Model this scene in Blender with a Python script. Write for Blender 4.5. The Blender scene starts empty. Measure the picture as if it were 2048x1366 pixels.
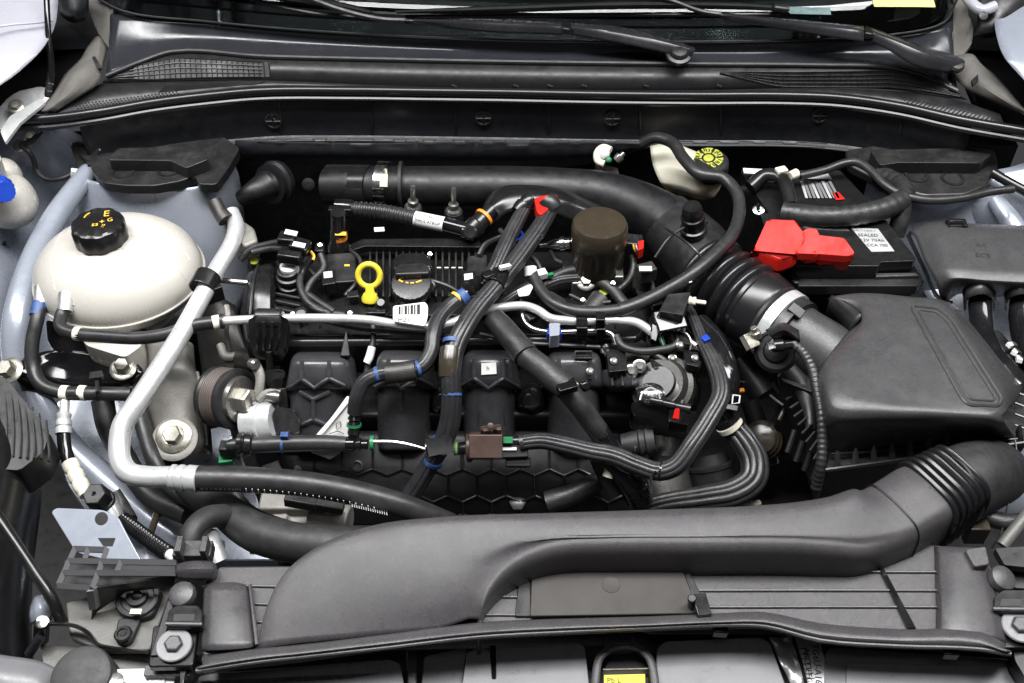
import bpy, bmesh, math, random
from mathutils import Vector, Matrix
from mathutils.bvhtree import BVHTree
random.seed(7)
R = math.radians
SC = bpy.context.scene
COL = SC.collection

# ---------------------------------------------------------------- camera
PITCH = R(46.0); FPX = 1024 / math.tan(R(25.0)); DIST = 1.45
CAM = Vector((0, -DIST * math.cos(PITCH), DIST * math.sin(PITCH)))
cd = bpy.data.cameras.new('camera'); camo = bpy.data.objects.new('camera', cd); COL.objects.link(camo)
camo.location = CAM; camo.rotation_euler = (math.pi / 2 - PITCH, 0, 0)
cd.sensor_width = 36; cd.lens = 36 * FPX / 2048; cd.clip_start = 0.02; cd.clip_end = 60
SC.camera = camo
# ---------------------------------------------------------------- light: a bright hall with ceiling panels
w = bpy.data.worlds.new('World'); SC.world = w; w.use_nodes = True
w.node_tree.nodes['Background'].inputs[0].default_value = (0.94, 0.95, 1.0, 1)
w.node_tree.nodes['Background'].inputs[1].default_value = 0.06
def area(name, loc, target, sx, sy, power, col=(1, 1, 1)):
    l = bpy.data.lights.new(name, 'AREA'); l.shape = 'RECTANGLE'; l.size = sx; l.size_y = sy; l.energy = power; l.color = col
    o = bpy.data.objects.new(name, l); COL.objects.link(o); o.location = loc
    o.rotation_euler = (Vector(target) - Vector(loc)).to_track_quat('-Z', 'Y').to_euler()
    return o
area('ceiling_panel', (0.0, -0.08, 2.35), (0, -0.05, 0), 2.8, 0.7, 142)
area('ceiling_panel', (0.0, -1.25, 2.6), (0, 0, 0), 1.8, 0.3, 4)
area('ceiling_panel', (-1.5, 0.3, 2.0), (-0.2, 0, 0), 0.4, 1.6, 30)
area('ceiling_panel', (1.5, 0.3, 2.0), (0.2, 0, 0), 0.4, 1.6, 30)
SC.cycles.use_denoising = True
SC.cycles.caustics_reflective = False; SC.cycles.caustics_refractive = False
SC.view_settings.view_transform = 'Standard'; SC.view_settings.look = 'None'
SC.view_settings.exposure = 0.0; SC.view_settings.gamma = 1.0

# ---------------------------------------------------------------- pixel of the photograph + height (cm) -> point
FWD = Vector((0, math.cos(PITCH), -math.sin(PITCH))); UPV = Vector((0, math.sin(PITCH), math.cos(PITCH)))
def ray(px, py): return (FWD + Vector(((px - 1024) / FPX, 0, 0)) - UPV * ((py - 683) / FPX))
def W(p):
    if isinstance(p, Vector): return p.copy()
    d = ray(p[0], p[1]); return CAM + d * ((p[2] / 100 - CAM.z) / d.z)
def Y(px, py, y):
    d = ray(px, py); return CAM + d * ((y - CAM.y) / d.y)
def mpp(v): return (v - CAM).dot(FWD) / FPX
def pix(v):
    d = v - CAM; k = d.dot(FWD); return (1024 + FPX * d.x / k, 683 - FPX * d.dot(UPV) / k)

# ---------------------------------------------------------------- materials
MATS = {}
def mat(name, col, rough=0.5, metal=0.0, var=0.15, scale=60.0, bump=0.0, bscale=900.0, coat=0.0, trans=0.0, sss=0.0, spec=0.5, rvar=0.12, emit=None, dust=0.0, speck=0.0):
    m = bpy.data.materials.new(name); m.use_nodes = True; nt = m.node_tree; b = nt.nodes['Principled BSDF']
    b.inputs['Metallic'].default_value = metal; b.inputs['Specular IOR Level'].default_value = spec
    b.inputs['Coat Weight'].default_value = coat; b.inputs['Coat Roughness'].default_value = 0.06
    tc = nt.nodes.new('ShaderNodeTexCoord')
    n = nt.nodes.new('ShaderNodeTexNoise'); n.inputs['Scale'].default_value = scale; n.inputs['Detail'].default_value = 6; n.inputs['Roughness'].default_value = 0.65
    nt.links.new(tc.outputs['Object'], n.inputs['Vector'])
    r = nt.nodes.new('ShaderNodeMapRange'); nt.links.new(n.outputs['Fac'], r.inputs['Value'])
    r.inputs['From Min'].default_value = 0.3; r.inputs['From Max'].default_value = 0.7
    r.inputs['To Min'].default_value = max(0.02, rough - rvar); r.inputs['To Max'].default_value = min(1, rough + rvar)
    nt.links.new(r.outputs['Result'], b.inputs['Roughness'])
    mx = nt.nodes.new('ShaderNodeMix'); mx.data_type = 'RGBA'
    c = Vector(col[:3])
    mx.inputs[6].default_value = (*(c * (1 - var)), 1); mx.inputs[7].default_value = (*[min(1, k) for k in c * (1 + var)], 1)
    n2 = nt.nodes.new('ShaderNodeTexNoise'); n2.inputs['Scale'].default_value = scale * 0.45; n2.inputs['Detail'].default_value = 8; n2.inputs['Roughness'].default_value = 0.7
    nt.links.new(tc.outputs['Object'], n2.inputs['Vector'])
    r2 = nt.nodes.new('ShaderNodeMapRange'); r2.inputs['From Min'].default_value = 0.32; r2.inputs['From Max'].default_value = 0.68
    nt.links.new(n2.outputs['Fac'], r2.inputs['Value']); nt.links.new(r2.outputs['Result'], mx.inputs[0])
    out = mx.outputs[2]
    def layer(out, sc, lo, hi, amt, c2, upw):
        q = nt.nodes.new('ShaderNodeTexNoise'); q.inputs['Scale'].default_value = sc; q.inputs['Detail'].default_value = 7; q.inputs['Roughness'].default_value = 0.72
        nt.links.new(tc.outputs['Object'], q.inputs['Vector'])
        k = nt.nodes.new('ShaderNodeMapRange'); k.inputs['From Min'].default_value = lo; k.inputs['From Max'].default_value = hi; k.inputs['To Max'].default_value = amt
        nt.links.new(q.outputs['Fac'], k.inputs['Value']); f_ = k.outputs['Result']
        if upw:
            gm = nt.nodes.new('ShaderNodeNewGeometry'); sx = nt.nodes.new('ShaderNodeSeparateXYZ'); nt.links.new(gm.outputs['Normal'], sx.inputs[0])
            mu = nt.nodes.new('ShaderNodeMath'); mu.operation = 'MULTIPLY'; mu.use_clamp = True
            nt.links.new(sx.outputs['Z'], mu.inputs[0]); nt.links.new(f_, mu.inputs[1]); f_ = mu.outputs[0]
        z = nt.nodes.new('ShaderNodeMix'); z.data_type = 'RGBA'; nt.links.new(f_, z.inputs[0]); nt.links.new(out, z.inputs[6]); z.inputs[7].default_value = (*c2, 1)
        return z.outputs[2]
    if dust: out = layer(out, 38, 0.46, 0.74, dust * 0.8, (0.20, 0.185, 0.165), True)
    if speck: out = layer(out, 460, 0.50, 0.72, speck * 0.8, (0.17, 0.168, 0.170), False)
    nt.links.new(out, b.inputs['Base Color'])
    if bump:
        n3 = nt.nodes.new('ShaderNodeTexNoise'); n3.inputs['Scale'].default_value = bscale; n3.inputs['Detail'].default_value = 3
        nt.links.new(tc.outputs['Object'], n3.inputs['Vector'])
        bp = nt.nodes.new('ShaderNodeBump'); bp.inputs['Strength'].default_value = bump; bp.inputs['Distance'].default_value = 0.001
        nt.links.new(n3.outputs['Fac'], bp.inputs['Height']); nt.links.new(bp.outputs['Normal'], b.inputs['Normal'])
    b.inputs['Transmission Weight'].default_value = trans
    if sss:
        b.inputs['Subsurface Weight'].default_value = sss; b.inputs['Subsurface Radius'].default_value = (0.03, 0.022, 0.014); b.inputs['Subsurface Scale'].default_value = 1.0
    if emit: b.inputs['Emission Color'].default_value = (*emit, 1); b.inputs['Emission Strength'].default_value = 1
    MATS[name] = m; return m
mat('black', (0.012, 0.012, 0.0125), 0.36, bump=0.10, bscale=1500, dust=0.14, speck=0.10)
mat('satin', (0.008, 0.008, 0.0085), 0.24, rvar=0.04, dust=0.06, speck=0.05)
mat('strip', (0.010, 0.010, 0.011), 0.26, rvar=0.02, var=0.03)
mat('deep', (0.004, 0.004, 0.005), 0.48)  # near-black that also stands in for shade in gaps and low parts
mat('gloss', (0.006, 0.006, 0.007), 0.10, rvar=0.05, dust=0.06, speck=0.05)
mat('grain', (0.044, 0.0415, 0.0438), 0.30, bump=0.35, bscale=2600, var=0.08, rvar=0.06, dust=0.12, speck=0.35)
mat('panelgrey', (0.046, 0.0437, 0.0462), 0.28, bump=0.22, bscale=2600, var=0.08, rvar=0.08, dust=0.12, speck=0.35)
mat('lid', (0.042, 0.041, 0.0427), 0.29, bump=0.25, bscale=2600, var=0.08, rvar=0.07, dust=0.12, speck=0.35)
mat('wiperblack', (0.022, 0.022, 0.025), 0.26, rvar=0.05)
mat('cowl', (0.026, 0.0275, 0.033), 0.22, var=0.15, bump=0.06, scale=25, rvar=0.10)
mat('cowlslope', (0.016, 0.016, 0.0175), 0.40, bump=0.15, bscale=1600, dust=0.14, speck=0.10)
mat('rubber', (0.016, 0.016, 0.017), 0.38, bump=0.18, bscale=1200, dust=0.14, speck=0.10)
mat('rubbermatte', (0.014, 0.014, 0.015), 0.55, bump=0.3, bscale=900, dust=0.14, speck=0.10)
mat('manifold', (0.034, 0.034, 0.037), 0.24, rvar=0.05, bump=0.06, bscale=2500, dust=0.14, speck=0.10)
mat('loom', (0.020, 0.020, 0.022), 0.33, bump=0.25, bscale=700, dust=0.14, speck=0.10)
mat('tape', (0.015, 0.0155, 0.016), 0.46, bump=0.4, bscale=420, dust=0.14, speck=0.10)
mat('trimfoam', (0.115, 0.108, 0.098), 0.8, bump=0.5, bscale=700, var=0.25)
mat('paint', (0.31, 0.335, 0.39), 0.28, metal=0.25, var=0.04, coat=0.6, rvar=0.05)
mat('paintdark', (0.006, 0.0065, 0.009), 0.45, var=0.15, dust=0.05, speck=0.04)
mat('litpaint', (0.42, 0.42, 0.47), 0.25, metal=0.0, var=0.02, coat=0.8, rvar=0.04)  # lit copy of the body paint: light on the fender put into its colour
mat('alu', (0.68, 0.69, 0.69), 0.34, metal=0.55, var=0.14, scale=35, dust=0.3, bump=0.08, bscale=300)
mat('bright', (0.62, 0.61, 0.60), 0.18, metal=1.0, var=0.08)
mat('steel', (0.27, 0.265, 0.25), 0.30, metal=0.85, var=0.12, bump=0.1, bscale=400)
mat('zinc', (0.36, 0.345, 0.30), 0.32, metal=0.8, var=0.12, bump=0.1, bscale=400)
mat('cast', (0.24, 0.23, 0.21), 0.50, metal=0.45, var=0.3, scale=45, bump=0.55, bscale=700, dust=0.12)
mat('castdark', (0.055, 0.053, 0.050), 0.42, metal=0.6, var=0.3, scale=45, bump=0.5, bscale=600, dust=0.14, speck=0.10)
mat('pulleybrown', (0.085, 0.068, 0.060), 0.5, var=0.15, bump=0.1)
mat('brown', (0.034, 0.027, 0.018), 0.20, var=0.12, bump=0.1)
mat('brownred', (0.060, 0.036, 0.030), 0.42, var=0.12, bump=0.1)
mat('tank', (0.92, 0.88, 0.80), 0.28, var=0.05, trans=0.5, scale=14, rvar=0.08, bump=0.25, bscale=40)
mat('tankstain', (0.78, 0.62, 0.36), 0.4, var=0.2, sss=0.5, scale=25)
mat('cream', (0.72, 0.65, 0.49), 0.35, var=0.08, sss=0.4)
mat('blue', (0.012, 0.05, 0.38), 0.3)
mat('paleblue', (0.03, 0.075, 0.22), 0.5, var=0.6, scale=200)
mat('red', (0.52, 0.012, 0.007), 0.50, spec=0.3, var=0.06, bump=0.08)
mat('yellow', (0.70, 0.56, 0.04), 0.34, var=0.08)
mat('lime', (0.34, 0.36, 0.04), 0.5, var=0.2)
mat('orange', (0.80, 0.25, 0.02), 0.45)
mat('amber', (0.85, 0.50, 0.05), 0.5)
mat('green', (0.015, 0.18, 0.065), 0.4)
mat('white', (0.66, 0.66, 0.64), 0.45, var=0.12)
mat('ivory', (0.72, 0.68, 0.56), 0.5, var=0.1)
mat('ink', (0.02, 0.02, 0.02), 0.6)
mat('foil', (0.55, 0.55, 0.55), 0.36, metal=0.7, var=0.15, bump=0.6, bscale=120)
mat('pad', (0.030, 0.026, 0.023), 0.6, var=0.15, scale=20, bump=0.15, bscale=1500)
mat('lightpanel', (0.150, 0.150, 0.158), 0.34, var=0.05, bump=0.12, bscale=2000, dust=0.12, speck=0.35)
mat('bumpstop', (0.03, 0.03, 0.03), 0.6, bump=0.2)
mat('greydeck', (0.11, 0.107, 0.10), 0.5, metal=0.3, var=0.25, scale=30, bump=0.3, bscale=500, dust=0.25)
g = bpy.data.materials.new('glass'); g.use_nodes = True; nt = g.node_tree; MATS['glass'] = g
for n_ in list(nt.nodes):
    if n_.type == 'BSDF_PRINCIPLED': nt.nodes.remove(n_)
tr_ = nt.nodes.new('ShaderNodeBsdfTransparent'); tr_.inputs[0].default_value = (0.62, 0.68, 0.68, 1)
gs_ = nt.nodes.new('ShaderNodeBsdfGlossy'); gs_.inputs['Roughness'].default_value = 0.03
fr_ = nt.nodes.new('ShaderNodeFresnel'); fr_.inputs[0].default_value = 1.5
mx_ = nt.nodes.new('ShaderNodeMixShader'); nt.links.new(fr_.outputs[0], mx_.inputs[0]); nt.links.new(tr_.outputs[0], mx_.inputs[1]); nt.links.new(gs_.outputs[0], mx_.inputs[2])
nt.links.new(mx_.outputs[0], nt.nodes['Material Output'].inputs['Surface'])
mat('dash', (0.012, 0.013, 0.015), 0.6, var=0.3, scale=12)
mat('sticker', (0.85, 0.74, 0.22), 0.5)
mat('screen', (0.12, 0.19, 0.19), 0.3, var=0.2)

# ---------------------------------------------------------------- shapes: each returns (verts, faces) in scene coordinates
def crv(P, n):
    if len(P) < 3 or n < 2:
        return [v.copy() for v in P]
    out = []
    for i in range(len(P) - 1):
        p1, p2 = P[i], P[i + 1]; p0 = P[i - 1] if i else p1 + (p1 - p2); p3 = P[i + 2] if i + 2 < len(P) else p2 + (p2 - p1)
        d = (p2 - p1).length or 1e-6; d0 = (p1 - p0).length or d; d3 = (p3 - p2).length or d
        m1 = ((p1 - p0) / d0 + (p2 - p1) / d) * 0.5 * d; m2 = ((p3 - p2) / d3 + (p2 - p1) / d) * 0.5 * d
        for k in range(n):
            t = k / n; t2 = t * t; t3 = t2 * t
            out.append(p1 * (2 * t3 - 3 * t2 + 1) + m1 * (t3 - 2 * t2 + t) + p2 * (-2 * t3 + 3 * t2) + m2 * (t3 - t2))
    out.append(P[-1].copy()); return out
def resample(P, step):
    L = [0]
    for a, b in zip(P, P[1:]): L.append(L[-1] + (b - a).length)
    n = max(2, int(L[-1] / step) + 1); out = []; j = 0
    for i in range(n):
        s = L[-1] * i / (n - 1)
        while j < len(L) - 2 and L[j + 1] < s: j += 1
        k = (s - L[j]) / ((L[j + 1] - L[j]) or 1); out.append(P[j].lerp(P[j + 1], min(1, max(0, k))))
    return out
def sweep(P, rad, seg=14, sec=None, flat=(1, 1), cap=True, up=None):
    """tube along world points P; rad: number or list; sec(angle, i): factor on the radius"""
    n = len(P); V = []; F = []
    T = []
    for i in range(n):
        t = P[min(i + 1, n - 1)] - P[max(i - 1, 0)]; T.append(t.normalized() if t.length > 1e-9 else Vector((0, 0, 1)))
    u = Vector(up) if up else (CAM - P[0])
    u = (u - T[0] * u.dot(T[0])).normalized()
    for i in range(n):
        if up: u = Vector(up)
        u = u - T[i] * u.dot(T[i]); u = u.normalized() if u.length > 1e-6 else T[i].orthogonal().normalized()
        v = T[i].cross(u); r = rad[i] if isinstance(rad, (list, tuple)) else rad
        for k in range(seg):
            a = 2 * math.pi * k / seg; f = r * (sec(a, i) if sec else 1)
            V.append(P[i] + u * (math.cos(a) * f * flat[0]) + v * (math.sin(a) * f * flat[1]))
    for i in range(n - 1):
        for k in range(seg):
            F.append((i * seg + k, i * seg + (k + 1) % seg, (i + 1) * seg + (k + 1) % seg, (i + 1) * seg + k))
    if cap:
        F.append(tuple(range(seg - 1, -1, -1))); F.append(tuple((n - 1) * seg + k for k in range(seg)))
    return V, F
def tubeS(pts, w, n=8, seg=14, kind=None, flat=(1, 1), up=None, amp=None, pitch=0.0045, cap=True):
    P = crv([W(p) for p in pts], n)
    m = sum(mpp(p) for p in P) / len(P)
    ws = w if isinstance(w, (list, tuple)) else None
    r0 = (w if not ws else max(ws)) * m / 2
    if ws:
        tot = len(P) - 1
        def rr(i):
            t = i / tot * (len(ws) - 1); j = min(int(t), len(ws) - 2); return (ws[j] + (ws[j + 1] - ws[j]) * (t - j)) * m / 2
        rad = [rr(i) for i in range(len(P))]
    else: rad = r0
    if kind == 'loom':      # a bundle of wires under tape: soft lengthwise ridges
        N = 9; seg = 54; A = amp or 0.085
        return sweep(P, rad, seg, lambda a, i: 1 - A + A * abs(math.cos(a * N / 2)) ** 0.7, flat, cap, up)
    if kind == 'corr':      # corrugated conduit
        P = resample(P, pitch / 4); A = amp or 0.12
        return sweep(P, r0, 18, lambda a, i: 1 + A * (1 if i % 4 in (0, 1) else -1) * 0.5, flat, cap, up)
    if kind == 'tape':
        P = resample(P, 0.006); ph = random.random() * 9
        sec = lambda a, i: 1 + 0.025 * math.sin(i * 0.9 + a + ph) + 0.012 * math.sin(3 * a + i * 0.23)
        r = rad if not ws else [ws[0] * m / 2 + (ws[-1] - ws[0]) * m / 2 * i / (len(P) - 1) for i in range(len(P))]
        return sweep(P, r, 22, sec, flat, cap, up)
    return sweep(P, rad, seg, None, flat, cap, up)
def rodS(A, B, prof, seg=20, sec=None, up=None):
    """turned shape from A to B; prof = [(t, width_px)]"""
    A, B = W(A), W(B); m = (mpp(A) + mpp(B)) / 2
    P = []; r = []
    last = None
    for t, wd in prof:
        if last is not None and t <= last: t = last + 1e-4
        last = t; P.append(A.lerp(B, t)); r.append(max(wd, 0.01) * m / 2)
    n = len(P); ax = (B - A).normalized(); V = []; F = []
    u = Vector(up) if up else (CAM - A); u = u - ax * u.dot(ax)
    u = u.normalized() if u.length > 1e-6 else ax.orthogonal().normalized(); v = ax.cross(u)
    for i in range(n):
        for k in range(seg):
            a = 2 * math.pi * k / seg; f = r[i] * (sec(a) if sec else 1); V.append(P[i] + u * math.cos(a) * f + v * math.sin(a) * f)
    for i in range(n - 1):
        for k in range(seg): F.append((i * seg + k, i * seg + (k + 1) % seg, (i + 1) * seg + (k + 1) % seg, (i + 1) * seg + k))
    F.append(tuple(range(seg - 1, -1, -1))); F.append(tuple((n - 1) * seg + k for k in range(seg)))
    return V, F
def latheS(C, axis, prof, seg=24, sec=None):
    """prof = [(radius_px, height_px)] along axis from C"""
    C = W(C); m = mpp(C); ax = Vector(axis).normalized(); h0, h1 = prof[0][1], prof[-1][1]
    u = Vector((1, 0, 0)); u = (u - ax * u.dot(ax)).normalized() if abs(ax.x) < 0.9 else (Vector((0, 0, 1)) - ax * ax.z).normalized(); v = ax.cross(u)
    V = []; F = []; n = len(prof)
    for r, h in prof:
        for k in range(seg):
            a = 2 * math.pi * k / seg; f = max(r, 0.01) * m * (sec(a) if sec else 1); V.append(C + ax * (h * m) + u * math.cos(a) * f + v * math.sin(a) * f)
    for i in range(n - 1):
        for k in range(seg): F.append((i * seg + k, i * seg + (k + 1) % seg, (i + 1) * seg + (k + 1) % seg, (i + 1) * seg + k))
    F.append(tuple(range(seg - 1, -1, -1))); F.append(tuple((n - 1) * seg + k for k in range(seg)))
    return V, F
def rnd(pts, r, n=4):
    """round the corners of a closed outline (pixels)"""
    out = []; N = len(pts)
    for i in range(N):
        p = Vector(pts[i][:2]); a = Vector(pts[i - 1][:2]); b = Vector(pts[(i + 1) % N][:2]); z = pts[i][2] if len(pts[i]) > 2 else None
        da = (a - p); db = (b - p); k = min(r, da.length * 0.45, db.length * 0.45)
        s = p + da.normalized() * k; e = p + db.normalized() * k
        for j in range(n + 1):
            t = j / n; q = s * (1 - t) ** 2 + p * 2 * t * (1 - t) + e * t * t
            out.append((q.x, q.y, z) if z is not None else (q.x, q.y))
    return out
def prismS(pts, z=None, depth=2.0, r=0, d=(0, 0, -1), taper=1.0):
    if r: pts = rnd(pts, r)
    top = [W(p if (isinstance(p, Vector) or len(p) > 2) else (p[0], p[1], z)) for p in pts]
    dv = Vector(d).normalized() * depth / 100; c = sum(top, Vector()) / len(top)
    bot = [c + (p - c) * taper + dv for p in top]; n = len(top)
    return top + bot, [tuple(range(n)), tuple(range(2 * n - 1, n - 1, -1))] + [(i, (i + 1) % n, n + (i + 1) % n, n + i) for i in range(n)]
def loftS(rows, nu=4, nv=4, close=False):
    """smooth sheet through rows of points"""
    G = [crv([W(p) for p in r], nu) for r in rows]
    cols = list(zip(*G)); cols = [crv(list(c), nv) for c in cols]
    nR = len(cols[0]); nC = len(cols); V = [cols[j][i] for i in range(nR) for j in range(nC)]; F = []
    for i in range(nR - 1):
        for j in range(nC - 1): F.append((i * nC + j, i * nC + j + 1, (i + 1) * nC + j + 1, (i + 1) * nC + j))
    return V, F
def boxS(c, size, rot=(0, 0, 0)):
    """centre point, size in cm"""
    c = W(c); from mathutils import Euler
    m = Euler([R(a) for a in rot]).to_matrix(); s = [k / 200 for k in size]
    V = [c + m @ Vector((x * s[0], y * s[1], z * s[2])) for x in (-1, 1) for y in (-1, 1) for z in (-1, 1)]
    return V, [(0, 1, 3, 2), (4, 6, 7, 5), (0, 4, 5, 1), (2, 3, 7, 6), (0, 2, 6, 4), (1, 5, 7, 3)]
def ballS(c, rx, ry, up, dn, seg=40, rings=12, pw=1.0):
    c = W(c); m = mpp(c); V = []; F = []
    L = []
    for i in range(rings + 1):
        a = math.pi / 2 * i / rings; L.append((math.cos(a) ** pw, math.sin(a) * up))
    for i in range(1, rings + 1):
        a = math.pi / 2 * i / rings; L.insert(0, (math.cos(a) ** pw, -math.sin(a) * dn))
    for r, h in L:
        for k in range(seg):
            a = 2 * math.pi * k / seg; V.append(c + Vector((math.cos(a) * rx * r, math.sin(a) * ry * r, h)) * m)
    for i in range(len(L) - 1):
        for k in range(seg): F.append((i * seg + k, i * seg + (k + 1) % seg, (i + 1) * seg + (k + 1) % seg, (i + 1) * seg + k))
    return V, F
def boltS(c, r, axis=(0, 0, 1), washer=1.75, h=0.75, hole=False):
    a = latheS(c, axis, [(r * washer, 0), (r * washer, r * 0.12), (r * washer * 0.9, r * 0.22), (r * 1.15, r * 0.26), (r * 1.1, r * 0.3)], 28)
    ax = Vector(axis).normalized(); c2 = W(c) + ax * mpp(W(c)) * r * 0.28
    p = [(r, 0), (r, r * h * 0.8), (r * 0.88, r * h)]
    if hole: p += [(r * 0.45, r * h), (r * 0.4, r * h * 0.3)]
    return [a, latheS(c2, axis, p, 6)]

# ---------------------------------------------------------------- objects
def tag(o, label=None, cat=None, group=None, kind=None):
    for k, v in (('label', label), ('category', cat), ('group', group), ('kind', kind)):
        if v: o[k] = v
    return o
WL = {}
def T(name, label, cat, at, group=None):
    o = bpy.data.objects.new(name, None); COL.objects.link(o); o.empty_display_size = 0.02
    o.location = W(at); WL[o.name] = W(at); return tag(o, label, cat, group)
def M(name, shapes, m='black', par=None, label=None, cat=None, group=None, kind=None, bev=0, seg=2, ang=32, sol=0, sub=0, face=False):
    if isinstance(shapes, tuple): shapes = [shapes]
    V = []; F = []
    for v, f in shapes:
        b = len(V); V += v; F += [tuple(i + b for i in q) for q in f]
    lo = Vector([min(v[i] for v in V) for i in range(3)]); hi = Vector([max(v[i] for v in V) for i in range(3)])
    c = (lo + hi) / 2
    me = bpy.data.meshes.new(name); me.from_pydata([v - c for v in V], [], F)
    bm = bmesh.new(); bm.from_mesh(me)
    if face:      # open sheet: face the open side up / to the front
        s = sum((f.normal.dot(CAM - c - f.calc_center_median()) * f.calc_area() for f in bm.faces))
        if s < 0: bmesh.ops.reverse_faces(bm, faces=bm.faces[:])
    else: bmesh.ops.recalc_face_normals(bm, faces=bm.faces[:])
    bm.to_mesh(me); bm.free()
    me.polygons.foreach_set('use_smooth', [True] * len(me.polygons)); me.set_sharp_from_angle(angle=R(ang))
    me.materials.append(MATS[m])
    o = bpy.data.objects.new(name, me); COL.objects.link(o); WL[o.name] = c
    if par: o.parent = par; o.location = c - WL[par.name]
    else: o.location = c
    if sol: s = o.modifiers.new('thick', 'SOLIDIFY'); s.thickness = sol / 100; s.offset = -1
    if bev:
        b = o.modifiers.new('round', 'BEVEL'); b.width = bev / 1000; b.segments = seg; b.limit_method = 'ANGLE'; b.angle_limit = R(30); b.harden_normals = False
    if sub: s = o.modifiers.new('sub', 'SUBSURF'); s.levels = sub; s.render_levels = sub
    return tag(o, label, cat, group, kind)
BV = {}
def on(o, px, py, lift=0.0, z=0):
    """point of object o's surface met by the line of sight through a pixel, raised by lift (cm)"""
    if o.name not in BV:
        me = o.data; BV[o.name] = BVHTree.FromPolygons([v.co + WL[o.name] for v in me.vertices], [p.vertices[:] for p in me.polygons])
    d = ray(px, py).normalized(); h, nrm, _, _ = BV[o.name].ray_cast(CAM, d)
    if h is None: return W((px, py, z))
    if nrm.dot(d) > 0: nrm = -nrm
    return h + nrm * lift / 100
def ribs(o, lines, w, lift=0.05, n=1, step=14):
    """raised ribs on a surface, along pixel polylines"""
    out = []
    for L in lines:
        q = []
        for a, b in zip(L, L[1:]):
            k = max(1, int(math.dist(a, b) / step))
            q += [(a[0] + (b[0] - a[0]) * i / k, a[1] + (b[1] - a[1]) * i / k) for i in range(k)]
        q.append(L[-1]); out.append(tubeS([on(o, x, y, lift) for x, y in q], w, n, 6))
    return out
def textS(s, c, right, up, h, th=0.0002):
    """flat lettering centred at c"""
    cu = bpy.data.curves.new('t', 'FONT'); cu.body = s; cu.size = 1; cu.align_x = 'CENTER'; cu.align_y = 'CENTER'; cu.resolution_u = 2
    ob = bpy.data.objects.new('t', cu); me = ob.to_mesh(); r = right.normalized(); u = (up - r * up.dot(r)).normalized(); nn = r.cross(u)
    V = [c + r * (v.co.x * h) + u * (v.co.y * h) + nn * th for v in me.vertices]; F = [tuple(p.vertices) for p in me.polygons]
    ob.to_mesh_clear(); bpy.data.objects.remove(ob); bpy.data.curves.remove(cu); return V, F
def textP(s, o, px, py, dx, dy, hpx, lift=0.06):
    """lettering lying on object o at a pixel, reading along (dx, dy) in pixels"""
    c = on(o, px, py, lift); L = math.hypot(dx, dy); dx, dy = dx / L * 5, dy / L * 5
    return textS(s, c, on(o, px + dx, py + dy, lift) - on(o, px - dx, py - dy, lift), on(o, px + dy, py - dx, lift) - on(o, px - dy, py + dx, lift), hpx * mpp(c))
# ================================================================ setting
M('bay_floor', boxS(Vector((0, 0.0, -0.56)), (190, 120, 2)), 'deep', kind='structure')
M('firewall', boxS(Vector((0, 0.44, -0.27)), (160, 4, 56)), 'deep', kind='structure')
M('dashboard', loftS([[Vector((x, y, 0.10 + 0.02 * math.cos(x * 2))) for x in (-1, -.5, 0, .5, 1)] for y in (0.55, 0.9, 1.3, 1.8)], 3, 3), 'dash', kind='structure', face=True)

# ================================================================ car body shell
body = T('car_body', 'silver-blue painted body shell and fenders around the engine bay', 'car body', Vector((0, 0.1, -0.5)))
# outer fenders
fr = []
for k, (dx, dz) in enumerate(((0, 0), (-6, 0.4), (-20, -3), (-40, -12))):
    fr.append([W(p) + Vector((dx / 100, dx / 500, dz / 100)) for p in ((122, -60, 20), (116, 10, 19), (108, 55, 18.5), (80, 102, 18), (40, 140, 17), (-30, 190, 16), (-120, 260, 14))])
M('front_fender', loftS(fr, 4, 4), 'litpaint', body, face=True, sol=0.2)
fr = []
for k, (dx, dz) in enumerate(((0, 0), (6, 0.4), (20, -3), (40, -12))):
    fr.append([W(p) + Vector((dx / 100, -dx / 500, dz / 100)) for p in ((1950, -60, 20), (1985, 20, 19), (1993, 70, 18.5), (2010, 115, 18), (2040, 150, 17), (2090, 200, 16), (2170, 270, 14))])
M('front_fender', loftS(fr, 4, 4), 'paint', body, face=True, sol=0.2)
# black sheets standing in for the shade in each fender gap
M('gap_shade', loftS([[(100, -80, 12), (170, -80, 14), (240, -60, 14)], [(40, 60, 9), (130, 60, 10), (222, 60, 12)], [(-40, 180, 6), (70, 190, 7), (190, 170, 9)], [(-60, 260, 5), (60, 250, 5.4), (160, 240, 7)]], 4, 4), 'deep', body, face=True, sol=0.3)
M('gap_shade', loftS([[(1880, -80, 13), (1960, -80, 13), (2060, -80, 12)], [(1900, 60, 11), (1980, 60, 10), (2080, 90, 9)], [(1930, 170, 9), (2000, 180, 8), (2090, 200, 7)], [(1960, 240, 7), (2030, 250, 6), (2120, 280, 5)]], 4, 4), 'deep', body, face=True, sol=0.3)
M('fender_crease', tubeS([(-60, 62, 20.4), (20, 50, 20.2), (70, 46, 19.8), (106, 42, 19.2)], 5, 4, 6), 'litpaint', body)
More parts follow.
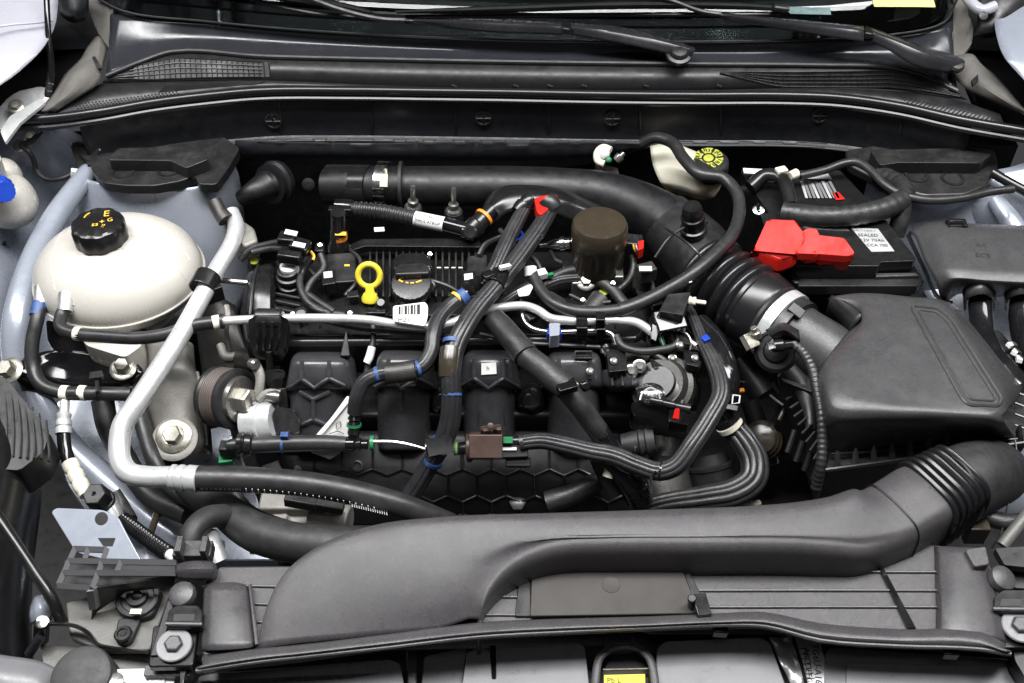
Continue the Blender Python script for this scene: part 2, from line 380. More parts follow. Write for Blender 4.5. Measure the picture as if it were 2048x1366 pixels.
# inner fender sheets
il = loftS([[(-60, 210, 6), (20, 225, 6), (80, 240, 5.5), (150, 265, 5), (200, 300, 4)],
            [(-60, 300, 1), (20, 320, 0), (90, 330, -2), (150, 340, -3), (200, 350, -4)],
            [(-60, 420, -2), (0, 430, -5), (60, 420, -8), (110, 420, -10), (160, 430, -12)],
            [(-60, 600, -6), (-10, 600, -8), (40, 590, -12), (90, 600, -16), (150, 620, -18)],
            [(-60, 800, -12), (0, 790, -14), (60, 800, -18), (110, 810, -20), (170, 830, -22)]], 4, 5)
inl = M('inner_fender', il, 'paint', body, face=True, sol=0.15)
ir = loftS([[(1800, 300, 0), (1900, 330, 1), (1990, 340, 3), (2120, 300, 6)],
            [(1810, 400, -2), (1900, 405, -1), (2000, 405, 0), (2120, 400, 2)],
            [(1800, 480, -12), (1900, 500, -11), (2010, 520, -9), (2120, 520, -6)],
            [(1900, 700, -18), (1980, 720, -17), (2040, 740, -15), (2140, 760, -12)],
            [(1900, 1000, -26), (1990, 1020, -25), (2060, 1040, -24), (2160, 1060, -22)]], 4, 5)
inr = M('inner_fender', ir, 'paint', body, face=True, sol=0.15)
# strut towers
M('strut_tower', loftS([[(140, 330, 0), (185, 362, 1.5), (300, 374, 1.5), (400, 372, 1.5), (470, 330, 1)],
                        [(140, 360, -2), (178, 395, -1), (300, 410, -1), (410, 405, -1), (478, 352, -2)],
                        [(132, 430, -10), (165, 480, -8), (300, 500, -8), (425, 500, -8), (490, 440, -10)],
                        [(120, 560, -26), (150, 620, -24), (300, 660, -24), (450, 660, -24), (510, 580, -26)]], 5, 4), 'paint', body, face=True, sol=0.2)
M('strut_tower', loftS([[(1745, 330, 1), (1790, 382, 1.5), (1850, 394, 1.5), (1930, 390, 1.5), (1990, 350, 1)],
                        [(1735, 360, -2), (1785, 408, -1), (1850, 420, -1), (1935, 416, -1), (2000, 372, -2)],
                        [(1720, 430, -10), (1775, 490, -8), (1850, 505, -8), (1950, 500, -8), (2020, 440, -10)],
                        [(1700, 560, -26), (1770, 640, -24), (1850, 655, -24), (1970, 650, -24), (2040, 580, -26)]], 5, 4), 'paint', body, face=True, sol=0.2)
# rounded side rails
M('side_rail', tubeS([(215, 300, 1), (172, 352, 0.5), (120, 420, 0), (80, 490, -1), (52, 570, -2), (36, 650, -4), (40, 730, -8), (75, 810, -12), (120, 880, -16), (200, 960, -20), (300, 1040, -24), (420, 1120, -26)], [30, 44, 48, 50, 56, 60, 62, 64, 66, 70, 80, 90]), 'paint', body)
M('side_rail', tubeS([(1990, 400, 0), (2020, 440, -1), (2050, 500, -3), (2075, 600, -6)], [34, 42, 46, 50]), 'paint', body)
M('lower_rail', prismS([(110, 800, -20), (420, 780, -24), (470, 870, -22), (500, 960, -26), (560, 1120, -30), (240, 1120, -30), (130, 960, -26)], depth=3, r=15), 'paint', body, bev=6)
for c in ((361, 1068, -29), (338, 1088, -29), (8, 488, -7.2), (44, 540, -9)):
    M('drain_hole', latheS(c, (0, 0, 1), [(5, -1), (5, 3), (2, 3.2)], 14), 'deep', body)
for c in ((60, 275, 5.2), (40, 292, 3.0), (44, 210, 7.2)): M('bolt', boltS(c, 8, (0.2, -0.4, 1)), 'zinc', body)
# hinge hardware at the rear corners
h = T('hinge_bracket', 'bright metal hood hinge bracket with bolt below the gas strut', 'hinge', (40, 225, 7))
M('hinge_plate', prismS([(-20, 250, 9), (5, 205, 10.5), (35, 182, 11), (80, 172, 11), (105, 178, 11), (95, 205, 10), (55, 230, 9), (20, 262, 8)], depth=0.4, r=10), 'alu', h, bev=1)
M('hinge_arm', prismS([(0, 262, 11), (20, 232, 11.5), (80, 196, 12), (92, 203, 12), (40, 245, 11.5), (10, 285, 10.5)], depth=0.5, r=4), 'alu', h, bev=1)
M('bolt', boltS((32, 213, 11.2), 9, (0.1, -0.5, 1)), 'zinc', h)
h = T('hood_gas_strut', 'slim black gas strut rod with two silver rings at its foot', 'gas strut', (100, 195, 11))
M('rod', tubeS([(92, -40, 24), (96, 60, 19), (103, 150, 14), (96, 192, 11.5)], 12, 6), 'gloss', h)
M('sleeve', rodS((103, 145, 14.2), (96, 195, 11.4), [(0, 14), (0.9, 16), (1, 12)]), 'black', h)
for t in (0.42, 0.72):
    a = W((103, 145, 14.2)).lerp(W((96, 195, 11.4)), t); b = W((103, 145, 14.2)).lerp(W((96, 195, 11.4)), t + 0.05)
    M('ring', rodS(a, b, [(0, 17), (1, 17)]), 'bright', h)
# grey trim at both rear corners
h = T('cowl_end_trim', 'grey-brown foam trim at the cowl corner beside the gas strut', 'trim', (150, 180, 11), 'cowl corner trims')
M('upper_fold', prismS([(172, -30, 19), (206, -30, 19), (228, 20, 17.5), (219, 30, 17), (219, 96, 14.5), (205, 80, 14.5), (193, 60, 15), (180, 25, 16.5)], depth=0.8, r=8), 'trimfoam', h, bev=2)
M('lower_fold', loftS([[(175, 92, 13), (160, 118, 13), (128, 150, 12.5), (108, 185, 12), (80, 222, 11)], [(196, 72, 15), (192, 110, 14.6), (165, 150, 14), (135, 190, 13), (95, 220, 11.6)], [(215, 95, 14), (203, 140, 13.4), (198, 165, 12.4), (165, 190, 12), (110, 225, 11)]], 4, 4), 'trimfoam', h, sol=0.5, face=True)
M('slot', prismS([(184, 114, 14.9), (190, 112, 14.9), (203, 136, 14.2), (196, 137, 14.2)], depth=0.4), 'deep', h)
h = T('cowl_end_trim', 'grey-brown foam trim at the cowl corner under the windshield sticker side', 'trim', (1960, 180, 11), 'cowl corner trims')
M('upper_fold', prismS([(1910, -30, 18), (1935, -10, 18), (1937, 30, 17), (1947, 50, 16.2), (1945, 85, 15), (1925, 112, 14.4), (1905, 112, 14), (1905, 60, 16)], depth=0.8, r=8), 'trimfoam', h, bev=2)
M('lower_fold', loftS([[(1905, 112, 14), (1905, 150, 13.6), (1935, 180, 12.6), (1990, 205, 12), (2070, 240, 11)], [(1945, 108, 15), (1950, 145, 14.8), (1985, 178, 14), (2030, 210, 13), (2080, 245, 11.6)], [(1962, 128, 14), (1985, 145, 13.6), (2010, 170, 13), (2048, 215, 12), (2090, 250, 11)]], 4, 4), 'trimfoam', h, sol=0.5, face=True)
M('slot', prismS([(1943, 160, 15.2), (1956, 148, 15.2), (1957, 160, 15), (1946, 170, 15)], depth=0.4), 'deep', h)
# mirror feet that peep in at the top corners
M('hinge_cover', loftS([[(112, -40, 22), (150, -45, 23), (182, -40, 22)], [(116, 0, 20.5), (150, -4, 21.5), (178, 0, 20.5)], [(122, 30, 18.6), (150, 32, 19.6), (176, 30, 18.6)], [(135, 42, 17.4), (150, 46, 17.2), (168, 42, 17.4)]], 4, 4), 'paintdark', label='dark blue rounded cover beside the top of the gas strut', cat='cover', face=True, sol=0.4)
h = T('mirror_foot', 'dark rounded mirror foot with white arm at the windshield corner', 'mirror', (1985, 50, 17))
M('foot', loftS([[(1945, -30, 21), (1990, -40, 22), (2070, -40, 22)], [(1955, 25, 18.6), (2000, 15, 20), (2060, 0, 20)], [(1952, 60, 16.8), (1985, 62, 17.4), (2030, 40, 18)], [(1948, 72, 16), (1975, 76, 15.8), (2010, 66, 16)]], 4, 4), 'black', h, face=True, sol=0.5)
M('arm', tubeS([(1925, -20, 21), (1945, 8, 20.4), (1965, 20, 20.2), (1990, 12, 20.6)], 22), 'litpaint', h)
M('hole', latheS((1966, 32, 20.2), (0, -0.6, 0.8), [(9, 0), (9, 3), (4, 4)], 16), 'deep', h)

# unseen hood, added over the rear of the bay: its dark lining shades and mirrors in the cowl
hd = T('hood', 'unseen raised hood with dark fabric lining leaning over the engine bay', 'hood', Vector((0, 0.52, 0.40)))
HR = []
for k, (yy, zz) in enumerate(((0.54, 0.42), (0.48, 0.66), (0.41, 0.92), (0.33, 1.16), (0.26, 1.32))):
    HR.append([Vector((x, yy + 0.05 * (abs(x) / 0.75) ** 3, zz - 0.10 * (abs(x) / 0.78) ** 4)) for x in (-0.76, -0.5, -0.2, 0.2, 0.5, 0.76)])
M('lining', loftS(HR, 4, 4), 'rubbermatte', hd, face=True, sol=1.2)
M('skin', loftS([[v + Vector((0, 0.03, 0.02)) for v in r] for r in HR], 4, 4), 'litpaint', hd, face=True, sol=0.3)

# ================================================================ windshield and cowl
GB = [(190, -6, 18.5), (252, 24, 17.6), (400, 42, 17.0), (640, 63, 16.5), (1000, 80, 16.2), (1350, 84, 16.2), (1600, 80, 16.4), (1780, 70, 16.8), (1885, 46, 17.4), (1912, 0, 18.4)]
GW = [W(p) for p in GB]
ws = T('windshield', 'dark raked windshield glass with yellow sticker', 'windshield', (1024, 80, 16))
gl = M('pane', loftS([GW] + [[p + Vector((-p.x * 0.04 * k, 0.36 * k, 0.20 * k)) for p in GW] for k in (0.5, 1, 1.8)], 5, 3), 'glass', ws, face=True, sol=0.45)
M('seal', tubeS([p + Vector((0, -0.003, 0.002)) for p in GW], 5, 5, 8), 'rubber', ws)
st = M('sticker', prismS([on(gl, x, y, 0.15) for x, y in ((1736, -30), (1858, -30), (1870, 15), (1748, 14))], depth=0.05), 'sticker', ws, label='yellow and white paper sticker on the glass')
M('label_window', prismS([on(gl, x, y, 0.12) for x, y in ((1578, 14), (1660, 16), (1662, 30), (1580, 28))], depth=0.05), 'screen', ws)
cw = T('cowl_panel', 'dark plastic cowl panel with mesh air inlets below the windshield', 'cowl', (1024, 150, 11))
RG = [(212, 152, 12.6), (280, 124, 13.6), (345, 103, 14.2), (520, 112, 14.2), (760, 118, 14.2), (1000, 123, 14.2), (1400, 128, 14.2), (1640, 130, 14.2), (1790, 136, 14), (1850, 152, 13.2), (1915, 182, 12.2)]
up0 = [(219, 28, 17), (330, 36, 16.8), (400, 43, 16.6), (640, 65, 16.1), (820, 74, 16), (1000, 82, 15.8), (1350, 86, 15.8), (1600, 82, 16), (1780, 72, 16.4), (1870, 56, 16.8), (1906, 40, 17)]
up1 = [(217, 92, 14.4), (300, 84, 14.4), (372, 78, 14.6), (560, 88, 14.4), (790, 96, 14.3), (1000, 102, 14.2), (1380, 107, 14.2), (1620, 106, 14.3), (1780, 104, 14.4), (1855, 108, 14.2), (1908, 112, 14)]
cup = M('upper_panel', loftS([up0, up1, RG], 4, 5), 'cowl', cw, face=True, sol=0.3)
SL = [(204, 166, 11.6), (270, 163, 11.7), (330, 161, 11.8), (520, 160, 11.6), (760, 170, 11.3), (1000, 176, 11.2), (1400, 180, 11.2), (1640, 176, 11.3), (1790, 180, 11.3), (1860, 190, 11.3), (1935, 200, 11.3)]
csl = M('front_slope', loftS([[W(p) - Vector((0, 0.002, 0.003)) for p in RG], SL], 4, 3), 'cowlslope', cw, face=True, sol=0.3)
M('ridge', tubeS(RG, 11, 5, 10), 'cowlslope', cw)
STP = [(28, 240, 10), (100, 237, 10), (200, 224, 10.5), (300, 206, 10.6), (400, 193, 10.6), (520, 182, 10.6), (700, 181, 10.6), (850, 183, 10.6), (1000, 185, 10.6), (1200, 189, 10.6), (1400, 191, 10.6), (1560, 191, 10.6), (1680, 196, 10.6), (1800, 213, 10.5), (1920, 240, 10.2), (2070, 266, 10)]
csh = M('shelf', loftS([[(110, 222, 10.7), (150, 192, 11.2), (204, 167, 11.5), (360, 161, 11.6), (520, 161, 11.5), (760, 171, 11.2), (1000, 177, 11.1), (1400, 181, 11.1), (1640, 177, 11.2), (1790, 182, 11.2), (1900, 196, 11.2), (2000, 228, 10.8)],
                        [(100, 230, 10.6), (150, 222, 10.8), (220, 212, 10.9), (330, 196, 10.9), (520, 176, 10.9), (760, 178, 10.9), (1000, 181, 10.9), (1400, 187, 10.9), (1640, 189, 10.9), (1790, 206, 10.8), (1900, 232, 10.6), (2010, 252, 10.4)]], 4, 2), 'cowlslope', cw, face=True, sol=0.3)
# mesh inlets: real bars over a dark sheet standing in for the shaded opening
def inlet(poly, top, bot, x0, x1, step, nh):
    S = []
    f = lambda L, x: next((a[1] + (b[1] - a[1]) * (x - a[0]) / (b[0] - a[0]) for a, b in zip(L, L[1:]) if a[0] <= x <= b[0]), L[-1][1])
    V = []; F = []; x = x0; k = 0
    while x <= x1:
        V += [on(csl, x, f(top, x), 0.07), on(csl, x, f(bot, x), 0.07)]
        if k: F.append((2 * k - 2, 2 * k - 1, 2 * k + 1, 2 * k))
        k += 1; x += 8
    M('inlet_shade', (V, F), 'deep', cw, face=True)
    x = x0
    while x <= x1:
        if f(bot, x) - f(top, x) > 3: S.append(tubeS([on(csl, x, f(top, x), 0.2), on(csl, x + 3, f(bot, x), 0.2)], 1.7, 1, 5))
        x += step
    for k in range(nh + 1):
        L = []; x = x0
        while x <= x1 + 1: L.append(on(csl, x, f(top, x) + (f(bot, x) - f(top, x)) * k / nh, 0.24)); x += 24
        S.append(tubeS(L, 1.6, 1, 5))
    M('inlet_mesh', S, 'black', cw, kind='stuff')
inlet([(208, 155), (240, 141), (300, 126), (352, 116), (540, 125), (541, 154), (400, 156), (300, 160)], [(208, 155), (240, 141), (300, 126), (352, 116), (541, 125)], [(208, 157), (300, 160), (400, 156), (541, 154)], 212, 540, 10.5, 4)
inlet([(1436, 144), (1600, 144), (1790, 141), (1850, 160), (1925, 192), (1860, 184), (1780, 174), (1555, 173)], [(1436, 144), (1600, 144), (1790, 141), (1850, 160), (1925, 190)], [(1436, 145), (1555, 173), (1780, 174), (1860, 184), (1925, 194)], 1440, 1922, 10.5, 4)
# combed texture strip left of the slope, and fine dimples on the end shelves
S = []
for i in range(44): S.append(tubeS([on(csh, 318 + i * 4.6, 186 - i * 0.42, 0.08), on(csh, 332 + i * 4.6, 171 - i * 0.2, 0.08)], 2.2, 1, 4))
M('combed_ribs', S, 'cowlslope', cw, kind='stuff')
S = []
for i in range(24):
    for j in range(6): S.append(boxS(on(csh, 1800 + i * 8 + j * 5, 192 + j * 4.4 + i * 2.0, 0.04), (0.22, 0.22, 0.12)))
for i in range(30):
    for j in range(4): S.append(boxS(on(csh, 150 + i * 7 + j * 3, 210 + j * 3.6 - i * 0.9, 0.04), (0.2, 0.2, 0.12)))
M('dimples', S, 'cowlslope', cw, kind='stuff')
for x in (908, 1032, 1100, 1168, 1292, 1438, 1562): M('clip_notch', boxS(on(csl, x, 172, 0.05), (0.9, 0.5, 0.35), (0, 20, 0)), 'black', cw, bev=0.6)
M('weatherstrip', [tubeS(STP, 19, 6, 16), tubeS([W(p) + Vector((0, -0.006, -0.011)) for p in STP], 12, 6, 10)], 'strip', label='long black rubber weatherstrip along the cowl edge', cat='weatherstrip')
# vertical wall under the strip
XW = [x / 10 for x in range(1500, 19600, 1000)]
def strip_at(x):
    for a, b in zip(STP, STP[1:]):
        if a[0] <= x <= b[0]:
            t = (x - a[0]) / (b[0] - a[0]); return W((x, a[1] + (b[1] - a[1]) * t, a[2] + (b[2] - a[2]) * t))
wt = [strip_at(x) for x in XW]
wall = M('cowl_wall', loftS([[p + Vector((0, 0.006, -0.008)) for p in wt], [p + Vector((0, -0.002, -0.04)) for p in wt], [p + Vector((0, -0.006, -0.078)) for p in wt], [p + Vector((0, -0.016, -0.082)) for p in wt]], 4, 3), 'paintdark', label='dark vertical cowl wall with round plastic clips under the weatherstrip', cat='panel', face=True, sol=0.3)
for x, y in ((547, 241), (967, 235), (1225, 236), (1640, 230)):
    c = on(wall, x, y, 0.0)
    M('round_clip', [latheS(c, (0, -1, 0.15), [(17, 0), (17, 3), (14, 3.4), (13, 1.5), (6, 1.5), (5, 3)], 24), tubeS([c + Vector((-0.011, -0.003, 0)), c + Vector((0.011, -0.003, 0))], 4, 1, 6), tubeS([c + Vector((0, -0.003, -0.011)), c + Vector((0, -0.003, 0.011))], 4, 1, 6)], 'black', wall)
for x in (560, 742, 910, 1095, 1278, 1440, 1800): M('wall_rib', tubeS([on(wall, x, 204, 0.0), on(wall, x + 2, 235, 0.05), on(wall, x + 2, 268, 0.0)], 5, 3, 8), 'paintdark', wall)
# pressed sheet flange with its notched bright edge
fl = T('firewall_flange', 'pressed metal flange with notched bright edge above the rear duct', 'flange', (1024, 282, 2.5))
E = [(508, 278)]
for x, wd, dp in ((560, 16, 3), (640, 20, 4), (722, 42, 10), (800, 20, 4), (858, 18, 4), (920, 22, 4), (975, 18, 4), (1036, 42, 10), (1098, 20, 4), (1150, 18, 3), (1220, 16, 4), (1322, 36, 9), (1400, 22, 4), (1460, 30, 4), (1520, 18, 4), (1580, 22, 4)):
    yb = 277 + (x - 508) * 0.0065; E += [(x - wd / 2 - 5, yb), (x - wd / 2, yb + dp), (x + wd / 2, yb + dp), (x + wd / 2 + 5, yb)]
E.append((1655, 288))
YF = W((1000, 281, 3.0)).y - 0.012
M('bright_edge', tubeS([Y(x, y, YF) for x, y in E], 2.0, 1, 6), 'castdark', fl)
M('flange_sheet', loftS([[Y(x, y, YF + 0.002) for x, y in ((470, 282), (720, 287), (1000, 283), (1200, 284), (1320, 291))], [Y(x, y, YF + 0.004) for x, y in ((465, 328), (720, 332), (1000, 338), (1150, 332), (1300, 296))]], 4, 3), 'paintdark', fl, face=True, sol=0.2)
for x in (833, 953, 667): M('stud', rodS(Y(x, 281, YF - 0.004), Y(x, 295, YF - 0.004), [(0, 4), (0.6, 5), (1, 3)], 8), 'zinc', fl)
# black plates over the strut towers
for nm, s, lab in (('a', [(180, 322), (186, 345), (208, 366), (250, 371), (310, 371), (360, 362), (390, 351), (396, 368), (432, 369), (455, 338), (480, 296), (440, 268), (230, 272), (140, 285), (160, 312)], 'black plate over the strut tower behind the coolant reservoir'),
                   ('b', [(1690, 300), (1700, 330), (1740, 350), (1790, 376), (1850, 391), (1930, 389), (1975, 371), (1998, 330), (1990, 300), (1880, 285), (1760, 288)], 'black plate over the strut tower behind the fuse box')):
    t = T('strut_cover', lab, 'cover', (s[2][0], s[2][1], 2), 'strut tower cover plates')
    M('plate', prismS(s, 3.2, 1.6, r=8), 'black', t, bev=3)
    if nm == 'a':
        M('step', prismS([(235, 296), (395, 292), (418, 318), (372, 336), (340, 321), (215, 320)], 5.2, 2, r=6), 'black', t, bev=3)
        hs = ((247, 344), (338, 340)); M('side_flap', prismS([(140, 290, 4), (200, 300, 4), (175, 345, 1), (160, 350, 1)], depth=0.6), 'black', t, bev=1)
    else:
        M('step', prismS([(1740, 300), (1900, 296), (1985, 308), (1960, 326), (1800, 325), (1760, 330)], 5.2, 2, r=6), 'black', t, bev=3)
        hs = ((1832, 352), (1905, 358))
    for x, y in hs: M('hole_rim', latheS((x, y, 3.15), (0, 0, 1), [(24, 0), (23, 2.5), (18, 2.5), (15, -3), (0.5, -3)], 28), 'deep', t)

# ================================================================ wipers
def pl(px, py, up): return on(gl, px, py, up)
wp = T('wiper', 'wiper arm with its pivot cap at mid cowl', 'wiper', (1358, 105, 16), 'windshield wipers')
M('arm', loftS([[(1382, 92, 16.2), (1250, 55, 17.6), (1142, 43, 18)], [(1390, 100, 17.2), (1250, 66, 18.6), (1142, 54, 19)], [(1380, 118, 16.0), (1250, 88, 17.4), (1142, 70, 17.8)]], 5, 4), 'wiperblack', wp, face=True, sol=0.5)
M('arm_front', loftS([[(1125, 45, 18.2), (980, 38, 18.6), (810, 36, 19)], [(1125, 54, 19.2), (980, 46, 19.4), (810, 41, 19.6)], [(1125, 70, 18.0), (980, 64, 18.2), (810, 47, 18.8)]], 5, 4), 'wiperblack', wp, face=True, sol=0.5)
M('hinge', boxS((1133, 57, 18.6), (1.2, 1.8, 1.0), (0, 8, -10)), 'satin', wp, bev=2)
M('pivot_cap', latheS((1358, 106, 16.5), (0, -0.35, 1), [(26, -8), (26, 0), (20, 2), (19, 6), (15, 10), (6, 12)], 28), 'black', wp)
M('rod', tubeS([(812, 41, 19.2), (760, 38, 19.6), (690, 22, 20.6), (590, -14, 22.6)], 11, 5, 8), 'black', wp)
M('blade', [tubeS([(420, -34, 22.6), (560, -8, 21.4), (680, 12, 20.4), (742, 26, 19.6)], [34, 40, 36, 22], 5, 10, flat=(1, 0.5)), tubeS([(440, -18, 21), (620, 26, 19.4), (742, 36, 19)], 9, 4, 8)], 'satin', wp)
wp = T('wiper', 'wiper arm with its pivot cap at the cowl corner trim', 'wiper', (1905, 135, 15), 'windshield wipers')
M('arm', loftS([[(1915, 112, 15.6), (1860, 96, 17), (1790, 72, 18.4), (1745, 56, 19)], [(1930, 126, 16.2), (1860, 110, 18), (1790, 82, 19.2), (1745, 66, 19.8)], [(1900, 148, 15.2), (1830, 132, 16.6), (1780, 102, 18), (1745, 84, 18.6)]], 5, 4), 'wiperblack', wp, face=True, sol=0.5)
M('arm_front', loftS([[(1728, 52, 19.2), (1580, 38, 19.6), (1440, 24, 20.2)], [(1728, 62, 20), (1580, 46, 20.2), (1440, 29, 20.6)], [(1728, 84, 18.8), (1580, 62, 19), (1440, 36, 20)]], 5, 4), 'wiperblack', wp, face=True, sol=0.5)
M('hinge', boxS((1736, 66, 19.4), (1.2, 2.0, 1.0), (0, 8, -14)), 'satin', wp, bev=2)
M('pivot_cap', latheS((1912, 130, 15.9), (0.1, -0.4, 1), [(17, -3), (17, 2), (13, 6), (5, 7)], 24), 'black', wp)
M('rod', tubeS([(1442, 29, 20.3), (1400, 22, 20.8), (1350, 4, 22), (1290, -16, 23.4)], 10, 5, 8), 'black', wp)
M('blade', [tubeS([(792, 24, 20.4), (1000, 18, 20.8), (1250, 10, 21.2), (1480, 12, 21), (1568, 17, 20.8)], [14, 30, 34, 30, 24], 5, 10, flat=(1, 0.5)), tubeS([(810, 34, 19.4), (1150, 30, 19.6), (1560, 28, 20)], 9, 4, 8)], 'satin', wp)
M('end_cap', tubeS([(1545, 15, 21.4), (1574, 19, 21)], 28, 1, 10, flat=(1, 0.6)), 'black', wp, bev=1)
# ================================================================ washer filler
t = T('washer_filler', 'translucent white washer fluid neck with blue cap beside the body rail', 'filler neck', (20, 440, -2))
M('tank', [ballS((18, 405, 0), 56, 52, 62, 50, 32, 10, 0.75), rodS((-8, 400, 0), (-30, 318, 9), [(0, 70), (0.7, 62), (1, 56)])], 'tank', t)
M('spout', ballS((10, 355, 3), 34, 34, 40, 30, 24, 8, 0.8), 'tank', t)
M('cap', rodS((-10, 372, 5.5), (10, 384, 8), [(0, 52), (0.55, 54), (0.62, 46), (1, 40), (1, 24), (0.9, 22)], 28, lambda a: 1 + 0.03 * math.cos(14 * a)), 'blue', t, label='blue screw cap')
M('grip', tubeS([(-10, 382, 8.2), (6, 372, 8.4)], 9, 1, 8), 'blue', t)
M('washer_hose', tubeS([(82, 262, 6.5), (62, 283, 5.8), (42, 290, 5), (56, 302, 4.5), (68, 322, 2.5), (72, 340, 1), (92, 357, 0), (122, 357, 0), (150, 346, 0.5)], 11, 6, 10), 'rubber', label='thin black washer hose looping over the painted inner fender', cat='hose')
M('hose_clip', [boxS((150, 346, 1.0), (1.2, 0.9, 1.2), (0, 20, 20))], 'white', label='small white clip on the thin washer hose', cat='clip', bev=1)

# ================================================================ coolant reservoir
t = T('coolant_reservoir', 'translucent white coolant reservoir with black and yellow pressure cap', 'reservoir', (238, 690, -8))
CR = (238, 545, 0)
top = M('tank', ballS(CR, 165, 150, 88, 78, 64, 18, 0.82), 'tank', t, sol=0.3)
M('coolant', ballS((238, 549, -0.6), 156, 141, 16, 64, 48, 10, 0.85), 'cream', t, label='pale amber coolant inside the tank')
for l_ in ([(120, 470), (98, 520), (110, 580)], [(300, 440), (352, 480), (380, 520)], [(262, 470), (330, 500), (372, 560)]): M('mould_line', ribs(top, [l_], 2.2, 0.0, 2), 'tank', top)
for l_ in ([(120, 604), (150, 610)], [(122, 590), (142, 595)]): M('level_mark', ribs(top, [l_], 3, 0.02, 1), 'tank', top)
m_ = mpp(W(CR))
M('seam', sweep([W(CR) + Vector((math.cos(a) * 167, math.sin(a) * 152, -5)) * m_ for a in [2 * math.pi * k / 72 for k in range(73)]], 2.6 * m_, 8, None, (1, 1), False), 'tank', t)
M('foot', [prismS([(150, 640, -3), (205, 655, -3), (280, 650, -3), (285, 690, -3), (250, 715, -3), (170, 690, -3)], depth=8, r=10), prismS([(275, 600, -2), (330, 575, -2), (338, 590, -2), (286, 640, -2)], depth=4, r=4)], 'tank', t, bev=5)
for k in range(5): M('foot_rib', tubeS([(212 + k * 17, 640, -3.4), (214 + k * 17, 664, -5), (215 + k * 17, 700, -7)], 5, 2, 6), 'tank', t)
M('stain', tubeS([(182, 640, -4.6), (186, 672, -5), (200, 702, -6)], [26, 40, 30], 4, 10, flat=(0.4, 1)), 'tankstain', t, label='yellowish coolant level behind the foot')
M('neck', latheS((206, 484, 5.2), (0, 0.03, 1), [(56, -14), (50, 0), (46, 6), (44, 16)], 36), 'tank', t)
cap = M('cap', latheS((205, 479, 5.9), (0, 0.02, 1), [(50, 0), (53, 4), (53, 34), (50, 42), (45, 45), (0.5, 45)], 80, lambda a: 1 - 0.045 * abs(math.sin(a * 5)) ** 3), 'satin', t)
S = [textP('E', cap, 213, 428, 1, -0.1, 26, 0.03), textP('+', cap, 204, 444, 1, -0.1, 20, 0.03), textP('G', cap, 220, 440, 1, -0.2, 16, 0.03), textP('ss', cap, 190, 449, 1, -0.1, 18, 0.03), textP('!!', cap, 206, 452, 1, 0.1, 14, 0.03)]
M('marking', S, 'amber', cap)
M('marking', tubeS([on(cap, 168, 436, 0.02), on(cap, 173, 430, 0.02), on(cap, 180, 426, 0.02)], 2.5, 3, 5), 'amber', cap)
for i in range(7): M('embossed_mark', boxS(on(top, 198 + i * 8, 499 + abs(3 - i) * -0.8, 0.03), (0.28, 0.4, 0.12)), 'tank', top)

# reservoir hoses
t = T('reservoir_return_hose', 'black coolant hose with foil-wrapped end curving down from the reservoir', 'hose', (70, 700, -5))
M('hose', tubeS([(84, 600, 1), (74, 640, 0), (64, 690, -2), (66, 735, -4), (82, 768, -5), (120, 784, -5.5), (180, 787, -5.5), (262, 788, -6)], 28), 'rubber', t)
M('foil_wrap', tubeS([(86, 576, 1.6), (82, 610, 0.8)], [33, 29], 1, 16), 'foil', t)
M('paint_mark', tubeS([(81, 606, 0.9), (74, 632, 0.2)], 30.5, 1, 16), 'paleblue', t)
for x in (130, 166): M('band', tubeS([(x - 7, 785.5, -5.5), (x + 7, 786.5, -5.5)], 31, 1, 16), 'ivory', t)
M('tie', [tubeS([(193, 787, -5.5), (198, 787, -5.5)], 32, 1, 16), boxS((194, 756, -4), (1.6, 1.2, 1.4), (0, 0, 10)), tubeS([(194, 760, -4), (195, 785, -4)], 9, 1, 6)], 'black', t)
t = T('reservoir_supply_hose', 'black coolant hose running from the reservoir to the bright coolant pipe', 'hose', (140, 660, 0))
M('hose', tubeS([(132, 614, 2.5), (122, 632, 2), (122, 655, 1.8), (150, 667, 1.8), (210, 673, 2), (280, 676, 2.4), (330, 669, 3), (385, 651, 3.4), (442, 643, 3.4)], 26), 'rubber', t)
M('foil_wrap', tubeS([(134, 588, 3.2), (130, 624, 2.2)], [33, 29], 1, 16), 'foil', t)
M('band', tubeS([(150, 667, 1.8), (162, 668.5, 1.8)], 28, 1, 16), 'ivory', t)
M('band', tubeS([(426, 646, 3.4), (440, 643, 3.4)], 29, 1, 16), 'ivory', t)
M('clamp', tubeS([(441, 643, 3.4), (447, 642.5, 3.4)], 31, 1, 16), 'rubber', t)

# ================================================================ air conditioning line
t = T('air_conditioning_line', 'thick silver-white air conditioning pipe ending in a long black hose', 'pipe', (300, 950, -6))
M('pipe', tubeS([(463, 425, 6), (472, 452, 5.6), (464, 486, 5.2), (436, 536, 4.6), (400, 600, 4), (360, 672, 3.2), (310, 752, 2), (268, 815, 1), (246, 850, 0.2), (239, 885, -0.8), (241, 922, -1.8), (258, 946, -2.4), (290, 953, -2.8), (350, 954, -3)], [35, 36, 36, 37, 38, 39, 40, 40, 41, 41, 41, 42, 42, 42]), 'alu', t)
M('pipe_end', [tubeS([(428, 402, 8), (440, 425, 7), (452, 440, 6.4)], [30, 30, 34], 4), ], 'castdark', t)
M('manifold_block', prismS([(440, 432), (462, 424), (485, 440), (508, 455), (515, 480), (488, 492), (470, 470), (448, 455)], 5.0, 3, r=6), 'cast', t, bev=3)
M('clamp', [rodS((418, 550, 4.6), (402, 580, 4.2), [(0, 50), (0.05, 54), (0.95, 54), (1, 50)]), boxS((424, 584, 3.2), (2.6, 2, 2.4), (0, 0, 30))], 'satin', t, bev=1)
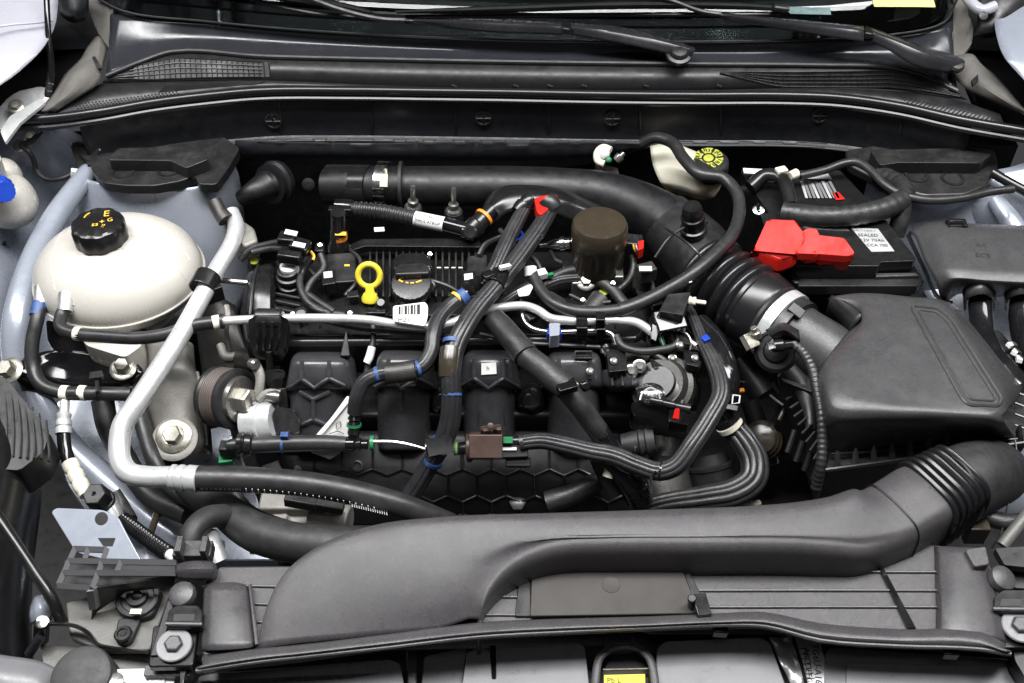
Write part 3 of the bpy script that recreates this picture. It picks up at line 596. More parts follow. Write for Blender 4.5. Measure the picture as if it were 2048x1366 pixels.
M('ferrule', rodS((338, 954, -3), (398, 958, -3.1), [(0, 42), (0.1, 52), (0.22, 52), (0.28, 46), (0.36, 53), (0.5, 53), (0.56, 47), (0.64, 54), (0.95, 54), (1, 46)], 28), 'alu', t)
hs = M('hose', tubeS([(392, 957, -3.1), (460, 958, -3.4), (560, 963, -4), (650, 974, -5), (740, 993, -6.6), (810, 1014, -8.6), (900, 1050, -13)], 51, 8, 24), 'rubber', t)
S = []
for i in range(22):
    x = 492 + i * 12.2; y = 977 + i * 0.55 + (i ** 2) * 0.058; a = on(hs, x, y, 0.02); b = on(hs, x + 1.2, y + 6, 0.02)
    S.append(tubeS([a, b], 2.3, 1, 4))
for i, ch in enumerate('ASIVXIVHM'): S.append(textP(ch, hs, 404 + i * 9.2, 977 + i * 0.2, 1, 0.05, 11, 0.04))
for i in range(16): S.append(tubeS([on(hs, 704 + i * 4.6, 1008 + i * 1.1, 0.02), on(hs, 705 + i * 4.6, 1013 + i * 1.1, 0.02)], 1.6, 1, 4))
M('printed_marks', S, 'white', hs)
# thin aluminium service line with crimps and black cap
t = T('service_line', 'black hose with silver crimps and hex service cap by the reservoir bracket', 'pipe', (130, 900, -10))
M('pipe', tubeS([(130, 792, -6), (129, 815, -6.5), (127, 838, -7)], 19), 'alu', t)
M('crimp', rodS((128, 826, -6.8), (127, 868, -8), [(0, 24), (0.1, 30), (0.3, 26), (0.4, 31), (0.6, 31), (0.66, 27), (0.75, 33), (1, 33)]), 'alu', t)
M('hose', tubeS([(127, 866, -8), (129, 892, -8.8), (136, 918, -9.6), (146, 938, -10)], 27), 'gloss', t)
M('crimp', rodS((139, 926, -9.8), (172, 990, -11), [(0, 34), (0.2, 34), (0.26, 28), (0.34, 34), (0.5, 33), (0.56, 28), (0.64, 33), (0.8, 32), (0.86, 26), (1, 26)]), 'ivory', t)
M('service_cap', [latheS((203, 1002, -9), (-0.15, -0.25, 1), [(27, -6), (27, 2), (22, 4)], 24), latheS((203, 1000, -8.8), (-0.15, -0.25, 1), [(25, 0), (25, 30), (23, 34), (4, 34), (3, 28)], 6)], 'black', t, bev=1)
M('valve_body', rodS((212, 1000, -9.6), (230, 1040, -11), [(0, 40), (0.6, 44), (1, 40)]), 'alu', t)

# ================================================================ mount bracket and mount
t = T('reservoir_bracket', 'glossy black steel bracket with two washered bolts under the reservoir', 'bracket', (160, 760, -9))
br = M('plate', loftS([[(28, 722, -6), (80, 705, -6), (110, 700, -5.4), (200, 708, -5.4), (268, 720, -5.4)], [(22, 745, -6), (80, 735, -6.6), (130, 735, -7), (210, 740, -6.6), (284, 742, -5.6)], [(40, 770, -7.6), (90, 770, -8), (140, 772, -8.2), (210, 770, -7.8), (268, 766, -6.4)], [(44, 790, -10), (95, 795, -10.4), (145, 795, -10.4), (210, 790, -10), (262, 780, -9)]], 5, 4), 'gloss', t, face=True, sol=0.4)
M('upright', prismS([(92, 640, -3), (150, 650, -3), (170, 680, -4), (185, 705, -5.4), (110, 702, -5.4), (95, 680, -4)], depth=0.6, r=6), 'gloss', t, bev=2)
M('bolt', boltS((246, 738, -5), 15, (0.1, -0.25, 1), 1.75, 1.2), 'zinc', t)
M('bolt', boltS((20, 742, -4.6), 17, (-0.2, -0.35, 1), 1.7, 1.0), 'zinc', t)
t = T('engine_mount', 'rough cast aluminium engine mount with large flanged bolt', 'engine mount', (350, 900, -14))
em = M('casting', loftS([[(285, 690, -9), (300, 684, -4), (335, 678, -2), (372, 682, -2.4), (388, 692, -7)],
                         [(292, 742, -10), (308, 738, -4.2), (345, 735, -2.4), (380, 738, -3.6), (394, 745, -9)],
                         [(282, 766, -12), (298, 764, -6), (346, 766, -4.4), (392, 764, -5.2), (412, 772, -11)],
                         [(292, 830, -14), (310, 838, -8.6), (352, 838, -7.4), (398, 834, -8.4), (420, 838, -13)],
                         [(298, 890, -17), (318, 900, -10.5), (352, 906, -9.8), (398, 892, -10.4), (424, 884, -15)],
                         [(300, 930, -24), (322, 938, -20), (352, 944, -20), (396, 930, -20), (424, 915, -24)]], 5, 5), 'cast', t, face=True, sol=0.6)
M('bolt', boltS(on(em, 348, 872, 0.1), 19, (0, -0.45, 1), 1.9, 0.7), 'zinc', t)
M('flange', latheS(on(em, 349, 877, -0.15), (0, -0.45, 1), [(46, -6), (46, 1), (42, 3), (34, 3)], 32), 'cast', t)
M('hole', latheS(on(em, 368, 685, 0.02), (0, -0.5, 1), [(6, -2), (6, 1), (2, 1)], 12), 'deep', t)
M('casting_web', tubeS([on(em, 392, 745, 0.1), on(em, 398, 772, 0.1), on(em, 408, 840, 0.1), on(em, 412, 890, 0)], 9, 4, 8), 'cast', t)
M('timing_cover', loftS([[(388, 600, -6), (430, 590, -5), (470, 610, -6)], [(395, 680, -9), (440, 660, -7), (490, 690, -8)], [(405, 760, -13), (455, 740, -11), (515, 770, -12)], [(410, 860, -18), (470, 850, -16), (530, 860, -17)]], 5, 4), 'castdark', label='stained cast timing cover behind the pulley', cat='engine cover', face=True, sol=0.5)
M('oil_stained_flange', tubeS([(440, 690, -5), (455, 715, -5.5), (500, 705, -5), (540, 712, -5.5)], [16, 22, 18, 14], 5, 12), 'cast', label='pale cast flange curling out under the coolant pipe end', cat='flange')
M('heater_hose', tubeS([(262, 780, -7), (278, 820, -8), (292, 870, -9), (308, 920, -10), (335, 970, -12), (400, 1010, -13), (445, 1040, -12)], 34), 'rubber', label='black heater hose passing behind the silver pipe beside the mount', cat='hose')
M('lower_hose', tubeS([(205, 800, -12), (215, 850, -14), (240, 900, -16), (300, 990, -17), (380, 1030, -16)], 46), 'rubber', label='thick dark hose low beside the painted rail', cat='hose')
t = T('radiator_hose', 'fat matte black radiator hose with side branch by the front panel', 'hose', (520, 1100, -12))
M('hose', tubeS([(330, 940, -14), (400, 985, -11), (455, 1025, -9), (510, 1064, -8), (580, 1084, -7.4), (660, 1092, -7), (760, 1092, -7)], [60, 66, 72, 78, 80, 80, 80], 8, 22), 'rubbermatte', t)
M('branch', tubeS([(450, 1030, -7), (415, 1036, -5.5), (388, 1060, -5), (378, 1100, -6), (376, 1140, -8)], 47, 8, 20), 'rubbermatte', t)
M('conduit', tubeS([(248, 1040, -9), (275, 1062, -8), (305, 1085, -7), (338, 1108, -6)], 29, 6, kind='corr', pitch=0.006, amp=0.2), 'gloss', label='glossy corrugated conduit with white end near the front bracket', cat='conduit')
M('conduit_end', tubeS([(328, 1100, -6.2), (352, 1118, -6)], [24, 22], 1, 12), 'white', label='white sleeve on the end of the corrugated conduit', cat='sleeve')
M('wiring_stub', tubeS([(228, 985, -12), (245, 1010, -13), (262, 1040, -13)], 26, 5, kind='tape'), 'tape', label='short dark taped wire bundle beside the hex service cap', cat='wire')
M('brown_wire', tubeS([(318, 1015, -18), (310, 1040, -17), (300, 1070, -16), (296, 1085, -16)], [16, 18, 16, 14], 5, kind='tape'), 'brown', label='brown taped wire above the holed painted sheet', cat='wire')
M('grey_foil_pipe', tubeS([(418, 1070, -8), (424, 1095, -8), (436, 1125, -9)], [40, 34, 44], 5, kind='tape'), 'foil', label='crumpled foil sleeve beside the hose branch', cat='sleeve')

# painted tab
tz = lambda v: -0.6 - (v - 1016) * 0.026
out = rnd([(102, 1024), (112, 1016), (206, 1020), (236, 1034), (252, 1066), (286, 1128), (255, 1130), (152, 1105)], 9)
t = T('paint_tab', 'pale blue-grey painted metal tab with round and square holes', 'bracket', (210, 1120, -4))
ptab = M('tab', prismS([(x, y, tz(y)) for x, y in out], depth=0.35, d=(0, 0.5, -0.85)), 'paint', t, bev=1)
nt_ = (W((200, 1100, tz(1100))) - W((240, 1100, tz(1100)))).cross(W((200, 1060, tz(1060))) - W((200, 1100, tz(1100)))).normalized()
if nt_.dot(CAM - W((200, 1100, -2))) < 0: nt_ = -nt_
M('round_hole', latheS(W((203, 1037, tz(1037))) + nt_ * 0.0004, nt_, [(13, -2), (13, 0.4), (7, 0.6)], 20), 'deep', t)
M('square_hole', prismS([W((x, y, tz(y))) + nt_ * 0.0006 for x, y in ((196, 1076), (231, 1076), (225, 1092), (207, 1092))], depth=0.1), 'deep', t)
# left black headlight back
t = T('headlight_housing', 'black headlight housing with ribbed cooling fins beside the front bracket', 'headlight', (20, 1100, -10))
M('shell', loftS([[(-80, 740, -2), (0, 760, -5), (40, 800, -9), (60, 860, -14)], [(-80, 860, 0), (0, 890, -3), (60, 900, -8), (84, 960, -14)], [(-80, 1000, -1), (0, 1020, -5), (50, 1060, -10), (66, 1150, -18)], [(-80, 1200, -1), (0, 1240, -5), (50, 1260, -10), (66, 1300, -18)], [(-80, 1400, -1), (10, 1420, -5), (70, 1430, -10), (90, 1440, -18)]], 4, 5), 'satin', t, face=True, sol=0.4)
M('fin_block', prismS([(-30, 755, -2), (8, 752, -2), (60, 815, -3), (100, 862, -4), (86, 905, -5), (40, 940, -5), (-30, 935, -3)], depth=5, r=8), 'black', t, bev=2)
for k in range(8):
    x = -26 + k * 14; y = 762 + k * 13
    M('fin', tubeS([(x + 20, y - 12, -2.2 - k * .2), (x + 26, y + 70, -3.4 - k * .2), (x + 24, y + 150 - k * 12, -4.6)], 6, 3, 6), 'black', t)
M('prop_rod', tubeS([(-20, 1010, 2), (10, 1055, 1), (60, 1130, -1), (105, 1200, -3), (124, 1245, -5)], 24, 6, 14), 'satin', label='slanted black prop rod in front of the headlight housing', cat='rod')
# ================================================================ engine core
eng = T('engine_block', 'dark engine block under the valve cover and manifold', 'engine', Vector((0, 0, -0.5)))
M('block', boxS(Vector((-0.08, 0.07, -0.28)), (56, 26, 40)), 'deep', eng, bev=5)  # near-black block and gearbox: shade low in the bay put into the colour
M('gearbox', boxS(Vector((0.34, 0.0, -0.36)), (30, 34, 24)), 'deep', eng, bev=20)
M('head_flange', prismS([(560, 700, -4.5), (600, 684, -3.4), (900, 690, -3.4), (1250, 696, -3.4), (1270, 712, -4.5)], depth=3), 'castdark', eng, bev=2)
M('gasket_edge', tubeS([(590, 690, -2.9), (640, 685, -2.9), (760, 691, -3), (900, 695, -3), (1080, 697, -3.1), (1250, 700, -3.2)], 6, 3, 6), 'cast', eng)
vc = T('valve_cover', 'black ribbed valve cover with coil packs across the engine top', 'valve cover', (830, 600, -3))
vb = M('cover', prismS([(482, 640), (492, 575), (512, 540), (560, 512), (720, 500), (1140, 500), (1260, 545), (1300, 640), (1280, 680), (490, 688)], 0, 6, r=12), 'satin', vc, bev=6)
# left end arch and ribs
M('end_arch', loftS([[(480, 632, -1), (500, 630, 1), (540, 628, 1), (552, 630, -1)], [(486, 590, 0), (503, 585, 2.4), (540, 582, 2.4), (556, 586, 0)], [(492, 555, 0), (508, 548, 2.6), (542, 546, 2.6), (560, 552, 0)], [(506, 532, -1), (518, 524, 1), (545, 522, 1), (560, 528, -1)]], 4, 4), 'satin', vc, face=True, sol=0.3)
M('arch_edge', tubeS([(500, 628, 1.4), (504, 585, 2.6), (510, 548, 2.8), (520, 524, 1.2)], 6, 4, 8), 'black', vc)
for k in range(4): M('stiffening_rib', tubeS([(552, 572 + k * 15, 0.6), (600, 582 + k * 15, 0.5)], 6, 1, 6), 'black', vc)
for k in range(5): M('stiffening_rib', tubeS([(560 + k * 4, 660 + k * 3, -0.2), (545, 600, 0.6)], 4, 1, 6), 'black', vc)
M('cover_step', prismS([(650, 610), (690, 592), (1010, 592), (1020, 630), (660, 632)], 1.0, 2, r=8), 'satin', vc, bev=3)
# baffle with vertical slats
M('baffle', prismS([(716, 486), (960, 484), (962, 596), (718, 598)], 0.6, 1.5), 'deep', vc)
M('baffle_bar', prismS([(702, 488), (726, 478), (952, 476), (962, 486), (960, 494), (730, 492), (706, 500)], 3.2, 1.2, r=3), 'satin', vc, bev=1.5)
for k in range(17):
    x = 738 + k * 13.2
    M('slat', prismS([(x, 491), (x + 4, 491), (x + 4, 592), (x, 592)], 2.2, 1.6), 'black', vc, bev=0.6)
for x in (878, 893, 907, 921): M('slat_clip', boxS((x, 536, 2.4), (0.55, 0.18, 0.2)), 'ivory', vc)
# coil packs
for x, y, wd, lab in ((682, 536, 58, 'coil'), (954, 540, 40, 'coil')):
    cp = M('coil_pack', prismS([(x - wd / 2, y - 28), (x + wd / 2, y - 32), (x + wd / 2 + 2, y + 26), (x - wd / 2, y + 30)], 3.0, 3, r=5), 'black', vc, bev=2)
    M('coil_connector', [prismS([(x - wd / 2 - 12, y + 2), (x - wd / 2 + 16, y), (x - wd / 2 + 18, y + 30), (x - wd / 2 - 8, y + 34)], 3.4, 2, r=3)], 'satin', cp, bev=1.5)
    M('white_tag', prismS([(x - wd / 2 - 6, y + 8), (x - wd / 2 + 11, y + 6), (x - wd / 2 + 12, y + 18), (x - wd / 2 - 5, y + 20)], 3.5, 0.15), 'white', cp)
for x, y in ((694, 531), (984, 532)): M('amber_mark', boxS((x, y, 3.1), (0.7, 0.35, 0.1)), 'amber', vc)
# screws on the cover
for x, y, m in ((509, 524, 'brown'), (763, 612, 'black'), (1207, 586, 'brown'), (602, 628, 'cast')):
    M('cover_screw', [latheS((x, y, 1.5), (0, 0, 1), [(14, -22), (15, 0), (12, 8), (6, 9)], 20, lambda a: 1 + 0.05 * math.cos(10 * a))], 'black', vc)
    M('screw_top', latheS((x, y, 2.0), (0, 0, 1), [(9, 0), (9, 3.2), (3, 3.4)], 16), m if m != 'brown' else 'lime', vc)
# camshaft sensor plug with cables
t = T('cam_phaser_solenoid', 'black stepped solenoid with white collar on the valve cover corner', 'solenoid', (580, 570, 1))
M('body', latheS((581, 570, 0.5), (0, 0, 1), [(26, -10), (26, 6), (22, 8), (22, 16), (25, 18), (25, 26), (21, 28), (21, 40), (18, 42)], 28), 'black', t)
M('collar', latheS((581, 545, 2.6), (0, 0, 1), [(19, 0), (19, 18), (15, 22)], 24), 'white', t)
M('plug', [boxS((583, 510, 5.6), (3.2, 2.4, 1.6), (0, 0, -12)), boxS((600, 492, 6.4), (2.6, 2.2, 1.2), (0, 10, -14)), boxS((575, 476, 7), (2.4, 2.0, 1.0), (0, 0, -8))], 'satin', t, bev=2)
for c in ((598, 490, 7.2), (582, 466, 7.8)): M('clip_highlight', boxS(c, (1.7, 0.9, 0.25), (0, 8, -8)), 'white', t, bev=0.5)
M('yellow_pin', tubeS([(622, 503, 5), (628, 512, 4.8), (626, 520, 4.6)], 6, 3, 6), 'amber', t)
for L in ([(480, 520, 3), (500, 500, 4), (540, 488, 5), (575, 482, 6)], [(505, 505, 4), (540, 497, 4.6), (580, 500, 5.4)], [(640, 508, 4.6), (648, 535, 3.6), (622, 565, 2.6), (612, 592, 2), (632, 618, 1.8), (690, 630, 1.4)], [(628, 512, 4.6), (606, 540, 3), (600, 570, 2.6), (618, 606, 2), (660, 628, 1.6)], [(618, 590, 2.2), (650, 612, 2), (668, 624, 1.8)]):
    M('solenoid_cable', tubeS(L, 14, 6, kind='tape'), 'tape', t)
t = T('orange_tip_sensor', 'black sensor stem with orange band at the rear of the valve cover', 'sensor', (678, 490, 0))
M('stem', rodS((678, 505, 2), (676, 425, 9), [(0, 40), (0.25, 40), (0.3, 34), (0.55, 34), (0.6, 30), (1, 30)]), 'satin', t)
M('orange_band', rodS((678, 476, 4.6), (677, 462, 5.8), [(0, 34), (1, 34)]), 'orange', t)
M('amber_window', boxS((682, 468, 5.9), (1.5, 0.5, 0.8), (40, 0, 0)), 'amber', t)
M('base', prismS([(655, 490), (702, 488), (704, 502), (656, 504)], 2.4, 1.5), 'brown', t, bev=1)
M('part_label', prismS([(748, 455), (768, 454), (769, 462), (749, 463)], 4.6, 0.1), 'white', label='small barcode label on dark duct behind the valve cover', cat='label')
# dipstick
t = T('dipstick', 'bright yellow oil dipstick ring handle', 'dipstick', (740, 600, 1))
c = W((738, 551, 4.4)); m_ = mpp(c); u_ = Vector((1, 0, 0)); v_ = Vector((0, 0.5, 0.87)).normalized()
M('ring', sweep([c + (u_ * math.cos(a) * 22 + v_ * math.sin(a) * 23) * m_ for a in [2 * math.pi * k / 48 for k in range(49)]], 6.0 * m_, 12, None, (1, 1), False), 'yellow', t)
M('stem', [tubeS([(739, 576, 3.2), (740, 586, 2.6), (740, 596, 2.0)], [16, 20, 30], 4, 14, flat=(0.7, 1)), rodS((740, 588, 2.4), (740, 602, 1.4), [(0, 26), (0.5, 34), (0.9, 34), (1, 26)])], 'yellow', t)
M('guide_tube', rodS((741, 598, 1.6), (742, 622, 0), [(0, 22), (1, 24)]), 'black', t)
# oil filler cap
t = T('oil_filler_cap', 'black oil filler cap with yellow dashes beside the dipstick', 'cap', (823, 600, 0))
M('neck', latheS((822, 600, 0.4), (0, -0.1, 1), [(38, -10), (36, 6), (34, 22)], 30), 'black', t)
oc = M('cap', latheS((824, 580, 2.2), (0, -0.25, 1), [(39, 0), (41, 4), (41, 20), (38, 26), (30, 28), (0.5, 28)], 48, lambda a: 1 + 0.015 * math.cos(24 * a)), 'black', t)
M('grip_bar', prismS([(788, 536), (800, 527), (846, 525), (860, 534), (858, 546), (790, 549)], 5.2, 1.4, r=5), 'black', t, bev=2)
M('cap_tower', prismS([(785, 518), (800, 506), (850, 505), (864, 520), (862, 534), (786, 538)], 4.4, 3, r=6), 'satin', t, bev=2)
for x0, y0, x1, y1 in ((798, 561, 806, 565), (812, 566, 817, 567), (821, 567, 828, 567), (832, 566, 843, 562)):
    M('yellow_dash', tubeS([on(oc, x0, y0, 0.1, 4), on(oc, x1, y1, 0.1, 4)], 4, 1, 6), 'amber', oc)
t = T('small_sensor_plug', 'small sensor plug with white latch and thin wire beside the oil cap', 'sensor', (860, 560, 2))
M('plug', boxS((852, 546, 3.4), (1.4, 1.6, 1.6)), 'black', t, bev=1.5)
M('latch', boxS((853, 541, 4.4), (0.9, 0.7, 0.4)), 'white', t, bev=0.5)
M('wire', tubeS([(856, 556, 3.4), (868, 572, 2.8), (858, 585, 2.2), (846, 600, 1.6)], 9, 6, 8), 'rubber', t)

# ================================================================ rear intake duct
t = T('rear_intake_duct', 'large black intake duct curving across the rear of the engine', 'duct', (1100, 400, 0))
M('tube', tubeS([(650, 372, -0.5), (700, 372, 0), (850, 375, 1), (1000, 376, 1.5), (1120, 380, 1.8), (1220, 392, 2), (1310, 430, 2), (1385, 485, 1.5)], [70, 80, 86, 88, 88, 92, 104, 120], 8, 28), 'deep', t)  # the shade at the rear is put into this near-black colour
M('coupler', tubeS([(660, 372, -1), (700, 373, -0.4), (745, 374, 0.4)], 88, 6, 26), 'satin', t)
M('clamp_band', rodS((758, 372, 0.9), (780, 373, 1.0), [(0, 99), (1, 99)], 36), 'bright', t)
M('clamp_screw', [rodS((772, 350, 6), (770, 338, 6.6), [(0, 11), (1, 11)]), boxS((768, 362, 5.6), (1.2, 2, 1.0), (40, 0, 0))], 'zinc', t, bev=0.5)
M('coupler_ring', rodS((800, 373, 1), (806, 373, 1), [(0, 100), (1, 100)], 32), 'rubbermatte', t)
rb = M('resonator', loftS([[(958, 450, 2), (966, 410, 4), (1000, 375, 5.5), (1060, 370, 6), (1120, 378, 5.5), (1180, 400, 3.4), (1230, 420, 2)], [(955, 470, 2), (975, 425, 5), (1010, 392, 6.6), (1060, 386, 7), (1110, 392, 6.6), (1160, 412, 4.6), (1220, 440, 2.4)], [(960, 490, 0), (990, 450, 3.5), (1015, 425, 5.4), (1060, 418, 5.8), (1105, 425, 5.4), (1140, 440, 3.6), (1200, 460, 1)]], 5, 5), 'satin', t, face=True, sol=0.4)
M('elbow', tubeS([(1330, 440, 1.5), (1385, 496, 1.4), (1424, 546, 1.0)], [120, 140, 150], 6, 32), 'black', t)
M('elbow_rib', [tubeS([(1310, 515, 5), (1340, 475, 7), (1380, 450, 8), (1415, 445, 7)], 6, 5, 6), tubeS([(1330, 455, 8), (1390, 500, 8.4), (1420, 540, 6)], 6, 5, 6)], 'black', t)
M('plug_port', rodS((1388, 472, 5.5), (1384, 412, 11), [(0, 54), (0.3, 54), (0.32, 46), (0.55, 44), (0.56, 48), (0.66, 48), (0.67, 41), (0.92, 40), (1, 34)], 28), 'satin', t)
NB = 5; prof = []
for i in range(NB * 10):
    f_ = i / (NB * 10); prof.append((f_ * 0.72, 136 + f_ * 8 + 32 * abs(math.sin(math.pi * i / 10)) ** 0.8))
prof += [(0.74, 154), (0.78, 166), (0.97, 156), (1.0, 150)]
t2 = T('intake_bellows', 'ribbed black rubber intake bellows with steel hose clamp', 'bellows', (1480, 640, -2))
A, B = (1400, 544, 0.8), (1543, 640, 1.0)
M('bellows', rodS(A, B, prof, 44), 'strip', t2)
M('cuff', rodS((1530, 631, 1.0), (1588, 670, 1.0), [(0, 150), (0.3, 156), (0.36, 148), (1, 146)], 40), 'rubber', t2)
M('clamp_band', rodS((1552, 646, 1.0), (1570, 658, 1.0), [(0, 154), (1, 154)], 48), 'alu', t2)
M('clamp_screw', [rodS((1515, 676, 4.2), (1507, 655, 5.8), [(0, 20), (0.6, 22), (0.62, 14), (1, 14)], 10), boxS((1500, 682, 4), (1.6, 2.0, 1.2), (30, 0, 30))], 'zinc', t2, bev=0.6)
M('clamp_tab', boxS((1592, 622, 5.6), (2.0, 1.4, 0.8), (20, 20, -35)), 'black', t2, bev=1)

# studs on the rear duct bracket
for x, y0, y1, sib in ((826, 416, 372, 'stud with flange nut next to the steel duct clamp'), (907, 424, 376, 'stud with flange nut further from the steel duct clamp')):
    M('duct_stud', [rodS((x, y0, 4.4), (x, y1, 8.5), [(0, 30), (0.08, 30), (0.16, 22), (0.34, 21), (0.36, 11), (0.95, 11), (1, 8)], 14)], 'steel', label='silver threaded ' + sib, cat='stud', group='studs by the rear duct')
    M('stud_boss', rodS((x, y0 + 14, 3), (x, y0 - 2, 4.5), [(0, 40), (1, 36)]), 'black', label='black boss under the silver %s' % sib, cat='boss', group='stud bosses')
# breather hose with white label
t = T('breather_hose', 'black corrugated breather hose with white printed label', 'hose', (820, 450, 4))
M('hose', tubeS([(700, 418, 5.6), (735, 420, 5.6), (780, 426, 5.4), (835, 438, 5.2)], 30, 6, kind='corr', pitch=0.007, amp=0.12), 'rubber', t)
M('connector', [rodS((670, 413, 5.6), (725, 418, 5.6), [(0, 30), (0.3, 33), (0.6, 33), (0.7, 26), (1, 26)]), boxS((680, 420, 6.6), (3.2, 1.0, 0.8), (0, 0, 0))], 'gloss', t, bev=1)
ll = M('label_sleeve', tubeS([(830, 437, 5.2), (888, 449, 5.0)], 31, 1, 22), 'white', t)
M('printing', [textP('31-6625', ll, 860, 434, 1, 0.19, 9, 0.03), textP('HAUL ATB-LIP', ll, 856, 444, 1, 0.19, 8, 0.03)], 'ink', ll)
M('sleeve', tubeS([(888, 448, 5), (935, 460, 4.8)], 29, 1, 18), 'gloss', t)
M('elbow', [rodS((925, 462, 4.8), (950, 468, 4.6), [(0, 26), (1, 32)]), latheS((940, 466, 5), (0, -0.7, 0.7), [(15, -6), (15, 8), (11, 11)], 20)], 'satin', t)
M('quick_coupling', rodS((940, 464, 4.6), (985, 420, 6), [(0, 40), (0.3, 44), (0.36, 38), (0.6, 38), (0.66, 32), (1, 32)]), 'satin', t)
M('orange_ring', rodS((966, 437, 5.6), (970, 433, 5.7), [(0, 41), (1, 41)]), 'orange', t)

# ================================================================ fuel pump with brown cap
t = T('fuel_pump', 'brown domed cap on a silver fuel pump body', 'pump', (1193, 590, 0))
M('brown_cap', latheS((1194, 535, 3.0), (0, 0.05, 1), [(50, 0), (52, 10), (53, 60), (55, 66), (55, 104), (51, 112), (40, 116), (0.5, 117)], 44), 'brown', t)
M('cap_panel', loftS([[(1180, 478, 8.2), (1200, 478, 8.4), (1222, 476, 8.2)], [(1182, 520, 4.6), (1202, 520, 4.8), (1224, 518, 4.6)]], 4, 2), 'brown', t, face=True, sol=0.3)
M('body', [latheS((1196, 582, -1), (0, 0, 1), [(36, 0), (40, 8), (40, 28), (36, 32), (36, 66)], 24), boxS((1168, 570, 1.4), (3.6, 3, 3.4)), boxS((1216, 552, 2.6), (4, 3, 2.4))], 'steel', t, bev=2)
M('bolt', boltS((1172, 562, 3), 12, (0, -0.5, 1)), 'steel', t)
M('pipe_fitting', rodS((1140, 486, 5.4), (1080, 491, 4.6), [(0, 22), (0.15, 22), (0.17, 28), (0.32, 28), (0.35, 22), (0.5, 20), (0.8, 9), (1, 9)], 14), 'bright', t)
t = T('pump_plug', 'black connector with red lock and coloured wires on the fuel pump', 'connector', (1268, 495, 4))
M('housing', [boxS((1258, 490, 5.5), (2.6, 2.2, 2.4), (0, 0, -10)), boxS((1274, 492, 5), (1.6, 2.6, 2.0))], 'black', t, bev=2)
M('red_lock', prismS([(1276, 482), (1288, 480), (1287, 496), (1277, 500)], 6.8, 1.6), 'red', t, bev=0.5)
for k, mm in enumerate(('amber', 'green', 'red', 'white')): M('wire', tubeS([(1266 + k * 2, 488, 6.6), (1268 + k * 2, 498, 6.2), (1274 + k * 2, 510, 5)], 3, 4, 5), mm, t)
M('pump_cable', tubeS([(1262, 500, 4.6), (1266, 530, 4), (1258, 560, 3), (1230, 585, 2)], 14, 5, kind='tape'), 'tape', t)
M('elbow_connector', [rodS((1278, 575, 1.5), (1290, 540, 4), [(0, 40), (0.4, 44), (0.6, 40), (1, 36)]), boxS((1292, 545, 5), (2.4, 1.8, 2.2), (0, 0, 20))], 'castdark', label='grey elbow connector with white latch behind the black hose', cat='connector', bev=2)
M('elbow_latch', boxS((1291, 538, 6.4), (1.7, 0.9, 0.3)), 'white', label='white latch on the grey elbow connector', cat='latch', bev=0.5)
M('injector_harness', tubeS([(1070, 588, 2.5), (1100, 560, 3), (1140, 542, 3.6), (1175, 545, 3.6), (1200, 562, 3.2), (1230, 585, 2.6), (1250, 610, 2.2)], 22, 6, kind='tape'), 'tape', label='black taped harness crossing below the brown pump cap', cat='harness')
M('injector_cable', tubeS([(1080, 575, 2.5), (1120, 560, 3), (1160, 556, 3)], 24, 5, kind='loom'), 'loom', label='ribbed black cable tucked under the silver pump body', cat='cable')
M('green_clip', boxS((1098, 551, 4.4), (1.2, 0.5, 0.5), (0, 0, 20)), 'green', label='small green clip beside the fuel pump', cat='clip')
M('vacuum_valve', [rodS((1095, 600, 2), (1150, 640, 2.6), [(0, 40), (0.4, 44), (0.5, 36), (1, 30)]), rodS((1160, 640, 2), (1200, 600, 2), [(0, 30), (1, 44)])], 'castdark', label='dark grey metal valve body beneath the bright pipe', cat='valve')

# ================================================================ bright coolant pipe and its branch
t = T('coolant_pipe', 'bright silver coolant pipe running across the front of the valve cover', 'pipe', (900, 650, 0))
M('pipe', tubeS([(444, 642, 3.4), (520, 638, 3.4), (640, 636, 3.4), (740, 640, 3.4), (800, 649, 3.3), (850, 653, 3.2), (900, 646, 3.2), (960, 624, 3.6), (1010, 614, 4), (1050, 612, 4), (1075, 620, 4), (1100, 636, 3.8), (1140, 641, 3.8), (1250, 641, 3.8), (1275, 646, 3.6), (1310, 668, 3)], 18, 6, 14), 'alu', t)
M('white_label', prismS([(786, 612), (850, 604), (856, 612), (855, 634), (850, 652), (786, 642)], 4.4, 0.25, r=5), 'white', t)
for k, (x, wd) in enumerate(((797, 4), (803, 2), (809, 5), (816, 2), (821, 5), (828, 3), (834, 6))): M('barcode_bar', prismS([(x, 613 - k * 0.7), (x + wd, 612.4 - k * 0.7), (x + wd, 628), (x, 628.6)], 4.47, 0.06), 'ink', t)
lb = textS('MZ1', W((808, 640, 4.5)), Vector((1, 0, 0)), Vector((0, 1, 0.2)), 13 * mpp(W((808, 640, 4.5))))
M('printing', lb, 'ink', t)
M('branch_pipe', tubeS([(1044, 622, 3), (1048, 640, 2.6), (1062, 655, 2.4), (1090, 663, 2.4), (1140, 663, 2.4), (1200, 662, 2.4), (1222, 668, 2.2), (1232, 690, 1.4)], 11, 6, 12), 'bright', t)
M('clip', [prismS([(1098, 646), (1120, 646), (1119, 670), (1099, 672)], 4.4, 2.2, r=3)], 'paint', t, bev=1)
M('blue_liner', boxS((1108, 669, 2.9), (1.9, 1.0, 1.4)), 'blue', t, bev=1)
M('black_clip', [boxS((1163, 655, 3.6), (1.5, 2.4, 2.2)), tubeS([(1162, 668, 3), (1166, 682, 2), (1172, 690, 1)], 6, 3, 6), boxS((1200, 640, 4.6), (1.2, 1.6, 1.6)), boxS((1202, 660, 3), (1.2, 1.4, 1.6))], 'gloss', t, bev=1.5)
t = T('pipe_bracket', 'black finned plastic bracket clipped over the bright coolant pipe', 'bracket', (535, 680, 0))
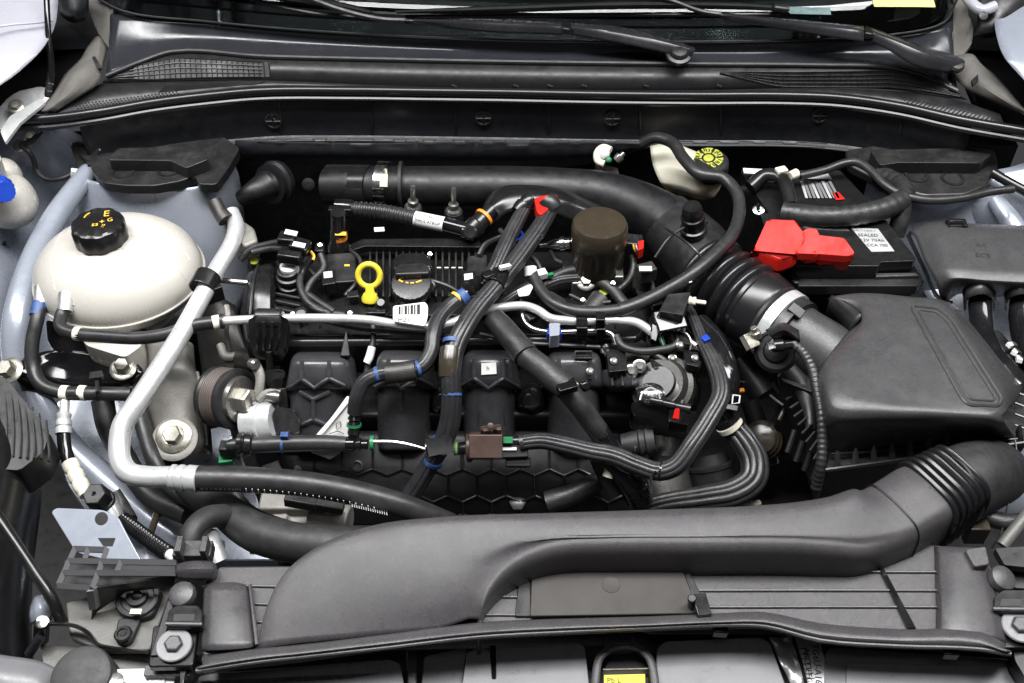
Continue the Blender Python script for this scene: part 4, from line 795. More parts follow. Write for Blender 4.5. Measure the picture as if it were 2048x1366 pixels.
M('saddle', [rodS((512, 636, 3.4), (566, 637, 3.4), [(0, 34), (0.06, 40), (0.94, 40), (1, 34)], 24)], 'black', t)
M('fin_plate', prismS([(496, 640, 4), (512, 630, 4.6), (560, 630, 4.6), (578, 640, 4), (574, 690, 0.5), (560, 712, -1.5), (510, 706, -1.5), (500, 690, 0.5)], depth=1.2, r=5), 'black', t, bev=2)
for k in range(4): M('fin', tubeS([(510 + k * 17, 644, 4.4), (513 + k * 15, 670, 2.8), (516 + k * 12, 700, 0.2)], 7, 3, 6), 'satin', t)
M('foot', [rodS((538, 700, 0), (540, 745, -3), [(0, 20), (0.2, 14), (1, 16)], 12), prismS([(528, 735, -2.4), (560, 730, -2.4), (562, 780, -6), (530, 770, -5)], depth=2, r=6)], 'satin', t, bev=2)
M('pipe_end_hanger', [tubeS([(453, 612, 3), (456, 632, 2.6), (452, 660, 1), (458, 700, -2)], 12, 5, 8)], 'cast', label='pale metal hanger strap at the end of the bright pipe', cat='strap')
M('left_stub_pipe', tubeS([(436, 560, 2), (460, 562, 2), (495, 565, 1.6)], 12, 4, 10), 'steel', label='short thin steel pipe entering the valve cover end', cat='pipe')
M('rail_fastener', [latheS((763, 611, 3), (0, -0.4, 1), [(13, 0), (13, 6), (9, 12), (9, 16)], 14), boxS((752, 626, 2.6), (2.6, 1.0, 1.0))], 'satin', label='small black fastener next to the barcode label', cat='fastener', bev=1)

# ================================================================ intake manifold
NF = Vector((0, -0.66, 0.75))
mf = T('intake_manifold', 'black plastic intake manifold with honeycomb ribs and four runners', 'manifold', (880, 1000, -18))
def runner(rows, name='runner', m='manifold'):
    out = []
    for v, xl, xr, z, b in rows:
        r = []
        for t_ in (-1, -0.97, -0.82, -0.5, 0, 0.5, 0.82, 0.97, 1):
            x = (xl + xr) / 2 + (xr - xl) / 2 * max(-1, min(1, t_)); bu = b * (1 - abs(t_) ** 3.2) if abs(t_) < 0.96 else -1.2
            if abs(t_) == 1: bu = -4.0
            r.append(W((x, v, z)) + NF * bu / 100)
        out.append(r)
    return M(name, loftS(out, 3, 4), m, mf, face=True, sol=0.3)
def hood(xl, xr, v0, z0, sk=0):
    return runner([(v0 - 4, xl + 22, xr - 22, z0 - 2.4, 0.2), (v0 + 3, xl + 10, xr - 10, z0 - 0.6, 0.7), (v0 + 16, xl + 2, xr - 2, z0, 1.5), (v0 + 48, xl - 4 + sk, xr + 4 + sk, z0 - 1.6, 1.9), (v0 + 72, xl - 9 + sk, xr + 9 + sk, z0 - 3.2, 1.8), (v0 + 78, xl - 7 + sk, xr + 7 + sk, z0 - 4.2, 0.5)], 'runner_hood')
def leg(xl, xr, v0, v1, z0, z1, b=2.0, sk=0):
    n = 4; return runner([(v0 + (v1 - v0) * k / n, xl + sk * k / n, xr + sk * k / n, z0 + (z1 - z0) * k / n, b) for k in range(n + 1)])
# plate carrying the runners
low = M('lower_plate', loftS([[(540, 860, -10), (700, 862, -9.6), (900, 862, -9.6), (1100, 864, -9.6), (1250, 868, -10.4)], [(560, 930, -12), (700, 932, -12), (900, 934, -12), (1100, 936, -12), (1270, 930, -12.8)], [(590, 1000, -15.4), (700, 1002, -15.4), (900, 1004, -15.4), (1100, 1004, -15.4), (1280, 1000, -16.4)], [(600, 1060, -20), (700, 1060, -20), (900, 1060, -20), (1100, 1060, -20), (1290, 1060, -21)]], 4, 4), 'deep', mf, face=True, sol=0.4)
M('back_plate', loftS([[(560, 705, -4), (900, 708, -4), (1230, 712, -4)], [(560, 790, -8), (900, 790, -8), (1230, 790, -8)], [(550, 880, -12), (900, 880, -12), (1240, 880, -12)]], 4, 3), 'deep', mf, face=True, sol=0.4)
H = []; Lg = []
for i, (xl, xr, v0) in enumerate(((574, 704, 706), (748, 864, 702), (922, 1034, 702), (1092, 1206, 702))):
    Lg.append(leg(xl + 3, xr - 3, v0 + 60, 900, -3.4, -11.6, 2.9, -4 if i == 0 else 0))
    H.append(hood(xl, xr, v0, 0.0))
ribs_ = [
 (H[0], [[(604, 722), (604, 758)], [(658, 722), (658, 756)], [(604, 758), (629, 774), (658, 756)], [(604, 758), (584, 772)], [(658, 756), (688, 770)]]),
 (Lg[0], [[(627, 796), (627, 838)], [(627, 838), (597, 852)], [(627, 838), (660, 852)], [(600, 782), (627, 798), (660, 782)]]),
 (H[1], [[(777, 718), (777, 757)], [(836, 718), (836, 756)], [(777, 757), (803, 774), (836, 756)], [(777, 757), (752, 772)], [(836, 756), (862, 770)]]),
 (Lg[1], [[(803, 784), (803, 822)]]),
 (H[2], [[(948, 718), (948, 756)], [(1007, 718), (1007, 756)], [(948, 756), (977, 774), (1007, 756)], [(948, 756), (922, 772)], [(1007, 756), (1034, 772)]]),
 (H[3], [[(1118, 718), (1118, 756)], [(1180, 718), (1180, 756)]])]
for o, L in ribs_:
    for l in L: M('rib', ribs(o, [l], 9, 0.15), 'manifold', mf)
M('centre_stem', tubeS([on(Lg[1], 803, 782, 0.1), on(Lg[1], 803, 822, 0.1)], 10, 1, 8), 'manifold', mf)
M('runner_pad', prismS([on(Lg[2], x, y, 0.1) for x, y in ((958, 806), (1006, 806), (1010, 850), (955, 850))], depth=0.1), 'manifold', mf, bev=0.6)
stk = M('white_sticker', prismS([on(H[2], x, y, 0.22) for x, y in ((963, 727), (992, 725), (993, 747), (963, 749))], depth=0.06), 'white', mf)
M('printing', textS('h', on(stk, 976, 737, 0.04), Vector((1, 0, 0)), Vector((0, 0.7, 0.7)), 13 * mpp(W((976, 737, 1)))), 'ink', stk)
M('clip_tower', prismS([(680, 712, 1), (688, 676, 2.2), (692, 660, 2.8), (700, 712, 1)], depth=1, d=(0, 0.4, -1)), 'deep', mf, bev=1)
M('loop_base', prismS([(1150, 704), (1184, 704), (1184, 716), (1150, 716)], 1.6, 1.2), 'satin', mf, bev=1)
sq = [(1150, 703), (1184, 703), (1184, 716), (1150, 716), (1150, 703)]
M('square_loop', tubeS([(x, y, 1.9) for x, y in sq], 4, 1, 6), 'manifold', mf)
M('triangle_gusset', prismS([(1150, 716, 1.4), (1184, 716, 1.4), (1168, 765, -2.6)], depth=1.0), 'satin', mf, bev=1)
for x in (885, 1062): M('runner_boot', latheS((x, 800, -7), (0, -0.7, 0.7), [(34, -10), (34, 0), (28, 4), (26, 14), (20, 16), (18, 26), (12, 28)], 24), 'gloss', mf)
# side skirt at the throttle end
M('throttle_skirt', loftS([[(1206, 740, -1), (1230, 738, 0), (1262, 745, 0), (1272, 750, -2)], [(1196, 768, -3), (1235, 772, -1.6), (1280, 772, -1.6), (1290, 768, -4)], [(1200, 780, -5), (1235, 784, -3.6), (1276, 784, -3.6), (1286, 778, -6)]], 4, 4), 'manifold', mf, face=True, sol=0.3)
for x in (1222, 1242, 1262): M('skirt_fin', tubeS([(x, 738, 0.4), (x + 3, 770, -1.2)], 5, 1, 6), 'manifold', mf)
# honeycomb ribs on the lower plate
hx = []
def hexrow(x0, v, n, dx, am, up):
    for k in range(n):
        a = (x0 + k * dx, v); b = (x0 + (k + 0.5) * dx, v + am); c_ = (x0 + (k + 1) * dx, v)
        hx.append([a, b, c_]); hx.append([a, (a[0], v - up)])
    hx.append([(x0 + n * dx, v), (x0 + n * dx, v - up)])
hexrow(628, 938, 5, 59, 12, 42); hexrow(926, 938, 6, 57.5, 13, 44); hexrow(838, 990, 8, 58, 13, 38); hexrow(868, 1026, 6, 58, 10, 22)
hexrow(570, 892, 2, 58, 12, 16)
for l in hx: M('honeycomb_rib', ribs(low, [l], 5.5, 0.24, 1, 30), 'satin', mf)
M('plate_boss', latheS(on(low, 715, 932, 0), (0, -0.6, 0.8), [(12, -2), (12, 5), (8, 6), (6, 2), (0.5, 2)], 20), 'manifold', mf)
M('plate_boss', latheS(on(low, 1035, 1006, 0), (0, -0.3, 0.9), [(17, -2), (17, 6), (12, 8), (0.5, 8)], 6), 'manifold', mf)
# ================================================================ pulley, tensioner, actuator
t = T('belt_pulley', 'brown-rimmed idler pulley with hex bolt at the engine end', 'pulley', (455, 830, -10))
AX0, AX1 = (428, 792, -6.2), (505, 803, -4.2)
ax = (W(AX1) - W(AX0)).normalized()
M('rim', rodS(AX0, AX1, [(0, 110), (0.04, 122), (0.1, 122), (0.14, 116), (0.5, 116), (0.55, 124), (0.62, 124), (0.66, 108)], 44), 'rubber', t)
M('belt_face', rodS(AX0, AX1, [(0.16, 118)] + [(0.17 + k * 0.05 + d_, 121 - 2.6 * (d_ > 0.02)) for k in range(6) for d_ in (0, 0.018, 0.03, 0.042)] + [(0.48, 118)], 44), 'pulleybrown', t)
M('hub', rodS(AX0, AX1, [(0.5, 92), (0.66, 96), (0.74, 90), (0.76, 60)], 36), 'steel', t)
M('hex_bolt', rodS(AX0, AX1, [(0.7, 54), (0.96, 54), (1, 48)], 6), 'zinc', t, bev=1)
t = T('wastegate_actuator', 'silver round actuator can with black cap and linkage lever', 'actuator', (520, 870, -10))
M('can', rodS((492, 850, -8), (556, 842, -6.6), [(0, 60), (0.08, 84), (0.5, 88), (0.52, 92), (0.6, 92), (0.62, 86), (1, 80)], 36), 'alu', t)
M('lever', [tubeS([(512, 732, -1.6), (520, 752, -2.4), (518, 780, -3.6), (512, 800, -4.8), (540, 796, -4.4)], [22, 20, 18, 22, 16], 6, 12, flat=(0.7, 1)), tubeS([(518, 800, -4.6), (535, 786, -3.8), (560, 790, -4)], [18, 16, 22], 4, 10)], 'cast', t)
M('pin', rodS((503, 727, -1.2), (514, 730, -0.8), [(0, 22), (0.7, 24), (1, 18)], 12), 'steel', t)
M('pin', rodS((508, 800, -4.4), (500, 802, -4.2), [(0, 20), (1, 22)], 12), 'steel', t)
M('pin', rodS((535, 792, -3.6), (560, 794, -3.6), [(0, 18), (0.6, 26), (1, 20)], 12), 'steel', t)
M('bracket', prismS([(555, 776, -3.6), (575, 774, -3.6), (576, 815, -6), (556, 816, -6)], depth=3), 'castdark', t, bev=2)
M('black_cap', [prismS([(545, 820, -4.6), (560, 812, -4.4), (588, 818, -4.6), (600, 838, -5.2), (598, 868, -6.8), (550, 868, -6.8)], depth=4, r=6), rodS((572, 862, -6.4), (575, 880, -7.2), [(0, 22), (1, 26)])], 'black', t, bev=2)
M('upper_can', rodS((478, 720, -5), (520, 722, -4.6), [(0, 50), (1, 50)], 24), 'castdark', t)
M('bracket_leaf', prismS([(524, 745, -2.4), (548, 738, -2), (572, 742, -2.4), (560, 775, -4.6), (542, 782, -5)], depth=0.6, r=6), 'black', label='black folded bracket leaf between lever and manifold', cat='bracket', bev=1)

# ================================================================ harness looms
t = T('main_harness', 'long ribbed black wiring loom draped from red plug over the manifold', 'harness', (900, 900, -6), 'wiring looms over the engine')
M('loom', tubeS([(1103, 412, 8), (1085, 446, 8), (1055, 490, 7.6), (1022, 535, 7.2), (985, 580, 6.8), (950, 622, 6.4), (925, 662, 6), (908, 702, 5), (902, 745, 3.8), (903, 800, 1), (898, 850, -2), (884, 888, -4.4), (862, 925, -7), (835, 970, -10), (808, 1012, -13)], [36, 36, 38, 38, 38, 39, 40, 40, 38, 40, 42, 40, 38, 38, 40], 8, kind='loom'), 'loom', t)
M('red_plug', [prismS([(1068, 396), (1090, 390), (1112, 388), (1118, 398), (1082, 430), (1074, 424)], 9.4, 2, r=4)], 'red', t, bev=1)
M('plug_body', rodS((1090, 396, 9.6), (1108, 420, 8.4), [(0, 34), (0.3, 42), (0.8, 42), (1, 38)], 18), 'black', t)
M('sleeve', tubeS([(902, 698, 5.2), (899, 728, 4.4), (899, 752, 3.4)], 44, 4, 20), 'brown', t)
M('wrap_clip', [tubeS([(1004, 548, 7.2), (990, 572, 7)], 42, 1, 18), boxS((976, 552, 8), (1.4, 1.2, 1.0), (0, 0, 30))], 'gloss', t, bev=1)
M('clip_tag', boxS((1010, 534, 9), (1.6, 0.6, 0.5), (0, 10, 30)), 'white', t, bev=0.4)
for a, b in (((904, 786, 1.8), (904, 791, 1.6)), ((885, 880, -3.8), (882, 886, -4.2)), ((868, 920, -6.4), (866, 925, -6.8)), ((906, 680, 5.7), (905, 688, 5.5))):
    M('paint_mark', tubeS([a, b], 40.5, 1, 20), 'paleblue', t)
M('lower_clip', [boxS((878, 893, -3.0), (3.2, 2.2, 1.6), (30, 0, 16)), tubeS([(852, 900, -4), (856, 874, -2.6), (862, 880, -2.6)], 5, 1, 6), tubeS([(890, 905, -4), (900, 884, -2.6)], 5, 1, 6)], 'gloss', t, bev=1.5)
t = T('vapour_hose', 'black vapour hose curving from rear duct coupling down to the tee fitting', 'hose', (860, 700, 3), 'wiring looms over the engine')
M('upper_loom', tubeS([(1052, 412, 8.4), (1036, 440, 8), (1016, 480, 7.6), (1002, 510, 7.2), (985, 545, 6.6), (962, 572, 6)], [26, 30, 32, 32, 30, 28], 6, kind='loom'), 'loom', t)
M('rear_coupling', rodS((1035, 425, 8), (1062, 396, 9), [(0, 30), (0.3, 36), (0.5, 36), (0.55, 30), (0.8, 34), (1, 28)], 18), 'satin', t)
M('corrugated_boot', rodS((972, 556, 6.4), (918, 598, 5), [(0, 26), (0.1, 30), (0.2, 36), (0.3, 30), (0.4, 38), (0.5, 30), (0.6, 38), (0.7, 30), (0.8, 34), (1, 28)], 20), 'gloss', t)
M('blue_tag', [rodS((932, 588, 5.4), (920, 598, 5.1), [(0, 33), (1, 33)], 18)], 'paleblue', t)
M('amber_tag', rodS((916, 594, 5.3), (912, 598, 5.2), [(0, 31), (1, 31)], 18), 'amber', t)
M('hose', tubeS([(928, 592, 5.2), (900, 612, 4.8), (876, 640, 4.6), (866, 672, 4.2), (862, 704, 3.4), (844, 732, 2.6), (800, 745, 2.2), (760, 748, 2), (730, 762, 1.4), (715, 790, 0), (709, 825, -2.4)], [30, 31, 32, 32, 31, 31, 32, 32, 30, 30, 30], 8, kind='loom', amp=0.05), 'loom', t)
M('sleeve', tubeS([(772, 747, 2.2), (800, 745, 2.3), (832, 740, 2.6)], 42, 4, 20), 'castdark', t)
for a, b in (((832, 739, 2.6), (838, 737, 2.6)), ((752, 750, 1.9), (759, 748, 2))): M('paint_mark', tubeS([a, b], 33, 1, 16), 'paleblue', t)
M('tee_fitting', [rodS((709, 820, -2.2), (707, 886, -6), [(0, 22), (0.1, 28), (0.16, 20), (0.26, 27), (0.32, 20), (0.44, 28), (0.5, 22), (0.7, 26), (0.76, 22), (1, 24)], 16), rodS((690, 888, -6), (735, 889, -6), [(0, 26), (0.4, 28), (0.5, 20), (0.7, 26), (0.75, 18), (1, 20)], 16)], 'gloss', t)
M('green_ring', rodS((708, 847, -3.8), (708, 852, -4.1), [(0, 30), (1, 30)], 16), 'green', t)
M('green_ring', rodS((741, 886, -6), (748, 886, -6), [(0, 30), (1, 30)], 16), 'green', t)
M('thin_line', tubeS([(748, 883, -5.8), (790, 884, -5.8), (830, 892, -5.6), (862, 902, -5.2)], 7, 5, 8), 'bright', t)
t = T('purge_hose', 'straight black purge hose with round grommet below the actuator', 'hose', (590, 895, -8))
M('hose', tubeS([(500, 890, -6.6), (580, 887, -6.4), (650, 886, -6.2), (694, 888, -6)], [34, 34, 33, 30], 6, 20), 'rubber', t)
M('grommet', rodS((474, 888, -6.6), (508, 889, -6.6), [(0, 30), (0.1, 46), (0.35, 50), (0.45, 44), (0.6, 50), (0.9, 46), (1, 36)], 28), 'satin', t)
M('stub', [rodS((452, 892, -6.6), (476, 889, -6.6), [(0, 20), (0.5, 26), (1, 26)], 16), boxS((458, 898, -7.4), (2.2, 1.6, 1.8))], 'black', t, bev=1.5)
M('tie', [tubeS([(563, 888, -6.5), (569, 888, -6.5)], 37, 1, 16), boxS((569, 872, -5), (1.0, 0.8, 0.8))], 'paleblue', t, bev=0.6)
M('green_plug', boxS((452, 920, -9), (1.8, 1.2, 0.8), (0, 0, 10)), 'green', label='small green plug below the purge hose grommet', cat='plug', bev=1)
t = T('paper_tag', 'large white paper tag tucked behind the purge hose and tee', 'tag', (670, 870, -7))
tg = M('sheet', prismS([(697, 792, -3), (704, 800, -3.2), (704, 868, -6.4), (680, 905, -8.4), (660, 918, -9), (622, 904, -8.6), (628, 880, -7.4), (660, 838, -5.4)], depth=0.08), 'white', t)
M('fold', prismS([(694, 792, -2.8), (703, 798, -2.9), (650, 862, -6), (626, 884, -7.2), (632, 870, -6.4), (662, 836, -5)], depth=0.08), 'white', t)
M('printed_symbol', [tubeS([(672, 848, -5.4), (680, 842, -5.2), (682, 852, -5.6), (674, 860, -5.9), (672, 848, -5.4)], 1.6, 1, 4), tubeS([(658, 868, -6.4), (676, 862, -6), (688, 868, -6.2)], 1.6, 1, 4)], 'ink', t)
M('pencil_wire', [tubeS([(746, 650, 1), (746, 680, 0), (738, 720, -1.4), (728, 760, -3), (705, 800, -4.4)], [12, 14, 13, 14, 12], 6, kind='tape')], 'tape', label='thin black taped wire behind the vapour hose', cat='wire')
M('wire_tag', tubeS([(744, 694, 0.2), (738, 716, -0.6), (733, 726, -1)], [16, 17, 15], 3, 12), 'white', label='white wrap on the thin taped wire', cat='tag')
# thick taped hose diagonally across the fourth runner
t = T('taped_hose', 'thick cloth-taped black hose slanting down across the manifold', 'hose', (1130, 800, 0))
M('upper_run', tubeS([(988, 640, 4), (1020, 672, 4.2), (1050, 708, 4), (1090, 742, 3.6), (1132, 776, 3)], 50, 8, kind='tape'), 'tape', t)
M('lower_run', tubeS([(1126, 770, 3), (1160, 812, 1), (1195, 860, -2), (1222, 905, -5)], [46, 42], 8, kind='tape'), 'tape', t)
M('seam_step', tubeS([(1042, 698, 4.2), (1052, 712, 4.1)], 54, 1, 20), 'tape', t)
M('glossy_wrap', tubeS([(1196, 860, -2), (1225, 905, -5)], 43, 1, 18), 'gloss', t)
M('tie', [tubeS([(1128, 778, 3), (1140, 772, 3)], 40, 1, 14), boxS((1134, 776, 4.6), (2.4, 1.2, 1.0), (0, 0, 20)), tubeS([(1120, 786, 4), (1142, 768, 4.8), (1152, 764, 4.8)], 7, 3, 8), latheS((1168, 772, 1), (0.3, -0.6, 0.7), [(12, 0), (12, 6), (7, 12)], 12)], 'gloss', t, bev=1)
t = T('lower_elbow_hose', 'glossy black elbow hose end wrapped in cloth near the front duct', 'hose', (1265, 970, -10))
M('elbow', tubeS([(1222, 915, -5.4), (1246, 940, -6.6), (1266, 966, -8.4), (1278, 998, -11)], [44, 56, 62, 54], 8, 22), 'gloss', t)
M('bead', [rodS((1256, 988, -9.4), (1296, 972, -8.4), [(0, 30), (0.2, 40), (0.8, 40), (1, 30)], 16)], 'satin', t)
M('cloth_wrap', tubeS([(1196, 905, -7), (1208, 935, -8.4), (1222, 962, -9.6), (1232, 985, -11)], [46, 40], 6, kind='tape'), 'tape', t)
M('crimp', tubeS([(1222, 935, -6.6), (1216, 955, -7.4)], 24, 1, 12), 'ivory', t)
M('dirty_loom', tubeS([(1095, 1005, -14), (1140, 990, -13), (1190, 965, -11.6), (1215, 950, -11)], [46, 36], 6, kind='tape'), 'tape', label='dusty taped loom running under the honeycomb plate', cat='harness')
# brown purge solenoid
t = T('purge_solenoid', 'brown purge valve solenoid with clip bracket in front of the manifold', 'solenoid', (965, 900, -8))
M('body', [rodS((932, 896, -6), (1000, 893, -5.8), [(0, 50), (0.02, 58), (0.16, 58), (0.18, 48), (0.9, 48), (0.95, 44)], 32), boxS((972, 890, -4.8), (4.2, 3.0, 3.0), (46, 0, 0))], 'brownred', t, bev=1.5)
for k in range(3): M('body_rib', tubeS([(958, 880 + k * 14, -3.6 - k * 1.2), (994, 879 + k * 14, -3.6 - k * 1.2)], 3, 1, 6), 'brownred', t)
M('clip', [prismS([(960, 852, -2), (1002, 848, -2), (1003, 858, -2.5), (961, 861, -2.5)], depth=1), boxS((976, 864, -3), (1.2, 0.8, 1.4)), boxS((998, 862, -3), (0.6, 0.8, 1.4)), latheS((981, 852, -1.6), (0, -0.6, 0.8), [(7, 0), (7, 4), (4, 5)], 14)], 'brownred', t, bev=0.8)
M('inlet', rodS((905, 898, -6.2), (934, 896, -6), [(0, 14), (0.4, 22), (0.5, 26), (1, 26)], 16), 'satin', t)
for x, mm in ((911, 'lime'), (916, 'paleblue'), (907, 'green')): M('colour_ring', rodS((x, 898 - (x - 907) * .1, -6.2), (x + 4, 897.6, -6.2), [(0, 27), (1, 27)], 14), mm, t)
M('outlet', rodS((998, 884, -5.4), (1048, 882, -5.2), [(0, 22), (0.3, 26), (0.6, 22), (1, 24)], 16), 'satin', t)
M('green_latch', boxS((1016, 880, -4.0), (1.2, 0.8, 1.0), (40, 0, 0)), 'green', t, bev=0.4)
M('plug', [boxS((1020, 903, -6.2), (4.6, 1.8, 1.6), (30, 0, 3)), boxS((1036, 925, -8), (3.2, 1.2, 1.2), (30, 0, 0))], 'satin', t, bev=1.2)
M('plug_latch', boxS((1016, 898, -5.1), (2.2, 0.4, 0.4), (30, 0, 0)), 'alu', t, bev=0.4)
# loom from solenoid sweeping to the throttle side
t = T('throttle_loom', 'ribbed loom running from brown solenoid and curling up past the throttle', 'harness', (1300, 940, -6), 'wiring looms over the engine')
M('loom', tubeS([(1042, 886, -5), (1085, 882, -4.4), (1130, 890, -4), (1180, 902, -3.8), (1230, 912, -3.6), (1280, 932, -3.6), (1320, 943, -3.4), (1352, 932, -2.6), (1385, 890, -0.8), (1420, 835, 0.8), (1440, 795, 1.6), (1440, 765, 2), (1422, 715, 2.4), (1404, 680, 2.6), (1388, 640, 3), (1374, 612, 3)], [32, 34, 36, 37, 38, 38, 38, 38, 38, 38, 37, 36, 32, 28, 24, 22], 8, kind='loom', amp=0.11), 'loom', t)
M('tie', [tubeS([(1314, 926, -2.6), (1318, 950, -3.6)], 8, 1, 6), tubeS([(1318, 942, -3.4), (1323, 943, -3.4)], 41, 1, 18), tubeS([(1312, 942, -2.4), (1300, 958, -3.2)], 5, 1, 6)], 'gloss', t)
M('end_cap', tubeS([(1040, 886, -5), (1048, 884.5, -4.9)], 36, 1, 18), 'rubber', t)
M('blue_tie', boxS((1411, 678, 3.6), (0.9, 0.9, 0.6), (0, 0, 30)), 'blue', t, bev=0.4)
t = T('gearbox_loom', 'wide ribbed loom bending down from coupling beside the air filter box', 'harness', (1480, 980, -12), 'wiring looms over the engine')
M('loom', tubeS([(1468, 858, -7), (1490, 885, -7.6), (1508, 920, -8.6), (1506, 958, -9.6), (1470, 984, -10.6), (1410, 996, -11.4), (1340, 1006, -12), (1280, 1020, -13)], [50, 56, 58, 58, 56, 52, 46, 44], 8, kind='loom', amp=0.14), 'loom', t)
M('coupling', [rodS((1440, 815, -4.5), (1470, 862, -7), [(0, 50), (0.4, 52), (0.42, 58), (0.6, 58), (0.62, 46), (1, 48)], 24)], 'satin', t)
M('band', rodS((1456, 846, -6), (1462, 854, -6.5), [(0, 54), (1, 54)], 24), 'ivory', t)
# charge pipe with spring clip
t = T('charge_pipe', 'shiny black charge pipe curving down beside the bellows with spring clip', 'pipe', (1450, 780, -3))
M('pipe', tubeS([(1395, 655, 0), (1425, 690, 0.4), (1445, 730, 0), (1452, 775, -1), (1446, 815, -3)], [64, 62, 58, 54, 50], 8, 24), 'gloss', t)
M('spring_clip', [rodS((1449, 806, -2.6), (1447, 815, -3), [(0, 55), (1, 55)], 28)], 'alu', t)
sp = [(1466, 790), (1480, 792), (1478, 806), (1464, 808), (1466, 790)]
M('clip_loop', tubeS([(x, y, 0.2) for x, y in sp], 3.4, 1, 6), 'white', t)
# black hose looping in from the brake servo
t = T('servo_vacuum_hose', 'long black vacuum hose looping round the brake fluid tank to the pump', 'hose', (1300, 600, 3))
M('hose', tubeS([(1285, 287, 6), (1310, 276, 7.4), (1342, 284, 8), (1368, 318, 8.4), (1400, 348, 8.4), (1448, 358, 8), (1474, 388, 7.6), (1478, 430, 7.4), (1462, 474, 7.6), (1430, 508, 8), (1395, 540, 7.8), (1372, 558, 7.2)], 25, 8, 16), 'rubber', t)
M('taped_run', tubeS([(1384, 550, 7.6), (1355, 568, 6.8), (1310, 592, 5.8), (1270, 610, 5.2), (1238, 620, 5)], 29, 8, kind='tape'), 'rubber', t)
M('front_run', tubeS([(1242, 620, 5), (1200, 624, 4.8), (1150, 622, 4.8), (1110, 608, 4.8), (1084, 584, 4.8), (1068, 556, 5), (1062, 540, 5.2)], 25, 8, 16), 'rubber', t)
M('white_end', rodS((1062, 552, 5), (1060, 533, 5.8), [(0, 26), (0.9, 27), (1, 22)], 18), 'white', t)
for a, b in (((1204, 617, 5), (1206, 632, 4)), ((1238, 612, 5.2), (1242, 630, 4.6)), ((1368, 548, 7.6), (1380, 568, 7))): M('clip', tubeS([a, b], 18, 1, 8), 'gloss', t)
M('white_flag_label', prismS([(1034, 580), (1062, 568), (1066, 574), (1058, 590), (1038, 593)], 5.4, 0.1, r=3), 'white', label='white flag label on cable beside the main loom', cat='label')
M('flag_cable', tubeS([(1000, 610, 3), (1028, 592, 3.6), (1066, 570, 4)], 26, 5, kind='loom'), 'loom', label='short ribbed cable carrying the white flag label', cat='cable')
M('white_clip', boxS((1080, 549, 5), (1.8, 1.2, 1.0), (0, 0, 20)), 'white', label='white clip beside the white hose end', cat='clip', bev=1)
M('blue_wire_loop', tubeS([(1020, 474, 5), (1036, 480, 5.2), (1046, 470, 5.4), (1040, 462, 5.6)], 6, 6, 8), 'blue', label='blue wire loop peeping beside the main loom', cat='wire')
M('dark_tube_guard', tubeS([(958, 510, 3.4), (970, 490, 4), (1000, 475, 4.4), (1030, 462, 4.8)], 12, 6, 8), 'black', label='thin black tube arching over the right coil pack', cat='tube')

# ================================================================ sensor block and throttle
t = T('map_sensor_block', 'black boxy sensor with white threaded stud above the throttle', 'sensor', (1345, 650, 2))
M('box', prismS([(1336, 588), (1382, 584), (1366, 630), (1318, 622)], 6.4, 3, r=4), 'black', t, bev=2)
M('lower_body', [boxS((1335, 650, 3.4), (4, 3, 3.6), (20, 0, 15)), boxS((1318, 662, 2.6), (2.6, 2.2, 3))], 'gloss', t, bev=2)
M('white_stud', [rodS((1376, 601, 5.8), (1412, 606, 5.8), [(0, 16), (0.12, 20), (0.2, 14), (0.3, 18), (0.42, 18), (0.44, 9), (0.95, 9), (1, 7)], 12)], 'ivory', t)
M('tag', prismS([(1305, 648, 4.6), (1318, 655, 4.6), (1312, 680, 3), (1303, 675, 3)], depth=0.2), 'white', t)
for k, mm in enumerate(('green', 'white', 'green')): M('wire', tubeS([(1316 + k * 4, 660, 3.6), (1318 + k * 4, 676, 3), (1324 + k * 3, 690, 2)], 3, 3, 5), mm, t)
t = T('throttle_valve', 'grey cast throttle body with chromed dome and red-locked plug', 'throttle', (1320, 820, -4))
M('housing', rodS((1345, 790, -6), (1318, 766, -0.6), [(0, 118), (0.5, 118), (0.55, 128), (0.8, 128), (0.84, 110), (1, 96)], 40), 'castdark', t)
M('ring', rodS((1322, 770, -1.2), (1316, 764, -0.2), [(0, 84), (0.4, 88), (0.5, 70), (1, 66)], 36), 'satin', t)
M('dome', ballS((1302, 790, -1.2), 32, 26, 22, 10, 24, 8, 0.9), 'bright', t)
for c in ((1279, 732, 0.4), (1345, 748, 0), (1262, 742, 0), (1362, 774, -1)): M('bolt', boltS(c, 8, (0, -0.6, 0.8)), 'steel', t)
for k in range(7):
    a = -0.5 + k * 0.32; M('web', tubeS([(1318 + 40 * math.sin(a), 766 - 30 * math.cos(a), 0.2), (1318 + 58 * math.sin(a), 766 - 44 * math.cos(a), -0.6)], 4, 1, 6), 'castdark', t)
M('motor_cover', prismS([(1262, 805, -1.6), (1300, 800, -1.2), (1385, 825, -2), (1396, 838, -2.6), (1385, 850, -3.4), (1300, 838, -3.4), (1264, 830, -3.2)], depth=3, r=8), 'satin', t, bev=3)
M('plug', prismS([(1338, 818, -1), (1392, 822, -1), (1394, 842, -2), (1375, 850, -2.4), (1336, 842, -2.2)], depth=2, r=4), 'gloss', t, bev=1.5)
M('red_lock', prismS([(1350, 817, -0.7), (1360, 816, -0.7), (1358, 838, -1.8), (1345, 836, -1.7)], depth=0.6), 'red', t, bev=0.4)
M('wire_frame', tubeS([(1280, 800, 0), (1284, 788, 0.4), (1300, 776, 0.8), (1316, 784, 0.6), (1320, 798, 0)], 4, 4, 6), 'alu', t)
M('plug_arm', rodS((1300, 800, -0.6), (1380, 818, -1), [(0, 16), (0.3, 20), (0.32, 15), (0.6, 18), (0.62, 14), (1, 20)], 14), 'satin', t)
